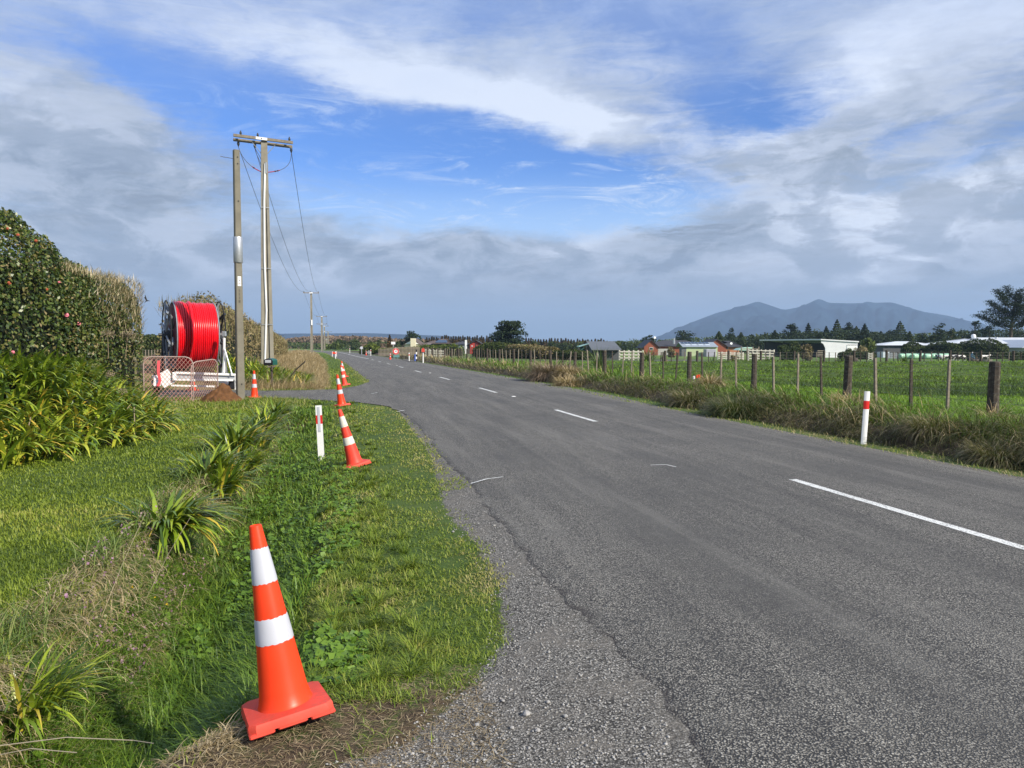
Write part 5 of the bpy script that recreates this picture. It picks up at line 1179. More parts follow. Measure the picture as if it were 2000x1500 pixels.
# ------------------------------------------------------------------ letterbox
x, y, z = at(527, 30.5); zb2 = zat(712, 30.5)-z
t = thing('letterbox', 'dark green letterbox on a post among the agapanthus', 'letterbox', (x, y, z), -math.atan2(x, y)+R(-22))
arch = [(-.17, 0), (.17, 0), (.17, .18), (.12, .24), (0, .27), (-.12, .24), (-.17, .18)]
m2 = MB(); m2.prism([(p[0]*.98, p[1]+zb2-.02) for p in arch], -.18, .34, 'y'); m2.build('box_body', M['green_box'], t)
m2 = MB(); m2.prism([(p[0]*1.06, p[1]*1.03+zb2-.03) for p in arch], -.20, -.17, 'y'); m2.build('box_front', M['black'], t)
MB().box((0, -.21, zb2+.13), (.24, .01, .11)).build('name_plate', M['grey_refl'], t)
MB().box((.02, .05, zb2-.08), (.12, .5, .06)).build('bracket', M['wood'], t)
MB().tube([(.02, .1, -.1), (.02, .1, zb2-.05)], .05, 8).build('post', M['wood_dark'], t)
MB().box((0.2, -.1, zb2-.06), (.5, .03, .02)).build('support_arm', M['wood'], t)

# ------------------------------------------------------------------ roadside fence on the right
fence = thing('farm_fence', 'long post and batten wire fence beside the road on the right', 'fence', (11.9, 12.3, T(11.9, 12.3)))
fl = Vector(fence.location)
def fx(y): return 11.9 + (road_c(y)-road_c(12))*.95
def fence_post(i, x, y, top, w, lean, mat, name, sq=False, hh=None):
    z0 = T(x, y); rr = random.Random(i*7+3)
    n = 9 if not sq else 4; mb = MB(); pts = []
    H = top-z0
    dx, dy = rr.gauss(0, lean), rr.gauss(0, lean)
    for f in (-.25, .0, .3, .6, .97, 1.0): pts.append((dx*f*H, dy*f*H, f*H if f > 0 else f*.6))
    rd = [w*.58, w*.56, w*.5, w*.49, w*.48, w*.43]
    mb.tube(pts, rd, n)
    if not sq: mb.v = [tuple((v[0]*rr.uniform(.94, 1.06), v[1]*rr.uniform(.94, 1.06), v[2])) for v in mb.v]
    o = mb.build(name, mat, fence, loc=Vector((x, y, z0))-fl, fix=False); o.rotation_euler[2] = rr.random()*3 if not sq else rr.gauss(0, .15)
    return o
i = 0; yk = 12.35-4.25; posts = []
while yk < 108 and i < 24:
    x = float(fx(yk)); w = .205*(1.0 if i in (1,) else random.Random(i).uniform(.72, 1.0)); tp = 1.37-.0*i
    g = T(x, yk); tp = g+1.14+random.Random(i+50).uniform(-.05, .05)
    fence_post(i, x, yk, tp, w, .018, M['wood_dark'], 'fence_post'); posts.append((x, yk))
    for j in (1, 2, 3):
        y2 = yk+4.3*j/4+random.Random(i*5+j).gauss(0, .07); x2 = float(fx(y2)); 
        fence_post(100+i*4+j, x2, y2, T(x2, y2)+1.13+random.Random(i*9+j).uniform(-.06, .06), random.Random(i*3+j).uniform(.062, .082), .03, M['wood'] if random.Random(i*13+j).random() < .6 else M['wood_dark'], 'batten', True)
    yk += 4.3; i += 1
for k in range(6):
    pts = []; 
    for yy in np.arange(6, 112, 4.3):
        x = float(fx(yy)); pts.append(Vector((x-.07, yy, T(x, yy)+.18+.17*k))-fl)
    m2 = MB(); m2.tube(pts, .0032 if k < 5 else .004, 4, False); m2.build('fence_wire', M['wire'], fence, fix=False)
# coloured pegs tied beside the fourth thick post
for k, (px, top, m_, lb) in enumerate(((1356, 733, 'white', 'small white peg flag beside the fence post'), (1362, 731, 'orange', 'orange ribboned survey peg, left of the pair by the fence post'), (1366, 730, 'orange', 'orange ribboned survey peg, right of the pair by the fence post'))):
    x, y, _ = at(px, 25.2); z = T(x, y); t = thing('survey_peg', lb, 'survey peg', (x, y, z), 0)
    hp = zat(top, 25.2)-z; MB().box((0, 0, hp/2-.1), (.03, .03, hp)).build('stake', M['wood'], t); MB().box((0, 0, hp-.08), (.075, .06, .11), rz(.4), .015).build('ribbon', M[m_], t)
# ------------------------------------------------------------------ second fence across the paddock
f2 = thing('paddock_fence', 'post and wire fence crossing the paddock beyond the grassy rise', 'fence', at(1640, 66)); f2l = Vector(f2.location)
k = 0
for px in np.arange(1262, 2010, 12.4):
    d = 66+ (px-1640)*.004; x, y, z = at(float(px)+random.Random(k).gauss(0, 1.5), d); big = (k % 5 == 3)
    mb = MB(); mb.tube([(0, 0, -.2), (random.Random(k).gauss(0, .03), 0, 1.12 if big else 1.0)], .11 if big else .045, 6)
    mb.build('fence_post' if big else 'batten', M['wood_dark'] if (big or k % 3) else M['wood'], f2, loc=Vector((x, y, z))-f2l); k += 1
for j in range(4):
    m2 = MB(); m2.tube([Vector(at(px, 66+(px-1640)*.004))+Vector((0, 0, .25+.24*j))-f2l for px in range(1262, 2030, 40)], .006, 3, False); m2.build('fence_wire', M['wire'], f2, fix=False)
# bird
x, y, z = at(285, 40, 587); b = MB(); b.add([(0, 0, 0), (.06, .02, .03), (.22, .04, -.02), (.1, 0, -.03), (-.05, 0, .16), (-.03, 0, .32), (-.09, 0, .17), (.02, 0, -.05), (-.10, -.02, -.16), (.09, .02, .0)], [(0, 1, 2, 3), (0, 1, 5, 4), (0, 4, 6), (0, 3, 7), (7, 8, 0)])
tag(b.build('bird', M['black'], loc=(x, y, z)), 'small dark bird in flight between the hedge and the reel', 'bird')
# ------------------------------------------------------------------ mountains and far hills
def range_mesh(name, prof, dist, depth, seed, mat, label, rough=.06):
    px = np.array([p[0] for p in prof], float); py = np.array([p[1] for p in prof], float)
    u = np.linspace(px[0], px[-1], 260); yv = np.interp(u, px, py); kk = np.ones(3)/3; yv = np.convolve(np.pad(yv, 1, 'edge'), kk, 'valid')
    H = np.array([max(0, zat(q, dist)) for q in yv]) + 3
    w = np.linspace(-1, 1, 41); V = []
    for j, t in enumerate(w):
        d = dist+t*depth; prof_t = (1-abs(t))
        for i, a in enumerate(u):
            x, y, _ = at(a, d, 675)
            nz = (fbm(np.array([a*.035+seed]), np.array([t*4+seed]), 5)[0]-.5)
            h = H[i]*prof_t*(1+nz*rough*8*(1-(1-abs(t))**6) ) - (12 if abs(t) == 1 else 0)
            V.append((x, y, h-2))
    ii = np.arange(len(V)).reshape(len(w), len(u)); q = np.stack([ii[:-1, :-1], ii[:-1, 1:], ii[1:, 1:], ii[1:, :-1]], -1).reshape(-1, 4)
    o = link(name, np_mesh(name, np.array(V), q, smooth_=True), mat)
    return struct(o, label)
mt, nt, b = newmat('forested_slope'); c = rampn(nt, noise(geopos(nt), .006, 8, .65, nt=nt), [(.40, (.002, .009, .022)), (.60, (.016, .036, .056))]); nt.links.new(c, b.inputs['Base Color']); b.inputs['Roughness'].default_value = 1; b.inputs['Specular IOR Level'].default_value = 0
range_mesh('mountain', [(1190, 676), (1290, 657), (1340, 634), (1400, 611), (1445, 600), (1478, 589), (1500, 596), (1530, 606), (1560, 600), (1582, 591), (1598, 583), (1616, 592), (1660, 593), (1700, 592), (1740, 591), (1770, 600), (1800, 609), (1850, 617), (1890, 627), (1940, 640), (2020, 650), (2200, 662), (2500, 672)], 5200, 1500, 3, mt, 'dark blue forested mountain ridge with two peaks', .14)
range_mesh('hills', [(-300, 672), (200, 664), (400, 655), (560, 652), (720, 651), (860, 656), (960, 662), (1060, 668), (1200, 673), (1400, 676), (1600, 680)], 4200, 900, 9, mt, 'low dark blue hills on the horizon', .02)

# ------------------------------------------------------------------ trees
def crown_pts(kind, n, h, w, rg, base=.12):
    if kind == 'conifer':
        t = rg.random(n)**.8; lv = np.round(t*14)/14; r = (1-lv)**.75*w/2*(.25+.75*rg.random(n)**.6)*(.8+.35*vnoise(lv*30, lv*0+3)); a = rg.random(n)*6.283
        a = np.round(a*2.2+lv*9)/2.2+rg.normal(size=n)*.22; z = base*h+(1-base)*h*(t*.55+lv*.45)-r*.12
        return np.stack([r*np.cos(a), r*np.sin(a), z], -1)
    if kind == 'round': K, fl, rr_ = 26, .9, .24
    if kind == 'layer': K, fl, rr_ = 64, .34, .25
    if kind == 'ragged': K, fl, rr_ = 34, .8, .20
    C = []
    while len(C) < K:
        u, v, s = rg.uniform(-1, 1), rg.uniform(-1, 1), rg.uniform(0, 1)
        lim = {'round': 1-(2*s-1)**2*.9, 'layer': (1-s**2.4)*(.85+.15*min(1, s*4)), 'ragged': (1-s)**.8*(.5+.5*min(1, s*5))}[kind]
        if math.hypot(u, v) < math.sqrt(max(lim, .01))*.82 and (math.hypot(u, v) > .25*lim or s > .6): C.append((u*w/2, v*w/2, base*h+s*(1-base)*h*.95))
    C = np.array(C); k = rg.integers(0, K, n); sz = (.6+.6*rg.random(K))[k][:, None]
    d = rg.normal(size=(n, 3)); d /= np.linalg.norm(d, axis=1)[:, None]; d *= (rg.random(n)**.4)[:, None]
    return C[k]+d*sz*np.array([w*rr_, w*rr_, min(w, h)*rr_*fl])
TREE_ME = {}
def tree(label, px, ytop, wpx, d, kind, mat, seed, name='tree', cat='tree', n=900, leaf=None, group=None, base=.1, share=None, sink=0.0):
    x, y, z = at(px, d); H = zat(ytop, d)-z; W = wpx*d/F
    leaf = leaf or max(.16, d*.0021)
    key = share
    t = thing(name, label, cat, (x, y, z-sink), random.Random(seed).random()*6, group)
    if key and key in TREE_ME:
        (a, b), (h0, w0) = TREE_ME[key]
    else:
        rg = np.random.default_rng(seed); P = crown_pts(kind, n, H, W, rg, base)
        V, q = leaf_mesh_data(P, np.stack([P[:, 0], P[:, 1], (P[:, 2]-H*.4)+.3], -1)/max(W, 1)+rg.normal(size=P.shape)*.2, leaf*(.6+.8*rg.random(len(P))), seed, .6, .5)
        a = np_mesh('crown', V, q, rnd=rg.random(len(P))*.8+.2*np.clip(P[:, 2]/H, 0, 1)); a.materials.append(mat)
        mb = MB(); lean = rg.normal()*.03
        mb.tube([(0, 0, -.4), (lean*H*.3, 0, H*.3), (lean*H, 0, H*.62), (lean*H, .02*H, H*.9)], [max(.05, H*.025), H*.019, H*.011, H*.003], 7)
        for _ in range(7):
            an = rg.random()*6.28; zz = H*rg.uniform(.15, .6); mb.tube([(lean*zz, 0, zz), (W*.18*math.cos(an), W*.18*math.sin(an), zz+H*.08), (W*.34*math.cos(an), W*.34*math.sin(an), zz+H*.14)], [H*.009, H*.006, H*.002], 4)
        b = mb.build('t', BARK).data; bpy.data.objects.remove([o for o in bpy.data.objects if o.data == b][0])
        h0, w0 = H, W
        if key: TREE_ME[key] = ((a, b), (H, W))
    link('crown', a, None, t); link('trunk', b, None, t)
    t.scale = (W/w0, W/w0, H/h0)
    return t
# big dark macrocarpa in the middle and the spreading one behind the brown roof
tree('big dome-shaped dark macrocarpa standing alone in the middle distance', 995, 621, 72, 180, 'layer', PINE, 201, 'macrocarpa', n=9500, leaf=.48, base=.0)
tree('spreading dark macrocarpa behind the cream chimney', 804, 645, 46, 235, 'layer', PINE, 202, 'macrocarpa', n=2600, leaf=.6, base=.05)
tree('dark macrocarpa behind the left end of the brick house', 1267, 653, 34, 270, 'layer', PINE, 203, 'macrocarpa', n=2000, leaf=.62, base=.05)
tree('dark cone-headed pine behind the flue of the brick house', 1337, 641, 44, 285, 'layer', PINE, 204, 'pine_tree', n=2400, leaf=.62, base=.05)
tree('narrow brown conifer left of the macrocarpa behind the house', 761, 654, 15, 210, 'conifer', CON, 205, 'conifer', n=900)
tree('grey bare-headed tree at the far right of the road end', 740, 661, 18, 300, 'ragged', MIX, 206, n=600)
# rows of brown conifers on the skyline
k = 0
for (a, b, step, yt) in ((833, 863, 4.6, 659), (864, 910, 4.6, 656), (913, 966, 4.8, 657), (1028, 1062, 4.8, 661), (1062, 1112, 5.0, 662), (1116, 1182, 5.2, 663)):
    px = a
    while px < b:
        r_ = random.Random(k); tree('brown conifer in the sheltering row on the skyline', px+r_.gauss(0, .6), yt+r_.uniform(-1.5, 2.5), 10.5, 330+r_.uniform(-6, 6), 'conifer', CON, 300+k % 5, 'conifer', 'tree', n=420, leaf=.75, group='conifer row along the skyline', share=('con', k % 5)); px += step*r_.uniform(.85, 1.2); k += 1
# dark mixed belt behind the white shed
belt = [(1404, 650, 24), (1426, 642, 22), (1447, 652, 20), (1468, 656, 26), (1492, 650, 24), (1513, 648, 22), (1531, 656, 20), (1545, 631, 24), (1561, 648, 18), (1578, 634, 22), (1597, 643, 24), (1613, 640, 20), (1634, 627, 26), (1655, 628, 22), (1672, 640, 22), (1688, 635, 24), (1703, 640, 22), (1720, 650, 20), (1757, 630, 30), (1742, 645, 24), (1776, 650, 20), (1560, 655, 30), (1480, 660, 30), (1600, 655, 34), (1650, 652, 34), (1700, 655, 34)]
for k, (px, yt, w) in enumerate(belt):
    kd = 'conifer' if k % 3 != 1 else 'ragged'
    tree('dark conifer in the shelter belt behind the white shed' , px, yt-2, w*1.7, 262+(k*37 % 23), kd, PINE if k % 2 else MIX, 400+k, 'conifer', n=2300, leaf=.62, group='shelter belt behind the white shed')
for k, (px, yt, w, kd, lb) in enumerate(((1836, 630, 34, 'layer', 'flat-topped dark tree left of the big pine'), (1858, 632, 34, 'ragged', 'ragged brownish tree between the flat-topped tree and the pine'), (1822, 645, 24, 'ragged', 'grey-tipped tree in front of the flat-topped tree'), (1800, 650, 34, 'ragged', 'low brushy tree behind the dark garage'), (1904, 619, 38, 'ragged', 'dark twin-headed tree beside the big pine'), (1930, 632, 44, 'ragged', 'dark tree directly under the left limbs of the pine'), (1985, 633, 60, 'ragged', 'dark mass of tree under the right limbs of the pine'), (1880, 645, 40, 'ragged', 'dark tree behind the left end of the white house'), (1835, 660, 22, 'round', 'bushy olive tree between garage and white house'))):
    tree(lb, px, yt, w, 235+k*3, kd, PINE if k in (0, 4, 5, 6, 7) else MIX, 450+k, n=1700, leaf=.55)
# trees filling the skyline left of the brick house and behind
for k, (px, yt, w) in enumerate(((1190, 668, 30), (1212, 666, 34), (1236, 664, 34), (1200, 667, 26), (1455, 660, 24), (1385, 664, 20), (1045, 668, 24), (1085, 668, 26), (1075, 664, 20), (1105, 667, 26), (1130, 668, 26))):
    tree('dark green rounded tree in the far line of trees', px, yt, w, 300, 'round' if k != 8 else 'ragged', MIX, 480+k, n=700, leaf=.62, group='far line of rounded trees')
# trees at the bend of the road
for k, (px, yt, w, d, m_, kd, lb) in enumerate(((664, 662, 28, 300, MIX, 'round', 'dark round tree left of the road at the bend'), (656, 668, 18, 280, OLIVE, 'round', 'greener bush at the foot of the far poles'), (693, 664, 30, 320, MIX, 'round', 'dark spreading tree behind the road bend'), (710, 671, 22, 300, RUSSET, 'ragged', 'leafless russet tree behind the bend'), (722, 666, 26, 330, MIX, 'round', 'dark tree right of the bend'), (747, 670, 20, 300, RUSSET, 'ragged', 'leafless grey tree behind the white board'), (775, 668, 24, 300, MIX, 'ragged', 'thin-topped tree behind the white board'), (640, 672, 18, 300, OLIVE, 'round', 'olive bush behind the second power pole'))):
    tree(lb, px, yt, w, d, kd, m_, 500+k, n=900, leaf=.62)
def belt_mass(name, label, prof, d, mat, n, leaf, seed, dep=12):
    px = np.array([p[0] for p in prof]); py = np.array([p[1] for p in prof]); rg = np.random.default_rng(seed); u = rg.uniform(px[0], px[-1], n)
    ytop = np.interp(u, px, py)+3.0*(fbm(u*.12+seed, u*0, 3)-.5); dd = d+rg.uniform(-dep, dep, n)
    P = np.array([at(a, b_, 675) for a, b_ in zip(u, dd)]); P[:, 2] = terrain(P[:, 0], P[:, 1]); top = np.array([zat(q, d) for q in ytop]); P[:, 2] += np.maximum(.3, top-P[:, 2])*rg.random(n)**.6
    V, q = leaf_mesh_data(P, np.tile([0, -.6, .6], (n, 1)), leaf*(.5+rg.random(n)), seed, .6, .8)
    return stuff(link(name, np_mesh(name, V, q, rnd=rg.random(n)), mat), label)
belt_mass('bare_woodland', 'leafless russet woodland beyond the end of the road', [(560, 662), (600, 658), (640, 656), (690, 657), (740, 660), (790, 663), (830, 664), (870, 668)], 430, RUSSET, 9000, 1.3, 601, 20)
belt_mass('shelter_belt', 'dense dark lower growth of the shelter belt', [(1392, 664), (1410, 656), (1450, 658), (1500, 655), (1540, 648), (1600, 648), (1640, 643), (1690, 645), (1725, 652), (1780, 655), (1800, 660), (1830, 650), (1880, 646), (1930, 645), (2060, 642), (2200, 650)], 268, PINE, 14000, .62, 603, 10)
belt_mass('far_woodland', 'dark continuous far-off woodland along the horizon', [(200, 664), (280, 664), (560, 668), (640, 672), (760, 668), (900, 668), (1180, 667), (1290, 664), (1400, 658), (1560, 650), (1720, 650), (1800, 652), (2060, 640), (2300, 655)], 390, MIX, 16000, 1.1, 602, 25)
# near hedges of the houses on the right
def pxhedge(name, label, pts, leaf, n, mat, seed, wm_=3.0, **kw):
    st = []
    for (px, d, yt) in pts: x, y, z = at(px, d); st.append((x, y, max(.5, zat(yt, d)-z), wm_))
    return hedge(name, label, st, leaf, n, mat, seed, **kw)
pxhedge('garden_hedge', 'bright olive round-topped hedge beside the road bend', [(716, 152, 677), (727, 150, 672), (741, 150, 675)], .30, 2600, OLIVE, 610, 4.5, lump=.2, power=2.2)
pxhedge('garden_hedge', 'low green hedge running in front of the brown-roofed house', [(741, 150, 681), (765, 142, 680), (800, 134, 679), (845, 126, 675), (898, 118, 673)], .26, 6500, OLIVE, 611, 2.6, lump=.22, power=2.6)
pxhedge('clipped_hedge', 'dark clipped block hedge left of the big macrocarpa trunk', [(938, 104, 676), (960, 102, 670), (988, 100, 671), (1000, 99, 673)], .22, 5200, MIX, 612, 4.0, lump=.12, power=3.4)
pxhedge('clipped_hedge', 'square-cut dark hedge right of the macrocarpa with a pale cut top', [(1003, 98, 674), (1030, 94, 673), (1060, 92, 677), (1078, 90, 680)], .20, 6500, SCRUB, 613, 3.6, lump=.06, power=5)
pxhedge('clipped_hedge', 'low dark hedge behind the tussock mound', [(1096, 90, 684), (1120, 86, 684), (1150, 84, 687)], .2, 2600, MIX, 614, 2.6, lump=.15)
pxhedge('clipped_hedge', 'dark clipped hedge with flat top beside the white shed', [(1637, 165, 688), (1670, 163, 687), (1712, 161, 688)], .3, 3200, MIX, 615, 3.5, lump=.05, power=5)
pxhedge('garden_hedge', 'long dark shrubbery in front of the white house', [(1815, 176, 682), (1840, 172, 668), (1870, 170, 670), (1900, 168, 668), (1935, 166, 667), (1955, 166, 670), (1966, 166, 676)], .38, 7500, MIX, 616, 6, lump=.35, power=2.4, lf=.3)
pxhedge('garden_hedge', 'grey-green shrubs against the dark garage', [(1760, 178, 674), (1775, 177, 670), (1795, 176, 671), (1812, 176, 676)], .34, 3600, MIX, 617, 4.5, lump=.35, power=2.4, lf=.3)
# bushes as single plants
for k, (px, yt, w, d, m_, lb) in enumerate(((1529, 671, 20, 150, MIX, 'small rounded dark bush left of the white shed'), (1552, 668, 42, 152, MIX, 'large rounded bush covering the open end of the white shed'), (1574, 672, 26, 152, SCRUB, 'purplish bush in front of the shed opening'), (1579, 690, 16, 148, SCRUB, 'low reddish shrub below the shed opening'), (1694, 663, 34, 172, OLIVE, 'tall round light olive bush right of the white shed'), (1682, 677, 26, 168, SCRUB, 'low orange-tinged shrub right of the white shed'), (1660, 683, 24, 167, MIX, 'dark shrub at the foot of the shed wall'), (1978, 684, 26, 150, MIX, 'small round dark tree at the right in front of the white house'), (2000, 686, 22, 152, MIX, 'dark bush cut by the right edge'), (1312, 677, 15, 178, SCRUB, 'brownish round bush left of the green shed'), (1298, 692, 12, 66, SCRUB, 'small scrubby bush by the paddock fence'), (1434, 693, 16, 66, SCRUB, 'bare scrubby bush by the paddock fence, right of the green shed'))):
    tree(lb, px, yt, w, d, 'round', m_, 620+k, 'bush', 'bush', n=2200 if d > 100 else 500, leaf=d*.0020, base=.0)
for (px, d, yt) in ((1978, 150, 676),): pass
# field hedge seen through the gap on the left
pxhedge('field_hedge', 'dark green hedge across the field behind the reel', [(235, 92, 655), (290, 92, 655), (340, 92, 656), (430, 92, 657)], .24, 6500, MIX, 630, 2.5, lump=.12)
# post row under the field hedge
pf = thing('field_fence', 'pale little fence under the hedge across the field', 'fence', at(305, 86)); pv = Vector(pf.location)
for k in range(14):
    px = 272+k*6; q = Vector(at(px, 86)); MB().box((0, 0, .35), (.09, .07, .8)).build('picket', M['wood'], pf, loc=q-pv)
for k in range(3): MB().tube([Vector(at(px, 86))+Vector((0, 0, .25+.22*k))-pv for px in (268, 310, 356)], .012, 4).build('fence_wire', M['wire'], pf)
# dark boards of the trailer-side yard
yb = thing('board_fence', 'low dark board fence behind the wire mesh gate', 'fence', at(300, 34)); yv = Vector(yb.location)
for k in range(3): MB().tube([Vector(at(268, 34))+Vector((0, 0, .45+.30*k))-yv, Vector(at(330, 34))+Vector((0, 0, .45+.30*k))-yv], .07, 4).build('board', M['wood_dark'], yb)
for px in (270, 300, 329): MB().box((0, 0, .6), (.13, .13, 1.3)).build('fence_post', M['wood_dark'], yb, loc=Vector(at(px, 34.2))-yv)

# the big pine at the right edge
def big_pine():
    d = 200; px0 = 1972; x, y, z = at(px0, d); t = thing('pine_tree', 'tall open-limbed pine towering at the right edge behind the white house', 'tree', (x, y, z), -TH)
    s = d/F; H = zat(563, d)-z; rg = np.random.default_rng(9); mb = MB()
    tr_pts = [(0, 0, -.5), (.2, 0, H*.35), (.5, 0, H*.6), (1.0, 0, H*.8), (1.4, 0, H*.97)]; mb.tube(tr_pts, [.55, .42, .30, .18, .05], 8)
    P = []
    limbs = [(-56, 612, 640), (-48, 620, 645), (-48, 592, 622), (-35, 607, 630), (-38, 578, 608), (-30, 595, 615), (-14, 568, 590), (-24, 583, 603), (-5, 563, 585), (8, 570, 592), (22, 578, 600), (34, 590, 612), (42, 600, 622), (50, 608, 630), (48, 622, 640), (30, 600, 618), (16, 585, 605), (-20, 625, 645), (10, 612, 635), (-60, 618, 640), (28, 628, 645), (5, 598, 618), (-12, 605, 625)]
    for (dx, yt, ys) in limbs:
        tip_ = Vector((dx*s, rg.normal()*1.6, zat(yt, d)-z)); zs = min(zat(ys, d)-z, H*.95); st = Vector((.5+.9*max(0, (zs/H-.5)), 0, zs))
        mid = st.lerp(tip_, .5)+Vector((0, 0, -.5)); pts = [st.lerp(mid, f*2) if f < .5 else mid.lerp(tip_, f*2-1) for f in np.linspace(0, 1, 6)]
        mb.tube(pts, [.13, .12, .10, .08, .05, .02], 5)
        for f in np.linspace(.35, 1, 6):
            c = st.lerp(mid, f*2) if f < .5 else mid.lerp(tip_, f*2-1); m = 150
            e = rg.normal(size=(m, 3))*np.array([.75, .8, .24])*(1.15-.35*f)+np.array([0, 0, .35]); P.append(np.array(c)[None]+e)
    P = np.concatenate(P); V, q = leaf_mesh_data(P, np.tile([0, 0, 1.0], (len(P), 1)), .32*(.6+.8*rg.random(len(P))), 5, .5, .9)
    link('crown', np_mesh('crown', V, q, rnd=rg.random(len(P))*.8), PINE, t); mb.build('trunk', BARK, t)
big_pine()

# flax and tussock
def flax(label, px, d, ytop, n, seed, wpx, mat=FLAX, name='flax_plant', group=None):
    x, y, z = at(px, d); H = max(.5, zat(ytop, d)-z); o = strap(name, n, H*1.12, max(.05, d*.0011), wpx*d/F*.15, seed, mat, e0=(38, 88), droop=(.1, .9), dead=.05, seg=4)
    o.location = (x, y, z); return tag(o, label, 'plant', group)
flax('tall flax with upright leaves in front of the grey sloping shed', 1170, 46, 676, 60, 700, 40)
flax('broad flax plant left of the brick house paddock', 1266, 60, 681, 90, 701, 60)
flax('flax clump by the paddock fence left of the shed', 1503, 64, 694, 60, 702, 40)
flax('dark flax clump below the white shed', 1643, 66, 695, 60, 703, 34)
flax('small flax clump below the silage bales', 1766, 66, 694, 50, 704, 22)
flax('young flax on the roadside bank behind the fence', 1213, 37, 716, 18, 705, 20)
flax('pale young flax behind the third thick fence post', 1283, 33, 722, 16, 706, 20)
flax('thin flax tuft in the paddock before the green shed', 1393, 64, 694, 12, 707, 20)
def tussock(label, px, d, hpx, n, seed, wpx, mat, sx=None, name='tussock'):
    dl_ = None; x, y, z = at(px, d); H = hpx*d/F; o = strap(name, n, H*1.5, max(.01, d*.0006), wpx*d/F*.5, seed, mat, e0=(25, 85), droop=(1.0, 2.4), dead=.2, seg=5)
    o.location = (x, y, z); return tag(o, label, 'tussock')
tussock('big pinkish tussock mound where the fence disappears', 1080, 37.5, 36, 2600, 720, 60, leafmat('pink_tussock', [(.10, .075, .05), (.22, .16, .10), (.36, .26, .18), (.46, .36, .26)], .7, .15, .15))
tussock('pale straw tussock just right of the pinkish mound', 1112, 36, 24, 1400, 721, 30, STRAW)
tussock('straw tussock spilling to the road below the mound', 1112, 33.0, 22, 1500, 722, 44, STRAW)
tussock('coarse brown tussock left of the survey pegs', 1355, 21.8, 30, 2000, 723, 70, TUSS)
tussock('pale yellow tussock right of the survey pegs', 1388, 24.5, 34, 900, 724, 24, STRAW)
tussock('large drooping green tussock below the fence', 1452, 18.8, 38, 2400, 725, 110, leafmat('green_tussock', [(.03, .05, .015), (.06, .085, .022), (.11, .13, .035), (.26, .22, .12)], .55, .2, .2))
tussock('pale tussock against the thick post by the marker', 1660, 17.6, 30, 700, 726, 60, STRAW)
tussock('tussock with bent pale stems right of the marker post', 1830, 13.2, 40, 1500, 727, 100, TUSS)
tussock('sparse straw stems at the foot of the last thick post', 1945, 14.0, 44, 260, 728, 40, STRAW)
tussock('brown tussock in the bottom right of the bank', 1960, 11.2, 40, 1500, 729, 90, TUSS)

# ------------------------------------------------------------------ buildings
glass = simple('dark_window', (.03, .04, .05), .15, .1, 2, spec=.6)
brick = simple('orange_red_brick', (.27, .085, .050), .85, .15, 3, bmp=.2, fine=12); brick2 = simple('deep_red_cladding', (.40, .055, .045), .7, .1, 3)
roofd = simple('dark_tile_roof', (.055, .055, .062), .7, .2, 1.5); roofb = simple('brown_tile_roof', (.125, .095, .080), .75, .2, 1.5)
roofw = simple('pale_metal_roof', (.62, .65, .68), .4, .05, 1); cream = simple('cream_block', (.66, .60, .44), .8, .1, 2, bmp=.2, fine=8); whitew = simple('white_cladding', (.80, .81, .80), .5, .04, 1)
greenw = simple('pale_green_cladding', (.50, .58, .33), .6, .06, 1); greyw = simple('grey_cladding', (.13, .135, .14), .6, .12, 1); solar = simple('solar_glass', (.02, .05, .10), .18, .3, 1.2, spec=.7)
def corrugated(name, col, sc=18):
    m, nt, b = newmat(name); co = objco(nt); w = nt.nodes.new('ShaderNodeTexWave'); w.inputs['Scale'].default_value = sc*.1; nt.links.new(co, w.inputs['Vector'])
    n = noise(co, .6, 5, .6, nt=nt); nt.links.new(rampn(nt, n, [(.3, tuple(c*.85 for c in col)), (.7, col)]), b.inputs['Base Color']); b.inputs['Roughness'].default_value = .5; bump(nt, b, w.outputs[1], .5, .05); return m
corw = corrugated('white_corrugated_iron', (.80, .81, .82)); corg = corrugated('pale_green_iron', (.50, .58, .34)); cord = corrugated('dark_iron', (.10, .105, .11))
def bld(label, px, d, rot=0.0, name='house', cat='house'):
    x, y, z = at(px, d); return thing(name, label, cat, (x, y, z-.05), -TH+rot), z-.05
def gable(root, x0, x1, y0, y1, he, hr, wall, roof, ax='x', over=.45, wname='walls', rname='roof'):
    """walls with a pitched roof; ridge along ax"""
    mb = MB()
    if ax == 'x':
        ym = (y0+y1)/2; mb.prism([(y0, 0), (y1, 0), (y1, he), (ym, hr), (y0, he)], x0, x1, 'x')
        k = (hr-he)/((y1-y0)/2); e = over; rf = MB(); th = .16
        rf.prism([(y0-e, he-e*k+.05), (ym, hr+.05), (y1+e, he-e*k+.05), (y1+e, he-e*k+.05+th), (ym, hr+.05+th), (y0-e, he-e*k+.05+th)], x0-e*.8, x1+e*.8, 'x')
    else:
        xm = (x0+x1)/2; mb.prism([(x0, 0), (x1, 0), (x1, he), (xm, hr), (x0, he)], y0, y1, 'y')
        k = (hr-he)/((x1-x0)/2); e = over; rf = MB(); th = .16
        rf.prism([(x0-e, he-e*k+.05), (xm, hr+.05), (x1+e, he-e*k+.05), (x1+e, he-e*k+.05+th), (xm, hr+.05+th), (x0-e, he-e*k+.05+th)], y0-e*.8, y1+e*.8, 'y')
    w_ = mb.build(wname, wall, root); r_ = rf.build(rname, roof, root); return w_, r_
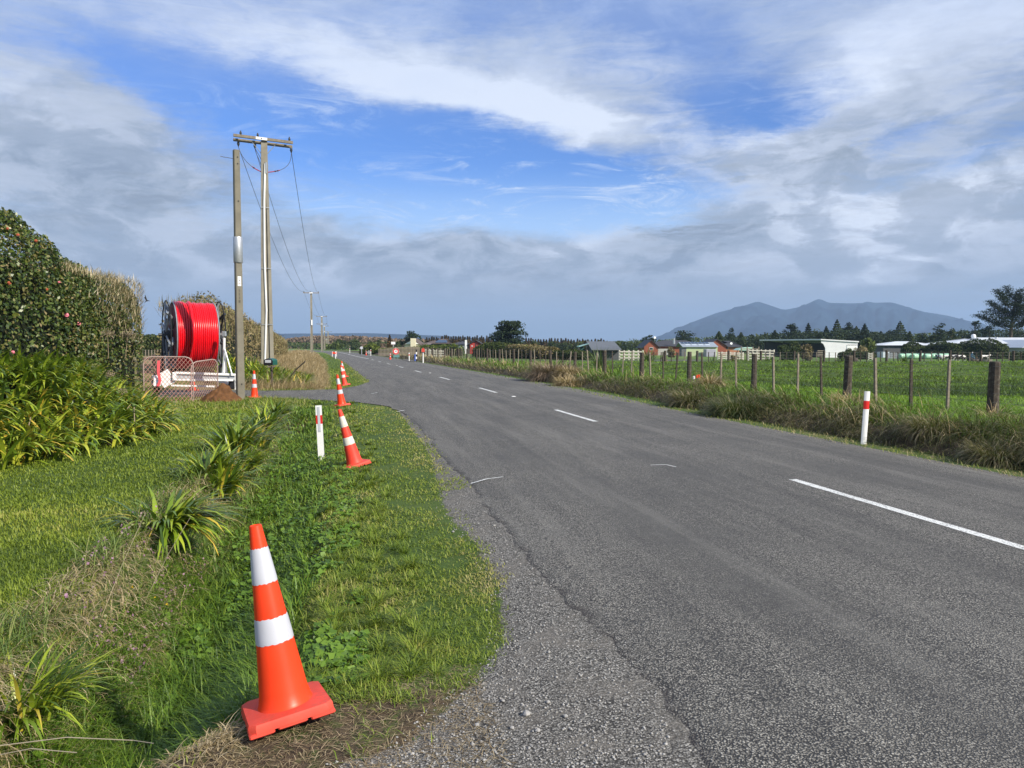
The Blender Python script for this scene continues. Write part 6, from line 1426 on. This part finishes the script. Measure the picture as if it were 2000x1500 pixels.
def hip(root, x0, x1, y0, y1, he, hr, roof, inset=None, name='roof'):
    ym = (y0+y1)/2; i = inset or (y1-y0)/2; mb = MB()
    mb.add([(x0, y0, he), (x1, y0, he), (x1, y1, he), (x0, y1, he), (x0+i, ym, hr), (x1-i, ym, hr)], [(0, 1, 5, 4), (1, 2, 5), (2, 3, 4, 5), (3, 0, 4), (3, 2, 1, 0)]); return mb.build(name, roof, root)
def window(root, x, y, z, w, h, frame=None):
    f = MB().box((x, y-.03, z), (w+.16, .06, h+.16)).build('window', frame or whitew, root); MB().box((x, y-.075, z), (w, .03, h)).build('pane', glass, f); return f
# A: brown-roofed house with cream chimney
d = 200; s = d/F; t, z0 = bld('low house with brown tiled roof, solar panels and a broad cream chimney', 840, d); Z = lambda py, dd=None: zat(py, dd or d)-z0
gable(t, -50*s, -19*s, 0, 11, Z(674), Z(662), cream, roofb, 'y')
MB().box((-20*s, 5.5, Z(676)/2), (3.5, .1, 1)).build('gable_trim', whitew, t)
MB().prism([(-48*s, Z(674)+.3), (-35*s, Z(664)), (-22*s, Z(674)+.3)], -.42, -.36, 'y').build('gable_board', whitew, t)
MB().box((-32*s, -.9, Z(661)/2), (10*s, 1.0, Z(661)), bev=.03).build('chimney', cream, t)
MB().box((7*s, 6, Z(672)/2), (52*s, 9, Z(672))).build('walls', cream, t); hip(t, -21*s, 42*s, 1.0, 11.5, Z(672)-.1, Z(664), roofb, 3.5)
hip(t, 2*s, 40*s, 0.2, 10, Z(671)-.0, Z(661.5), roofb, 4.0, 'raised_roof')
k_ = (Z(661.5)-Z(671))/4.9; ang = math.atan(k_)
for i in range(5):
    for j in range(2):
        if (i, j) in ((0, 1),): continue
        MB().box(((12+i*4.6-j*2)*s, 0.2+1.3+j*1.35, Z(671)+k_*(1.3+j*1.35)+.10), (4.2*s, 1.35, .05), Matrix.Rotation(ang, 3, 'X')).build('solar_panel', solar, t)
for i in range(3): window(t, (0+i*12)*s, 1.5, Z(676), 1.6, 1.0)
# B: dark-roofed house with white chimney and red gable
d = 190; s = d/F; t, z0 = bld('dark-roofed house with a white chimney and one red gable wall', 905, d)
MB().box((-5*s, 6, Z(673)/2), (38*s, 9, Z(673))).build('walls', greyw, t); hip(t, -27*s, 16*s, 1, 11.6, Z(673), Z(665.5), roofd, 3.0)
MB().box((5*s, .2, Z(664)/2), (3.8*s, .8, Z(664))).build('chimney', whitew, t)
MB().prism([(13*s, 0), (31*s, 0), (31*s, Z(671)), (26*s, Z(666)), (13*s, Z(672))], 0, 7, 'y').build('gable_walls', brick2, t)
MB().prism([(9*s, Z(673.5)), (25*s, Z(666)+.1), (36*s, Z(672)), (36*s, Z(672)+.18), (25*s, Z(665.2)+.1), (9*s, Z(673)+.1)], -.5, 8, 'y').build('gable_roof', roofd, t)
MB().box((24.5*s, -.06, Z(676)/2+.2), (1.6*s, .08, Z(670))).build('dark_panel', roofd, t)
MB().box((-2*s, -3, Z(676)/2), (13*s, 3, Z(675))).build('porch', simple('grey_porch', (.22, .25, .27), .6), t)
for xx in (17, 30): window(t, xx*s, 0, Z(676), 1.5*s, 1.4*s)
# F: sloping grey shed and teal shelter
d = 120; s = d/F; t, z0 = bld('grey shed with one big sloping roof beyond the tall flax', 1178, d, name='shed', cat='shed')
MB().prism([(0, 0), (9, 0), (9, Z(667)), (0, Z(680))], -22*s, 32*s, 'x').build('walls', cord, t)
a0, a1 = Z(684), Z(667.5); MB().prism([(-1.2, a0), (7.5, a1), (7.5, a1+.12), (-1.2, a0+.12)], -24*s, 34*s, 'x').build('roof', simple('weathered_iron_roof', (.13, .14, .15), .6, .15, .8), t)
t, z0 = bld('small teal-roofed water shelter left of the grey sloping shed', 1136, 125, name='shelter', cat='shelter'); s = 125/F; d = 125
MB().lathe([(6.5*s, 0), (6.5*s, Z(680)), (2*s, Z(675.5))], 18).build('tank', simple('teal_tank', (.10, .22, .20), .5), t)
MB().prism([(-7*s, Z(678)), (12*s, Z(672)), (13*s, Z(672)+.1), (-7*s, Z(677.3)+.1)], -1.5, 3, 'y').build('roof', simple('teal_iron', (.25, .42, .40), .5), t)
for xx in (-6, 11): MB().box((xx*s, -1.2, Z(677)/2), (.14, .14, Z(677))).build('post', M['wood_dark'], t)
# low white-railed yard buildings
# G: brick house
d = 228; s = d/F; t, z0 = bld('orange brick house with dark roof and two front gables', 1345, d)
gable(t, -88*s, -61*s, -1, 10, Z(677), Z(665.0), brick, roofd, 'y', .6)
MB().box((-20*s, 6, Z(676)/2), (86*s, 10, Z(676))).build('walls', brick, t)
hip(t, -84*s, 45*s, .2, 13, Z(676.5), Z(664.3), roofd, 6.5)
gable(t, 32*s, 68*s, -3, 9, Z(676), Z(663.3), brick, roofd, 'y', .6)
MB().box((84*s, 5, Z(678)/2), (34*s, 8, Z(678))).build('side_walls', simple('light_orange_brick', (.42, .19, .11), .85, .1, 2), t)
hip(t, 60*s, 108*s, .2, 10.5, Z(677.5), Z(665.5), roofd, 5, 'side_roof')
MB().box((-49*s, .9, Z(684)/2), (21*s, .2, Z(680)-Z(690)+.9)).build('garage_door', simple('grey_garage_door', (.42, .42, .40), .5), t)
window(t, -74*s, -1, Z(681), 6*s, 4.2*s); window(t, 76*s, 1, Z(680), 5*s, 3*s)
m2 = MB(); m2.tube([(-29*s, -.2, Z(672)), (-29*s, -.2, Z(660.5))], .35, 8); m2.build('flue', M['steel'], t)
for (xx, yy_) in ((82, 671), (-67, 659.5)):
    MB().lathe([(0, 0), (.22, .03), (.36, .10)], 14, c=(xx*s, -.6, Z(yy_)), M=Matrix.Rotation(R(75), 3, 'X')).build('satellite_dish', whitew, t)
MB().tube([(-67*s, -.5, Z(667)), (-67*s, -.5, Z(659.5))], .06, 5).build('dish_pole', M['steel'], t)
# green shed with solar roof
d = 205; s = d/F; t, z0 = bld('long pale green shed with solar panels on its roof', 1371, d, name='shed', cat='shed')
MB().box((0, 3.5, Z(678)/2), (61*s, 7, Z(678))).build('walls', corg, t)
rf = MB(); lo, hi = Z(678), Z(669); rf.prism([(-.5, lo+.02), (4.5, hi), (8, hi-1.2), (8, hi-1.1), (4.5, hi+.12), (-.5, lo+.14)], -39*s, 31*s, 'x'); rf.build('roof', simple('blue_grey_iron', (.30, .34, .38), .4), t)
k_ = (hi-lo)/5.0; ang = math.atan(k_)
for i in range(8): MB().box(((-33+i*7.0)*s, 3.4, lo+k_*3.9+.20), (5.6*s, 1.5, .05), Matrix.Rotation(ang, 3, 'X')).build('solar_panel', solar, t)
for i in range(4): MB().box(((-26+i*13)*s, 1.2, lo+k_*1.7+.20), (9*s, .9, .04), Matrix.Rotation(ang, 3, 'X')).build('skylight', simple('skylight_sheet', (.62, .68, .74), .3) if 'skylight_sheet' not in bpy.data.materials else bpy.data.materials['skylight_sheet'], t)
MB().box((11*s, -2.2, 1.0), (19*s, 3, 2.0), bev=.1).build('lean_to', simple('mauve_grey_tarp', (.36, .35, .42), .6), t)
MB().box((-35*s, 1.5, Z(679)/2), (9*s, 3, Z(679))).build('carport', greyw, t)
# I: white open shed
d = 185; s = d/F; t, z0 = bld('white iron farm shed with an open front and flat sloping roof', 1612, d, name='shed', cat='shed')
T1_ = Z(663.5); side = [(0, 0), (63*s, 0), (63*s, Z(668)), (2*s, T1_), (-1.5*s, T1_), (-12*s+1.2, T1_-.9)]
# closed end wall faces the camera, the open long front runs away to the left
MB().prism([(0, 0), (63*s, 0), (63*s, Z(669)), (0, T1_-.15), (-9*s*.9, T1_-.15), (-9*s*.9, T1_-.7), (-4*s, T1_-1.0), (0, T1_-2.0)], 0, .25, 'y').build('end_wall', corw, t)
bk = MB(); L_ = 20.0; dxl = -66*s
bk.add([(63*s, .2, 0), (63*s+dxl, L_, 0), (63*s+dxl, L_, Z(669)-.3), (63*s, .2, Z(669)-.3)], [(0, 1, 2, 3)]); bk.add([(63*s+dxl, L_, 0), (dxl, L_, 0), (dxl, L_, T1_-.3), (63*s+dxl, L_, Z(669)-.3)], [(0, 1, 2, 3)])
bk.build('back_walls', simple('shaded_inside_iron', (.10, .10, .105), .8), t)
rf = MB(); e = -10*s; vs = [(e, -.3, T1_-.1), (64.5*s, -.3, Z(668.6)), (64.5*s+dxl, L_+.3, Z(668.6)), (e+dxl, L_+.3, T1_-.1)]; vs2 = [(a, b_, c+.28) for a, b_, c in vs]
rf.add(vs+vs2, [(3, 2, 1, 0), (4, 5, 6, 7), (0, 1, 5, 4), (1, 2, 6, 5), (2, 3, 7, 6), (3, 0, 4, 7)]); rf.build('roof', corw, t)
for f in (.0, .33, .66, .98): MB().box((dxl*f+.15, L_*f+.4, T1_/2-.2), (.22, .22, T1_-.4)).build('frame_post', M['wood_dark'], t)
MB().box((52*s, -.05, Z(674)-.0), (20*s, .10, .16)).build('door_track', greyw, t); MB().box((52*s, -.06, Z(684)), (20*s, .08, Z(674)-.5)).build('sliding_door', whitew, t)
for k in range(4): MB().box((-8*s, .2-.0, .45+.42*k), (13*s, .08, .24)).build('rail', M['wood'], t)
# J: dark garage
d = 190; s = d/F; t, z0 = bld('dark grey garage with a pale low-pitched roof', 1776, d, name='shed', cat='garage')
MB().box((4*s, 4, Z(674)/2), (110*s, 8, Z(674))).build('walls', cord, t)
hip(t, -58*s, 62*s, -.7, 8.7, Z(674)-.05, Z(666.5), roofw, 6.0)
window(t, -38*s, 0, Z(690), 8*s, 4*s, greyw)
MB().box((-62*s, -3, Z(688)/2), (12*s, 3, Z(686))).build('side_lean_to', simple('blue_white_sheet', (.6, .66, .72), .4), t)
# K: white house on the right
d = 172; s = d/F; t, z0 = bld('long white house with pale grey roof and a white front gable', 1935, d)
MB().box((5*s, 7, Z(671)/2), (120*s, 11, Z(671))).build('walls', simple('taupe_block', (.26, .235, .205), .8), t)
hip(t, -74*s, 40*s, .3, 14, Z(671.5), Z(661), roofw, 7); hip(t, -2*s, 120*s, -.5, 16, Z(671.2), Z(658.5), roofw, 1.2, 'main_roof')
gable(t, 28*s, 62*s, -6.5, 4, Z(676), Z(665.5), whitew, roofw, 'y', .8, 'gable_walls', 'gable_roof')
MB().prism([(29*s, 0), (36*s, 0), (36*s, Z(677)), (29*s, Z(677))], -6.62, -6.53, 'y').build('gable_panel', simple('taupe_panel', (.30, .27, .24), .8), t)
window(t, 49*s, -6.5, Z(680), 8*s, 5*s); window(t, -30*s, 1.5, Z(678), 6*s, 4*s); window(t, 85*s, 1.5, Z(678), 6*s, 4*s)
MB().box((7*s, -.6, Z(660)), (1.6*s, .8, 3.2*s)).build('chimney', whitew, t)
MB().lathe([(0, -.55), (.4, -.4), (.55, 0), (.4, .4), (0, .55)], 14, c=(-8*s, 5, Z(656.5))).build('vent_globe', whitew, t); MB().tube([(-8*s, 5, Z(663)), (-8*s, 5, Z(657.5))], .1, 6).build('vent_pipe', M['steel'], t)
# rail yards
def yard(label, pxa, pxb, d, ytop, ybot, n, mat, rails=3):
    t = thing('rail_fence', label, 'fence', at(pxa, d)); v = Vector(t.location); lo = v.z+.15; hi = zat(ytop, d)-v.z
    for k in range(n): px = pxa+(pxb-pxa)*k/(n-1); q = Vector(at(px, d)); MB().box((0, 0, hi/2), (.2, .16, hi+.2)).build('post', mat, t, loc=q-v)
    for k in range(rails):
        a = Vector(at(pxa, d))-v; b_ = Vector(at(pxb, d))-v; zz = hi*(k+.7)/rails; a.z += zz; b_.z += zz; w_ = (b_-a); MB().box((a+b_)/2+Vector((0, -.14, 0)), (w_.length, .06, .19), w_.to_track_quat('X', 'Z').to_matrix()).build('rail', mat, t)
    return t
pw = simple('bleached_rail', (.58, .55, .47), .8, .15, 4, dirt=(.25, .22, .16))
yard('white rail fence beside the grey sloping shed', 1210, 1256, 118, 685, 695, 6, pw)
yard('pale stockyard rails right of the brick house', 1402, 1452, 150, 688, 697, 7, pw, 4)
yard('pale stockyard rails left of the rounded bushes', 1462, 1512, 145, 683, 697, 7, pw, 4)
yard('tall dark posts of the stockyard loading ramp', 1448, 1482, 160, 678, 697, 4, M['wood'], 2)
yard('white slatted entrance fence beside the red letterbox', 832, 868, 99, 683.5, 700, 6, simple('limed_board', (.52, .50, .42), .8, .1, 4), 3)
yard('short white slatted gate by the dark hedge', 1697, 1704, 158, 690, 698, 2, pw, 3)
yard('grey wire yard in front of the garage', 1735, 1752, 165, 690, 698, 4, M['gsteel'], 3)
t = thing('parked_tarp', 'mint green tarpaulin stretched over the stockyard', 'cover', at(1452, 165), -TH); s = 165/F; z0 = t.location.z; d = 165
MB().prism([(-13*s, Z(684)), (-6*s, Z(680)), (14*s, Z(678)), (16*s, Z(682)), (2*s, Z(684.5))], -1, 3, 'y').build('sheet', simple('mint_sheet', (.45, .66, .52), .5), t)
for xx in (-9, 12): MB().tube([(xx*s, 1, 0), (xx*s, 1, Z(682))], .07, 5).build('prop', M['wood_dark'], t)
# paddock rail fence between tussock and road on far right of road (small grey pickets)
pf = thing('farm_fence', 'greyed post fence beyond the farm entrance on the right', 'fence', at(760, 120)); pv = Vector(pf.location)
for k in range(30): px = 740+k*2.7; dd = 128-k*1.2; MB().box((0, 0, .55), (.13, .13, 1.35)).build('fence_post', M['wood'], pf, loc=Vector(at(px, dd))-pv)
MB().tube([Vector(at(740, 128))+Vector((0, 0, .9))-pv, Vector(at(818, 93))+Vector((0, 0, .9))-pv], .02, 4).build('fence_wire', M['wire'], pf)

# ------------------------------------------------------------------ silage bales, cows, rider
bm_ = simple('mint_plastic_wrap', (.36, .60, .42), .32, .10, 1.6, spec=.5, bmp=.3, fine=4)
def bale(label, px, d, rot, r=.62, L=1.35):
    x, y, z = at(px, d); t = thing('silage_bale', label, 'silage bale', (x, y, z+r-.04), rot, 'wrapped silage bales in a row')
    mb = MB(); mb.lathe([(0, -L/2), (r*.80, -L/2), (r*.96, -L/2+.10), (r*1.0, -L/2+.28), (r*1.01, 0), (r, L/2-.28), (r*.96, L/2-.10), (r*.8, L/2), (0, L/2)], 20, M=Matrix.Rotation(math.pi/2, 3, 'Y'))
    mb.v = [(v[0]+.02*math.sin(v[1]*9), v[1]*1.04, v[2]*(.95 if v[2] < 0 else 1)) for v in mb.v]; mb.build('wrapped_hay', bm_, t, smooth=True); return t
LB = ['first', 'second', 'third', 'fourth', 'fifth', 'sixth', 'seventh', 'eighth']
for k, px in enumerate((1762, 1774.5, 1787, 1799.5, 1812, 1824.5, 1837, 1849)): bale(f'{LB[k]} mint green wrapped bale from the left in the row', px, 165+(.8 if k % 2 else 0), -TH+R(8+random.Random(k).uniform(-14, 14)))
cowm, nt, b = newmat('black_and_white_hide'); c = rampn(nt, noise(objco(nt), 1.7, 2, .4, .6, nt=nt), [(.46, (.02, .018, .018)), (.49, (.72, .69, .64))], 'CONSTANT'); nt.links.new(c, b.inputs['Base Color']); b.inputs['Roughness'].default_value = .7
hornm = M['black']
def skin(name, vs, es, rad, mat, parent, loc=None, sub=1, root=0):
    me = bpy.data.meshes.new(name); me.from_pydata(vs, es, []); o = link(name, me, mat, parent, loc); m = o.modifiers.new('skin', 'SKIN'); m.use_smooth_shade = True
    for i, r_ in enumerate(rad): sv = me.skin_vertices[0].data[i]; sv.radius = (r_, r_) if isinstance(r_, (int, float)) else r_; sv.use_root = (i == root)
    s_ = o.modifiers.new('sub', 'SUBSURF'); s_.levels = sub; s_.render_levels = sub; dg = bpy.context.evaluated_depsgraph_get(); m3 = bpy.data.meshes.new_from_object(o.evaluated_get(dg)); bpy.data.objects.remove(o)
    m3.materials.clear(); m3.materials.append(mat); return link(name, m3, None, parent, loc)
def cow(label, px, d, rot, graze=False, seed=0):
    x, y, z = at(px, d); t = thing('cow', label, 'cow', (x, y, z), rot, 'black and white cows by the bales')
    if graze: hd = [(1.05, 0, .95), (1.30, 0, .62), (1.42, 0, .36), (1.50, 0, .16)]
    else: hd = [(1.05, 0, 1.15), (1.25, 0, 1.32), (1.45, 0, 1.28), (1.66, 0, 1.16)]
    vs = [(-.15, 0, .98), (-.62, 0, 1.02), (-.82, 0, 1.12), (.35, 0, .96), (.78, 0, 1.0)]+hd; es = [(0, 1), (1, 2), (0, 3), (3, 4), (4, 5), (5, 6), (6, 7), (7, 8)]
    rad = [(.30, .34), (.27, .31), (.14, .16), (.29, .34), (.24, .30), (.15, .19), (.11, .14), (.10, .12), (.065, .07)]
    for sy_ in (-1, 1):
        i = len(vs); vs += [(-.66, sy_*.20, .82), (-.56, sy_*.21, .62), (-.74, sy_*.20, .42), (-.68, sy_*.20, .05)]; es += [(1, i), (i, i+1), (i+1, i+2), (i+2, i+3)]; rad += [.15, .10, .055, .05]
        i = len(vs); vs += [(.66, sy_*.19, .75), (.66, sy_*.19, .40), (.66, sy_*.19, .05)]; es += [(4, i), (i, i+1), (i+1, i+2)]; rad += [.12, .06, .05]
    skin('body', vs, es, rad, cowm, t)
    m2 = MB(); m2.tube([(-.93, 0, 1.18), (-1.0, 0, .95), (-.98, 0, .5)], [.03, .022, .035], 5); m2.build('tail', cowm, t)
    e = hd[2]; 
    for sy_ in (-1, 1): MB().tube([(e[0]-.06, sy_*.10, e[2]+.05), (e[0]-.10, sy_*.24, e[2]+.06)], [.05, .025], 5).build('ear', M['black'], t)
    MB().lathe([(.14, -.06), (.12, .04), (.03, .06)], 10, c=(-.48, 0, .66)).build('udder', simple('pink_udder', (.6, .35, .3), .7) if 'pink_udder' not in bpy.data.materials else bpy.data.materials['pink_udder'], t)
    t.scale = (.93,)*3; return t
cow('white-rumped cow standing end-on in front of the last bales', 1836, 140, R(78), False)
cow('black-patched cow grazing just right of the bales', 1851, 141, R(-30), True, 1)
cow('cow with white shoulders in the middle of the grazing group', 1866, 142, R(150), True, 2)
cow('mostly black cow with white legs, right of the grazing group', 1877, 139, R(165), True, 3)
cow('white-backed cow with a dark head standing alone by the trough', 1923, 142, R(-8), False, 4)
# rider on a farm bike
x, y, z = at(1901, 141); bk = thing('quad_bike', 'farm quad bike carrying a rider beside the cows', 'quad bike', (x, y, z), -TH+R(5))
for sx_ in (-.55, .55):
    for sy_ in (-.38, .38): 
        w_ = MB().lathe([(.12, -.11), (.27, -.10), (.29, 0), (.27, .10), (.12, .11)], 14, c=(sx_, sy_, .28), M=Matrix.Rotation(math.pi/2, 3, 'X')).build('wheel', M['rubber'], bk, smooth=True)
MB().box((0, 0, .50), (1.1, .34, .22), bev=.06).build('chassis', M['dsteel'], bk); MB().box((-.15, 0, .70), (.6, .26, .12), bev=.05).build('seat', M['black'], bk)
MB().box((.52, 0, .70), (.42, .62, .10), bev=.04).build('front_mudguard', simple('rusty_red_panel', (.22, .09, .06), .5), bk); MB().box((-.58, 0, .70), (.42, .62, .08), bev=.03).build('rear_rack', M['dsteel'], bk)
MB().tube([(.30, -.36, .98), (.24, 0, 1.0), (.30, .36, .98)], .022, 6).build('handlebar', M['black'], bk)
x, y, z = at(1899.5, 141); pp = thing('person', 'person in a blue jacket and pale cap sitting on the farm quad bike', 'person', (x, y, z), -TH+R(5))
denim = simple('blue_jacket', (.10, .20, .28), .8); skinm = simple('skin', (.45, .27, .19), .6)
vs = [(-.12, 0, .80), (-.12, 0, .98), (-.08, 0, 1.22), (-.04, 0, 1.34), (-.02, 0, 1.44), (0, 0, 1.54), (.01, 0, 1.64)]; es = [(0, 1), (1, 2), (2, 3), (3, 4), (4, 5), (5, 6)]; rad = [(.13, .17), (.12, .15), (.13, .20), (.08, .12), .055, .09, .085]
for sy_ in (-1, 1):
    i = len(vs); vs += [(-.07, sy_*.21, 1.30), (.05, sy_*.26, 1.10), (.26, sy_*.30, 1.02)]; es += [(2, i), (i, i+1), (i+1, i+2)]; rad += [.065, .048, .038]
    i = len(vs); vs += [(-.10, sy_*.12, .80), (.28, sy_*.25, .76), (.24, sy_*.30, .42), (.36, sy_*.30, .38)]; es += [(0, i), (i, i+1), (i+1, i+2), (i+2, i+3)]; rad += [.10, .075, .052, .04]
skin('body', vs, es, rad, denim, pp)
MB().lathe([(.0, -.10), (.085, -.09), (.10, 0), (.085, .08), (.0, .11)], 14, c=(.02, 0, 1.60)).build('face', skinm, pp, smooth=True)
MB().lathe([(.108, 0), (.10, .07), (.0, .12)], 14, c=(.02, 0, 1.62)).build('cap', M['white'], pp, smooth=True)
t = thing('water_trough', 'round concrete water trough between the rider and the lone cow', 'trough', at(1924, 138), 0); MB().lathe([(1.15, 0), (1.22, .45), (1.10, .45), (1.02, .12), (0, .12)], 24).build('bowl', M['concrete'], t)
tag(MB().box((0, 0, .22), (2.6, .9, .5), bev=.12).build('dark_feed_trough', M['wood_dark'], loc=at(1909, 138)), 'dark low feed trough in front of the rider', 'trough')
t = thing('stump', 'dark sheep-sized stump lying in the paddock below the shed', 'stump', at(1671, 140)); MB().lathe([(.5, 0), (.55, .3), (.4, .62), (.0, .7)], 10).build('trunk', M['wood_dark'], t)

# ------------------------------------------------------------------ signs beyond
def sgn(label, px, d, ytop, name='road_sign'):
    x, y, z = at(px, d); return thing(name, label, 'sign', (x, y, z), -math.atan2(x, y)), zat(ytop, d)-z
t, H = sgn('white temporary sign with a red ring and the number 30', 773, 100, 679.5); s = 100/F; c = H-6.8*s
dm = [(0, c-7.2*s), (7.0*s, c), (0, c+7.2*s), (-7.0*s, c)]
p_ = MB().prism(dm, -.03, 0, 'y').build('panel', M['white'], t)
def ring(r0, r1, y, mat, nm, par):
    n = 32; mb = MB(); vs = []
    for k in range(n): a = 2*math.pi*k/n; vs += [(r0*math.cos(a), y, c+r0*math.sin(a)), (r1*math.cos(a), y, c+r1*math.sin(a))]
    mb.add(vs, [(2*k, 2*k+1, (2*k+3) % (2*n), (2*k+2) % (2*n)) for k in range(n)]); return mb.build(nm, mat, par, fix=False)
MB().lathe([(6.2*s, 0), (6.2*s, .02)], 32, c=(0, -.035, c), M=Matrix.Rotation(math.pi/2, 3, 'X')).build('white_disc', M['white'], p_)
ring(3.6*s, 6.0*s, -.062, M['red'], 'red_ring', p_); textmesh('speed_number', '30', 4.6*s, M['black'], p_, (0, -.062, c))
for sx_ in (-3.5, 3.5): MB().tube([(sx_*s, 0, 0), (sx_*s, 0, c-4*s)], .05, 6).build('leg', simple('teal_frame', (.12, .25, .24), .6) if 'teal_frame' not in bpy.data.materials else bpy.data.materials['teal_frame'], t)
MB().box((1*s, -.02, c-9.5*s), (12*s, .06, 4*s)).build('sandbag_board', bpy.data.materials['teal_frame'], t)
t, H = sgn('white basketball backboard on a grey pole behind the hedge', 768, 140, 667.5, 'basketball_hoop'); s = 140/F
MB().box((0, -.05, H-2.6*s), (8*s, .06, 5*s), bev=.01).build('backboard', M['white'], t); MB().tube([(.3*s, .1, 0), (.3*s, .1, H-2*s)], .11, 8).build('pole', M['steel'], t)
n = 16; MB().tube([(1.2*math.cos(a)*s*1.3, -.45+.23*math.sin(a), H-5.2*s) for a in [2*math.pi*k/n for k in range(n+1)]], .02, 5).build('hoop', M['red'], t)
t, H = sgn('grey back of a small sign on a tall pole right of the road bend', 706, 145, 676.5); s = 145/F
MB().tube([(0, 0, 0), (0, 0, H)], .10, 8).build('pole', M['gsteel'], t); MB().prism([(-3*s, H-4*s), (0, H-6*s), (3*s, H-4*s), (2.2*s, H-1*s), (0, H), (-2.2*s, H-1*s)], -.08, -.12, 'y').build('panel', M['grey_refl'], t)
t, H = sgn('grey back of a diamond road sign standing low by the hedge', 720.5, 138, 683.5); s = 138/F
MB().prism([(-4.5*s, H-4.5*s), (0, H-9.2*s), (4.5*s, H-4.5*s), (0, H)], -.03, 0, 'y').build('panel', simple('dull_grey_panel', (.22, .24, .24), .5), t); MB().tube([(0, .05, 0), (0, .05, H-2*s)], .05, 6).build('leg', M['gsteel'], t)
t, H = sgn('red letterbox on a white post by the farm entrance', 826.5, 76, 679, 'letterbox'); t['category'] = 'letterbox'; s = 76/F
MB().box((0, 0, H*.42/1), (.10, .10, H*.84)).build('post', M['white'], t)
MB().prism([(-3*s, H-8.5*s), (3*s, H-8.5*s), (3*s, H-3.5*s), (0, H), (-3*s, H-3.5*s)], -.15, .2, 'y').build('box_body', simple('letterbox_red', (.62, .07, .05), .5), t)
t, H = sgn('black and white striped marker with a blue drum beside the entrance', 812.5, 84, 683, 'striped_marker'); t['category'] = 'marker'; s = 84/F
for k in range(5): MB().box((.7*s, 0, H*(k+.5)/5), (2.2*s, .1, H/5-.005)).build('stripe', M['black'] if k % 2 == 0 else M['white'], t)
MB().lathe([(1.6*s, 0), (1.6*s, H*.62)], 16, c=(-2*s, 0, 0)).build('drum', simple('blue_drum', (.08, .14, .42), .5), t)

# ------------------------------------------------------------------ the air between here and the mountains
hz, nt, b = newmat('haze'); nt.nodes.remove(b); v = nt.nodes.new('ShaderNodeVolumePrincipled'); v.inputs['Density'].default_value = HAZE = 0.00014
v.inputs['Color'].default_value = (.50, .70, 1.0, 1); v.inputs['Anisotropy'].default_value = .0
nt.links.new(v.outputs[0], nt.nodes['Material Output'].inputs['Volume'])
zt_ = 345; haze = MB().box((1200, 2900, (zt_-20)/2), (9800, 9000, zt_+20)).build('haze', hz)
tag(haze, 'pale blue air thickening toward the mountains', None, None, 'stuff')
haze.visible_shadow = True
